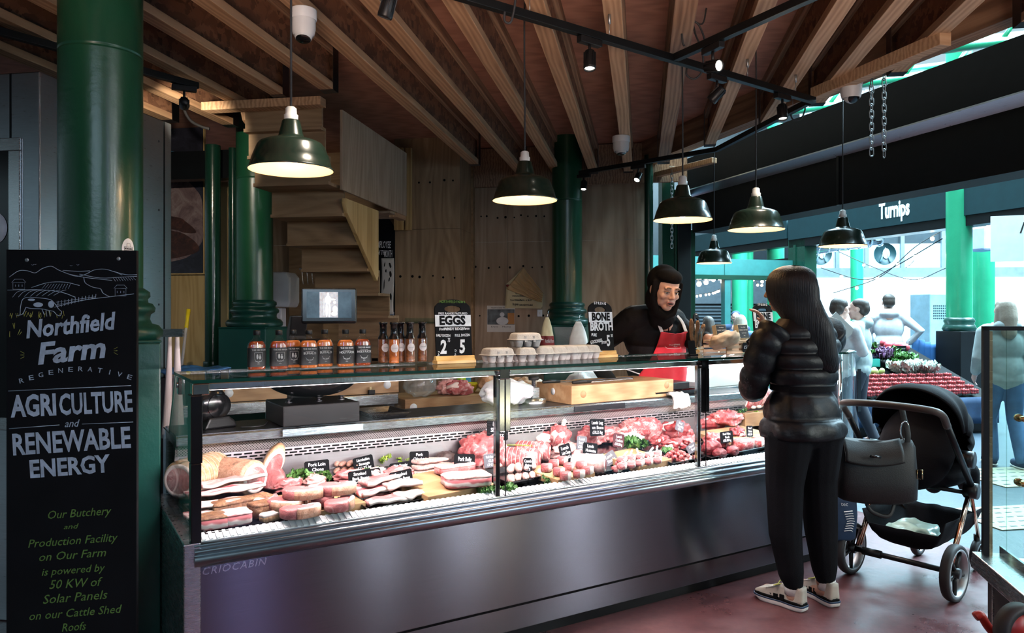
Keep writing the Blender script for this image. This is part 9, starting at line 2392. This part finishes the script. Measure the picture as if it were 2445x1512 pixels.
lights('string of bulbs ending at the office front right of the customer', [(2000, 600, 16), (2090, 640, 15), (2180, 668, 14), (2260, 640, 12)], 2, 0.028)
lights('bulbs strung just right of the shop front post, nearest the butcher', [(1640, 640, 13), (1672, 672, 14), (1700, 660, 15), (1735, 668, 16)], 5, 0.045)
lights('cluster of small bulbs in the far dark market bay, upper row', [(1650, 650, 20), (1700, 662, 20), (1760, 655, 20), (1835, 672, 20)], 8, 0.04); lights('cluster of small bulbs in the far dark market bay, lower row', [(1660, 705, 22), (1700, 698, 22), (1720, 690, 22)], 8, 0.032); lights('dim bulbs right of the pale column in the far bay', [(1795, 660, 20), (1815, 680, 20), (1835, 655, 20)], 4, 0.032); lights('tiny bulbs inside the office front windows', [(2070, 640, 18), (2120, 610, 18), (2160, 640, 17), (2200, 600, 17)], 14, 0.016)
SO = Vector((4.72, 8.9, 0)); SA = R(12); MS = Matrix.Translation(SO) @ Matrix.Rotation(SA, 4, 'Z')
t = thing('produce_stall', 'dark skirted market stall of fruit and vegetables in the street', 'stall', SO, SA)
a = MB(); a.prism([(-0.0, 0.12), (0.0, 0.42), (1.6, 1.02), (1.6, 0.12)], -0.75, 1.2, 'x'); a.build('stepped_top', M['black_matt'], t)
a = MB(); a.grid(lambda u_, v_: (-0.76 + 1.97 * u_, -0.02 + 0.012 * math.sin(u_ * 40) * (1 - v_), 0.12 + 0.32 * v_), 60, 4); sk = a.build('skirt', M['navy'], t); s_ = sk.modifiers.new('thick', 'SOLIDIFY'); s_.thickness = 0.006
a = MB(); a.box(-0.7, 1.15, 0.1, 1.5, 0, 0.13); a.build('base', M['black_steel'], t)
def sp(x, y, dz=0.0): return MS @ Vector((x, y, 0.42 + 0.375 * y + dz))
plain('avocado', (0.035, 0.05, 0.045), 0.4); plain('pear_green', (0.45, 0.52, 0.18), 0.45); plain('strawberry', (0.50, 0.02, 0.028), 0.35, bmp=0.4); plain('pomegranate', (0.55, 0.07, 0.09), 0.4); plain('crate_teal', (0.02, 0.32, 0.27), 0.5); plain('purple_leaf', (0.14, 0.06, 0.13), 0.5, var=0.5, vs=30); plain('white_leaf', (0.62, 0.70, 0.62), 0.5, var=0.3, vs=30); plain('card_red', (0.45, 0.04, 0.10), 0.5)
rnd = random.Random(3)
def punnet(c, first=None):
 if first: return dup(first, c, SA)
 t = thing('berry_punnet', 'clear punnet of red berries on the lower front of the stall', 'punnet', c, SA, 'punnets of berries')
 a = MB(); a.prism([(-0.055, 0), (0.055, 0), (0.062, 0.075), (-0.062, 0.075)], -0.05, 0.05, 'y'); a.build('tub', M['glass_street'], t)
 a = MB()
 for i in range(3):
  for j in range(6): a.ell(((i - 1) * 0.034, (j % 3 - 1) * 0.030, 0.022 + 0.03 * (j // 3) + rnd.uniform(0, 0.008)), (0.018, 0.016, 0.019), (0, 0, i), 8, 6)
 a.build('berries', M['strawberry'], t); return t
f0 = None
for r_ in range(5):
 for c__ in range(13):
  q = punnet(sp(-0.66 + c__ * 0.13 + 0.03 * (r_ % 2), 0.055 + r_ * 0.105, 0.022), f0); f0 = f0 or q
def produce(name, label, cat, mat, pts, r, group):
 f = None
 for p in pts:
  if not f:
   a = MB(); a.ell((0, 0, r[2]), r, (0, 0, 0), 14, 10, amp=0.1, seed=2); f = tag(a.build(name, M[mat], None, loc=p), label, cat, group)
  else:
   o = f.copy(); COL.objects.link(o); o.location = p; o.rotation_euler = (rnd.uniform(-.3, .3), 0, rnd.uniform(0, 6))
pile = lambda x, y, w_, d_, n, h: [sp(x + rnd.uniform(-w_, w_), y + rnd.uniform(-d_, d_), rnd.uniform(0, h)) for _ in range(n)]
produce('avocado', 'dark avocado in the heap at the left of the stall', 'avocado', 'avocado', pile(-0.58, 0.76, 0.18, 0.18, 40, 0.07), (0.036, 0.05, 0.034), 'avocados at the left of the stall')
produce('avocado', 'dark avocado lying in a teal crate on the stall', 'avocado', 'avocado', pile(-0.20, 1.02, 0.2, 0.06, 14, 0.02) + pile(-0.3, 0.83, 0.18, 0.03, 8, 0.09), (0.036, 0.05, 0.034), 'avocados in the teal crates')
produce('green_pear', 'yellow green pear in the middle of the stall', 'pear', 'pear_green', pile(-0.2, 0.62, 0.28, 0.06, 24, 0.032), (0.036, 0.036, 0.044), 'pears in the middle of the stall')
produce('pomegranate', 'red pomegranate at the back right of the stall', 'pomegranate', 'pomegranate', pile(0.72, 1.15, 0.14, 0.14, 9, 0.14), (0.06, 0.06, 0.055), 'pomegranates'); 
for k, (x, y, h_) in enumerate(((-0.42, 0.80, 0.10), (0.0, 0.86, 0.10), (-0.16, 1.10, 0.14))):
 a = MB(); a.box(-0.17, 0.17, -0.10, -0.092, 0, h_); a.box(-0.17, 0.17, 0.092, 0.10, 0, h_); a.box(-0.17, -0.162, -0.1, 0.1, 0, h_); a.box(0.162, 0.17, -0.1, 0.1, 0, h_); a.box(-0.17, 0.17, -0.1, 0.1, 0, 0.01)
 tag(a.build('produce_crate', M['crate_teal'], None, loc=sp(x, y, 0.02), rotz=SA), ('teal crate at the left front of the stall', 'teal crate in the middle of the stall', 'teal crate at the back of the stall with avocados')[k], 'crate')
def leaf_at(label, x, y, dz, sz, seed, n, mat):
 o = leafy(label, Vector((0, 0, 0)), sz, seed, n, mat, 'leafy_vegetable', 'vegetable'); o.location = sp(x, y, dz); o.rotation_euler = (0, 0, SA)
for k, (x, y, dz, mt, lab) in enumerate(((0.15, 1.25, 0.12, 'purple_leaf', 'dark purple leaf lettuce at the top of the stall'), (0.30, 0.95, 0.05, 'purple_leaf', 'purple leaf lettuce in the middle right of the stall'), (0.1, 1.05, 0.06, 'kale', 'green herbs between the crates'), (0.38, 0.62, 0.02, 'white_leaf', 'white wrapped lettuce right of the pears'), (0.65, 0.62, 0.02, 'white_leaf', 'pale lettuce at the right of the stall'), (-0.55, 0.98, 0.05, 'kale', 'green leaves behind the avocado heap'), (0.55, 0.85, 0.05, 'kale', 'green leaves below the pomegranates'))):
 leaf_at(lab, x, y, dz, (0.24, 0.17, 0.15), 90 + k, 34, mt)
t = thing('stall_price_card', 'dark price card on the pomegranates', 'price card', sp(0.66, 0.98, 0.14), SA); a = MB(); a.box(-0.075, 0.075, -0.003, 0.003, 0, 0.09); a.build('slate', M['chalkboard'], t); text('Persimmon £1', 0.02, on_face(0, -0.004, 0.05), M['chalk_white'], t)
t = thing('cooling_unit', 'pale grey cooling unit with round vents behind the fruit stall', 'cooling unit', P(2228, 870, 12.3) - Vector((0, 0, 0.2)), FA)
a = MB(); a.box(-0.28, 0.28, -0.2, 0.2, 0, 1.35); a.build('case', M['frosted'], t, 0.02)
a = MB()
for i in range(10):
 for j in range(6): a.lathe([(0.0001, 0), (0.014, 0)], 8, Matrix.Translation((-0.2 + i * 0.04, -0.203, 0.95 + j * 0.04)) @ Matrix.Rotation(R(90), 4, 'X'))
a.build('vents', M['frost_dark'], t)
plain('apron_blue', (0.04, 0.16, 0.42), 0.7)
for k in range(4):
 p = P(2186 + k * 14, 882, 10.8); a = MB(); a.loft([[Vector((q.x * (1 + 0.2 * math.sin(z * 9)), q.y, z)) for q in flat_ring(0.05, 0.02, 0, 16, 2.2)] for z in (0, 0.15, 0.3, 0.45 - 0.03 * k)])
 tag(a.build('blue_apron', M['apron_blue'], None, loc=p), 'blue apron hanging from the rack left of the stall column', 'apron', 'blue aprons on the rack')
a = MB(); p0, p1 = P(2170, 815, 10.8), P(2240, 838, 10.8); a.cyl(p0 - p0, p1 - p0, 0.012, n=8); a.cyl(Vector((0, 0.02, 0)), Vector((0, 0.02, -p0.z)), 0.012, n=8); tag(a.build('apron_rack', M['steel'], None, loc=p0), 'steel rack rail carrying the blue aprons', 'rack')
plain('pale_paving', (0.30, 0.28, 0.20), 0.6)
for k, (px, py, w_, d_) in enumerate(((2420, 1235, 0.7, 0.55), (2430, 1138, 0.9, 0.7))):
 c = PZ(px, py, 0.0); a = MB(); a.box(-w_ / 2, w_ / 2, -d_ / 2, d_ / 2, -0.004, 0.004); pv = a.build('paving_' + str(k + 1), M['pale_paving'], None, loc=c, rotz=R(10)); struct(pv)
 a = MB()
 for i in range(8):
  for j in range(5): a.box(-w_ * 0.44 + i * w_ * 0.12, -w_ * 0.37 + i * w_ * 0.12, -d_ * 0.4 + j * d_ * 0.19, -d_ * 0.37 + j * d_ * 0.19, 0.004, 0.005)
 a.build('paving_slots', M['frost_dark'], pv)
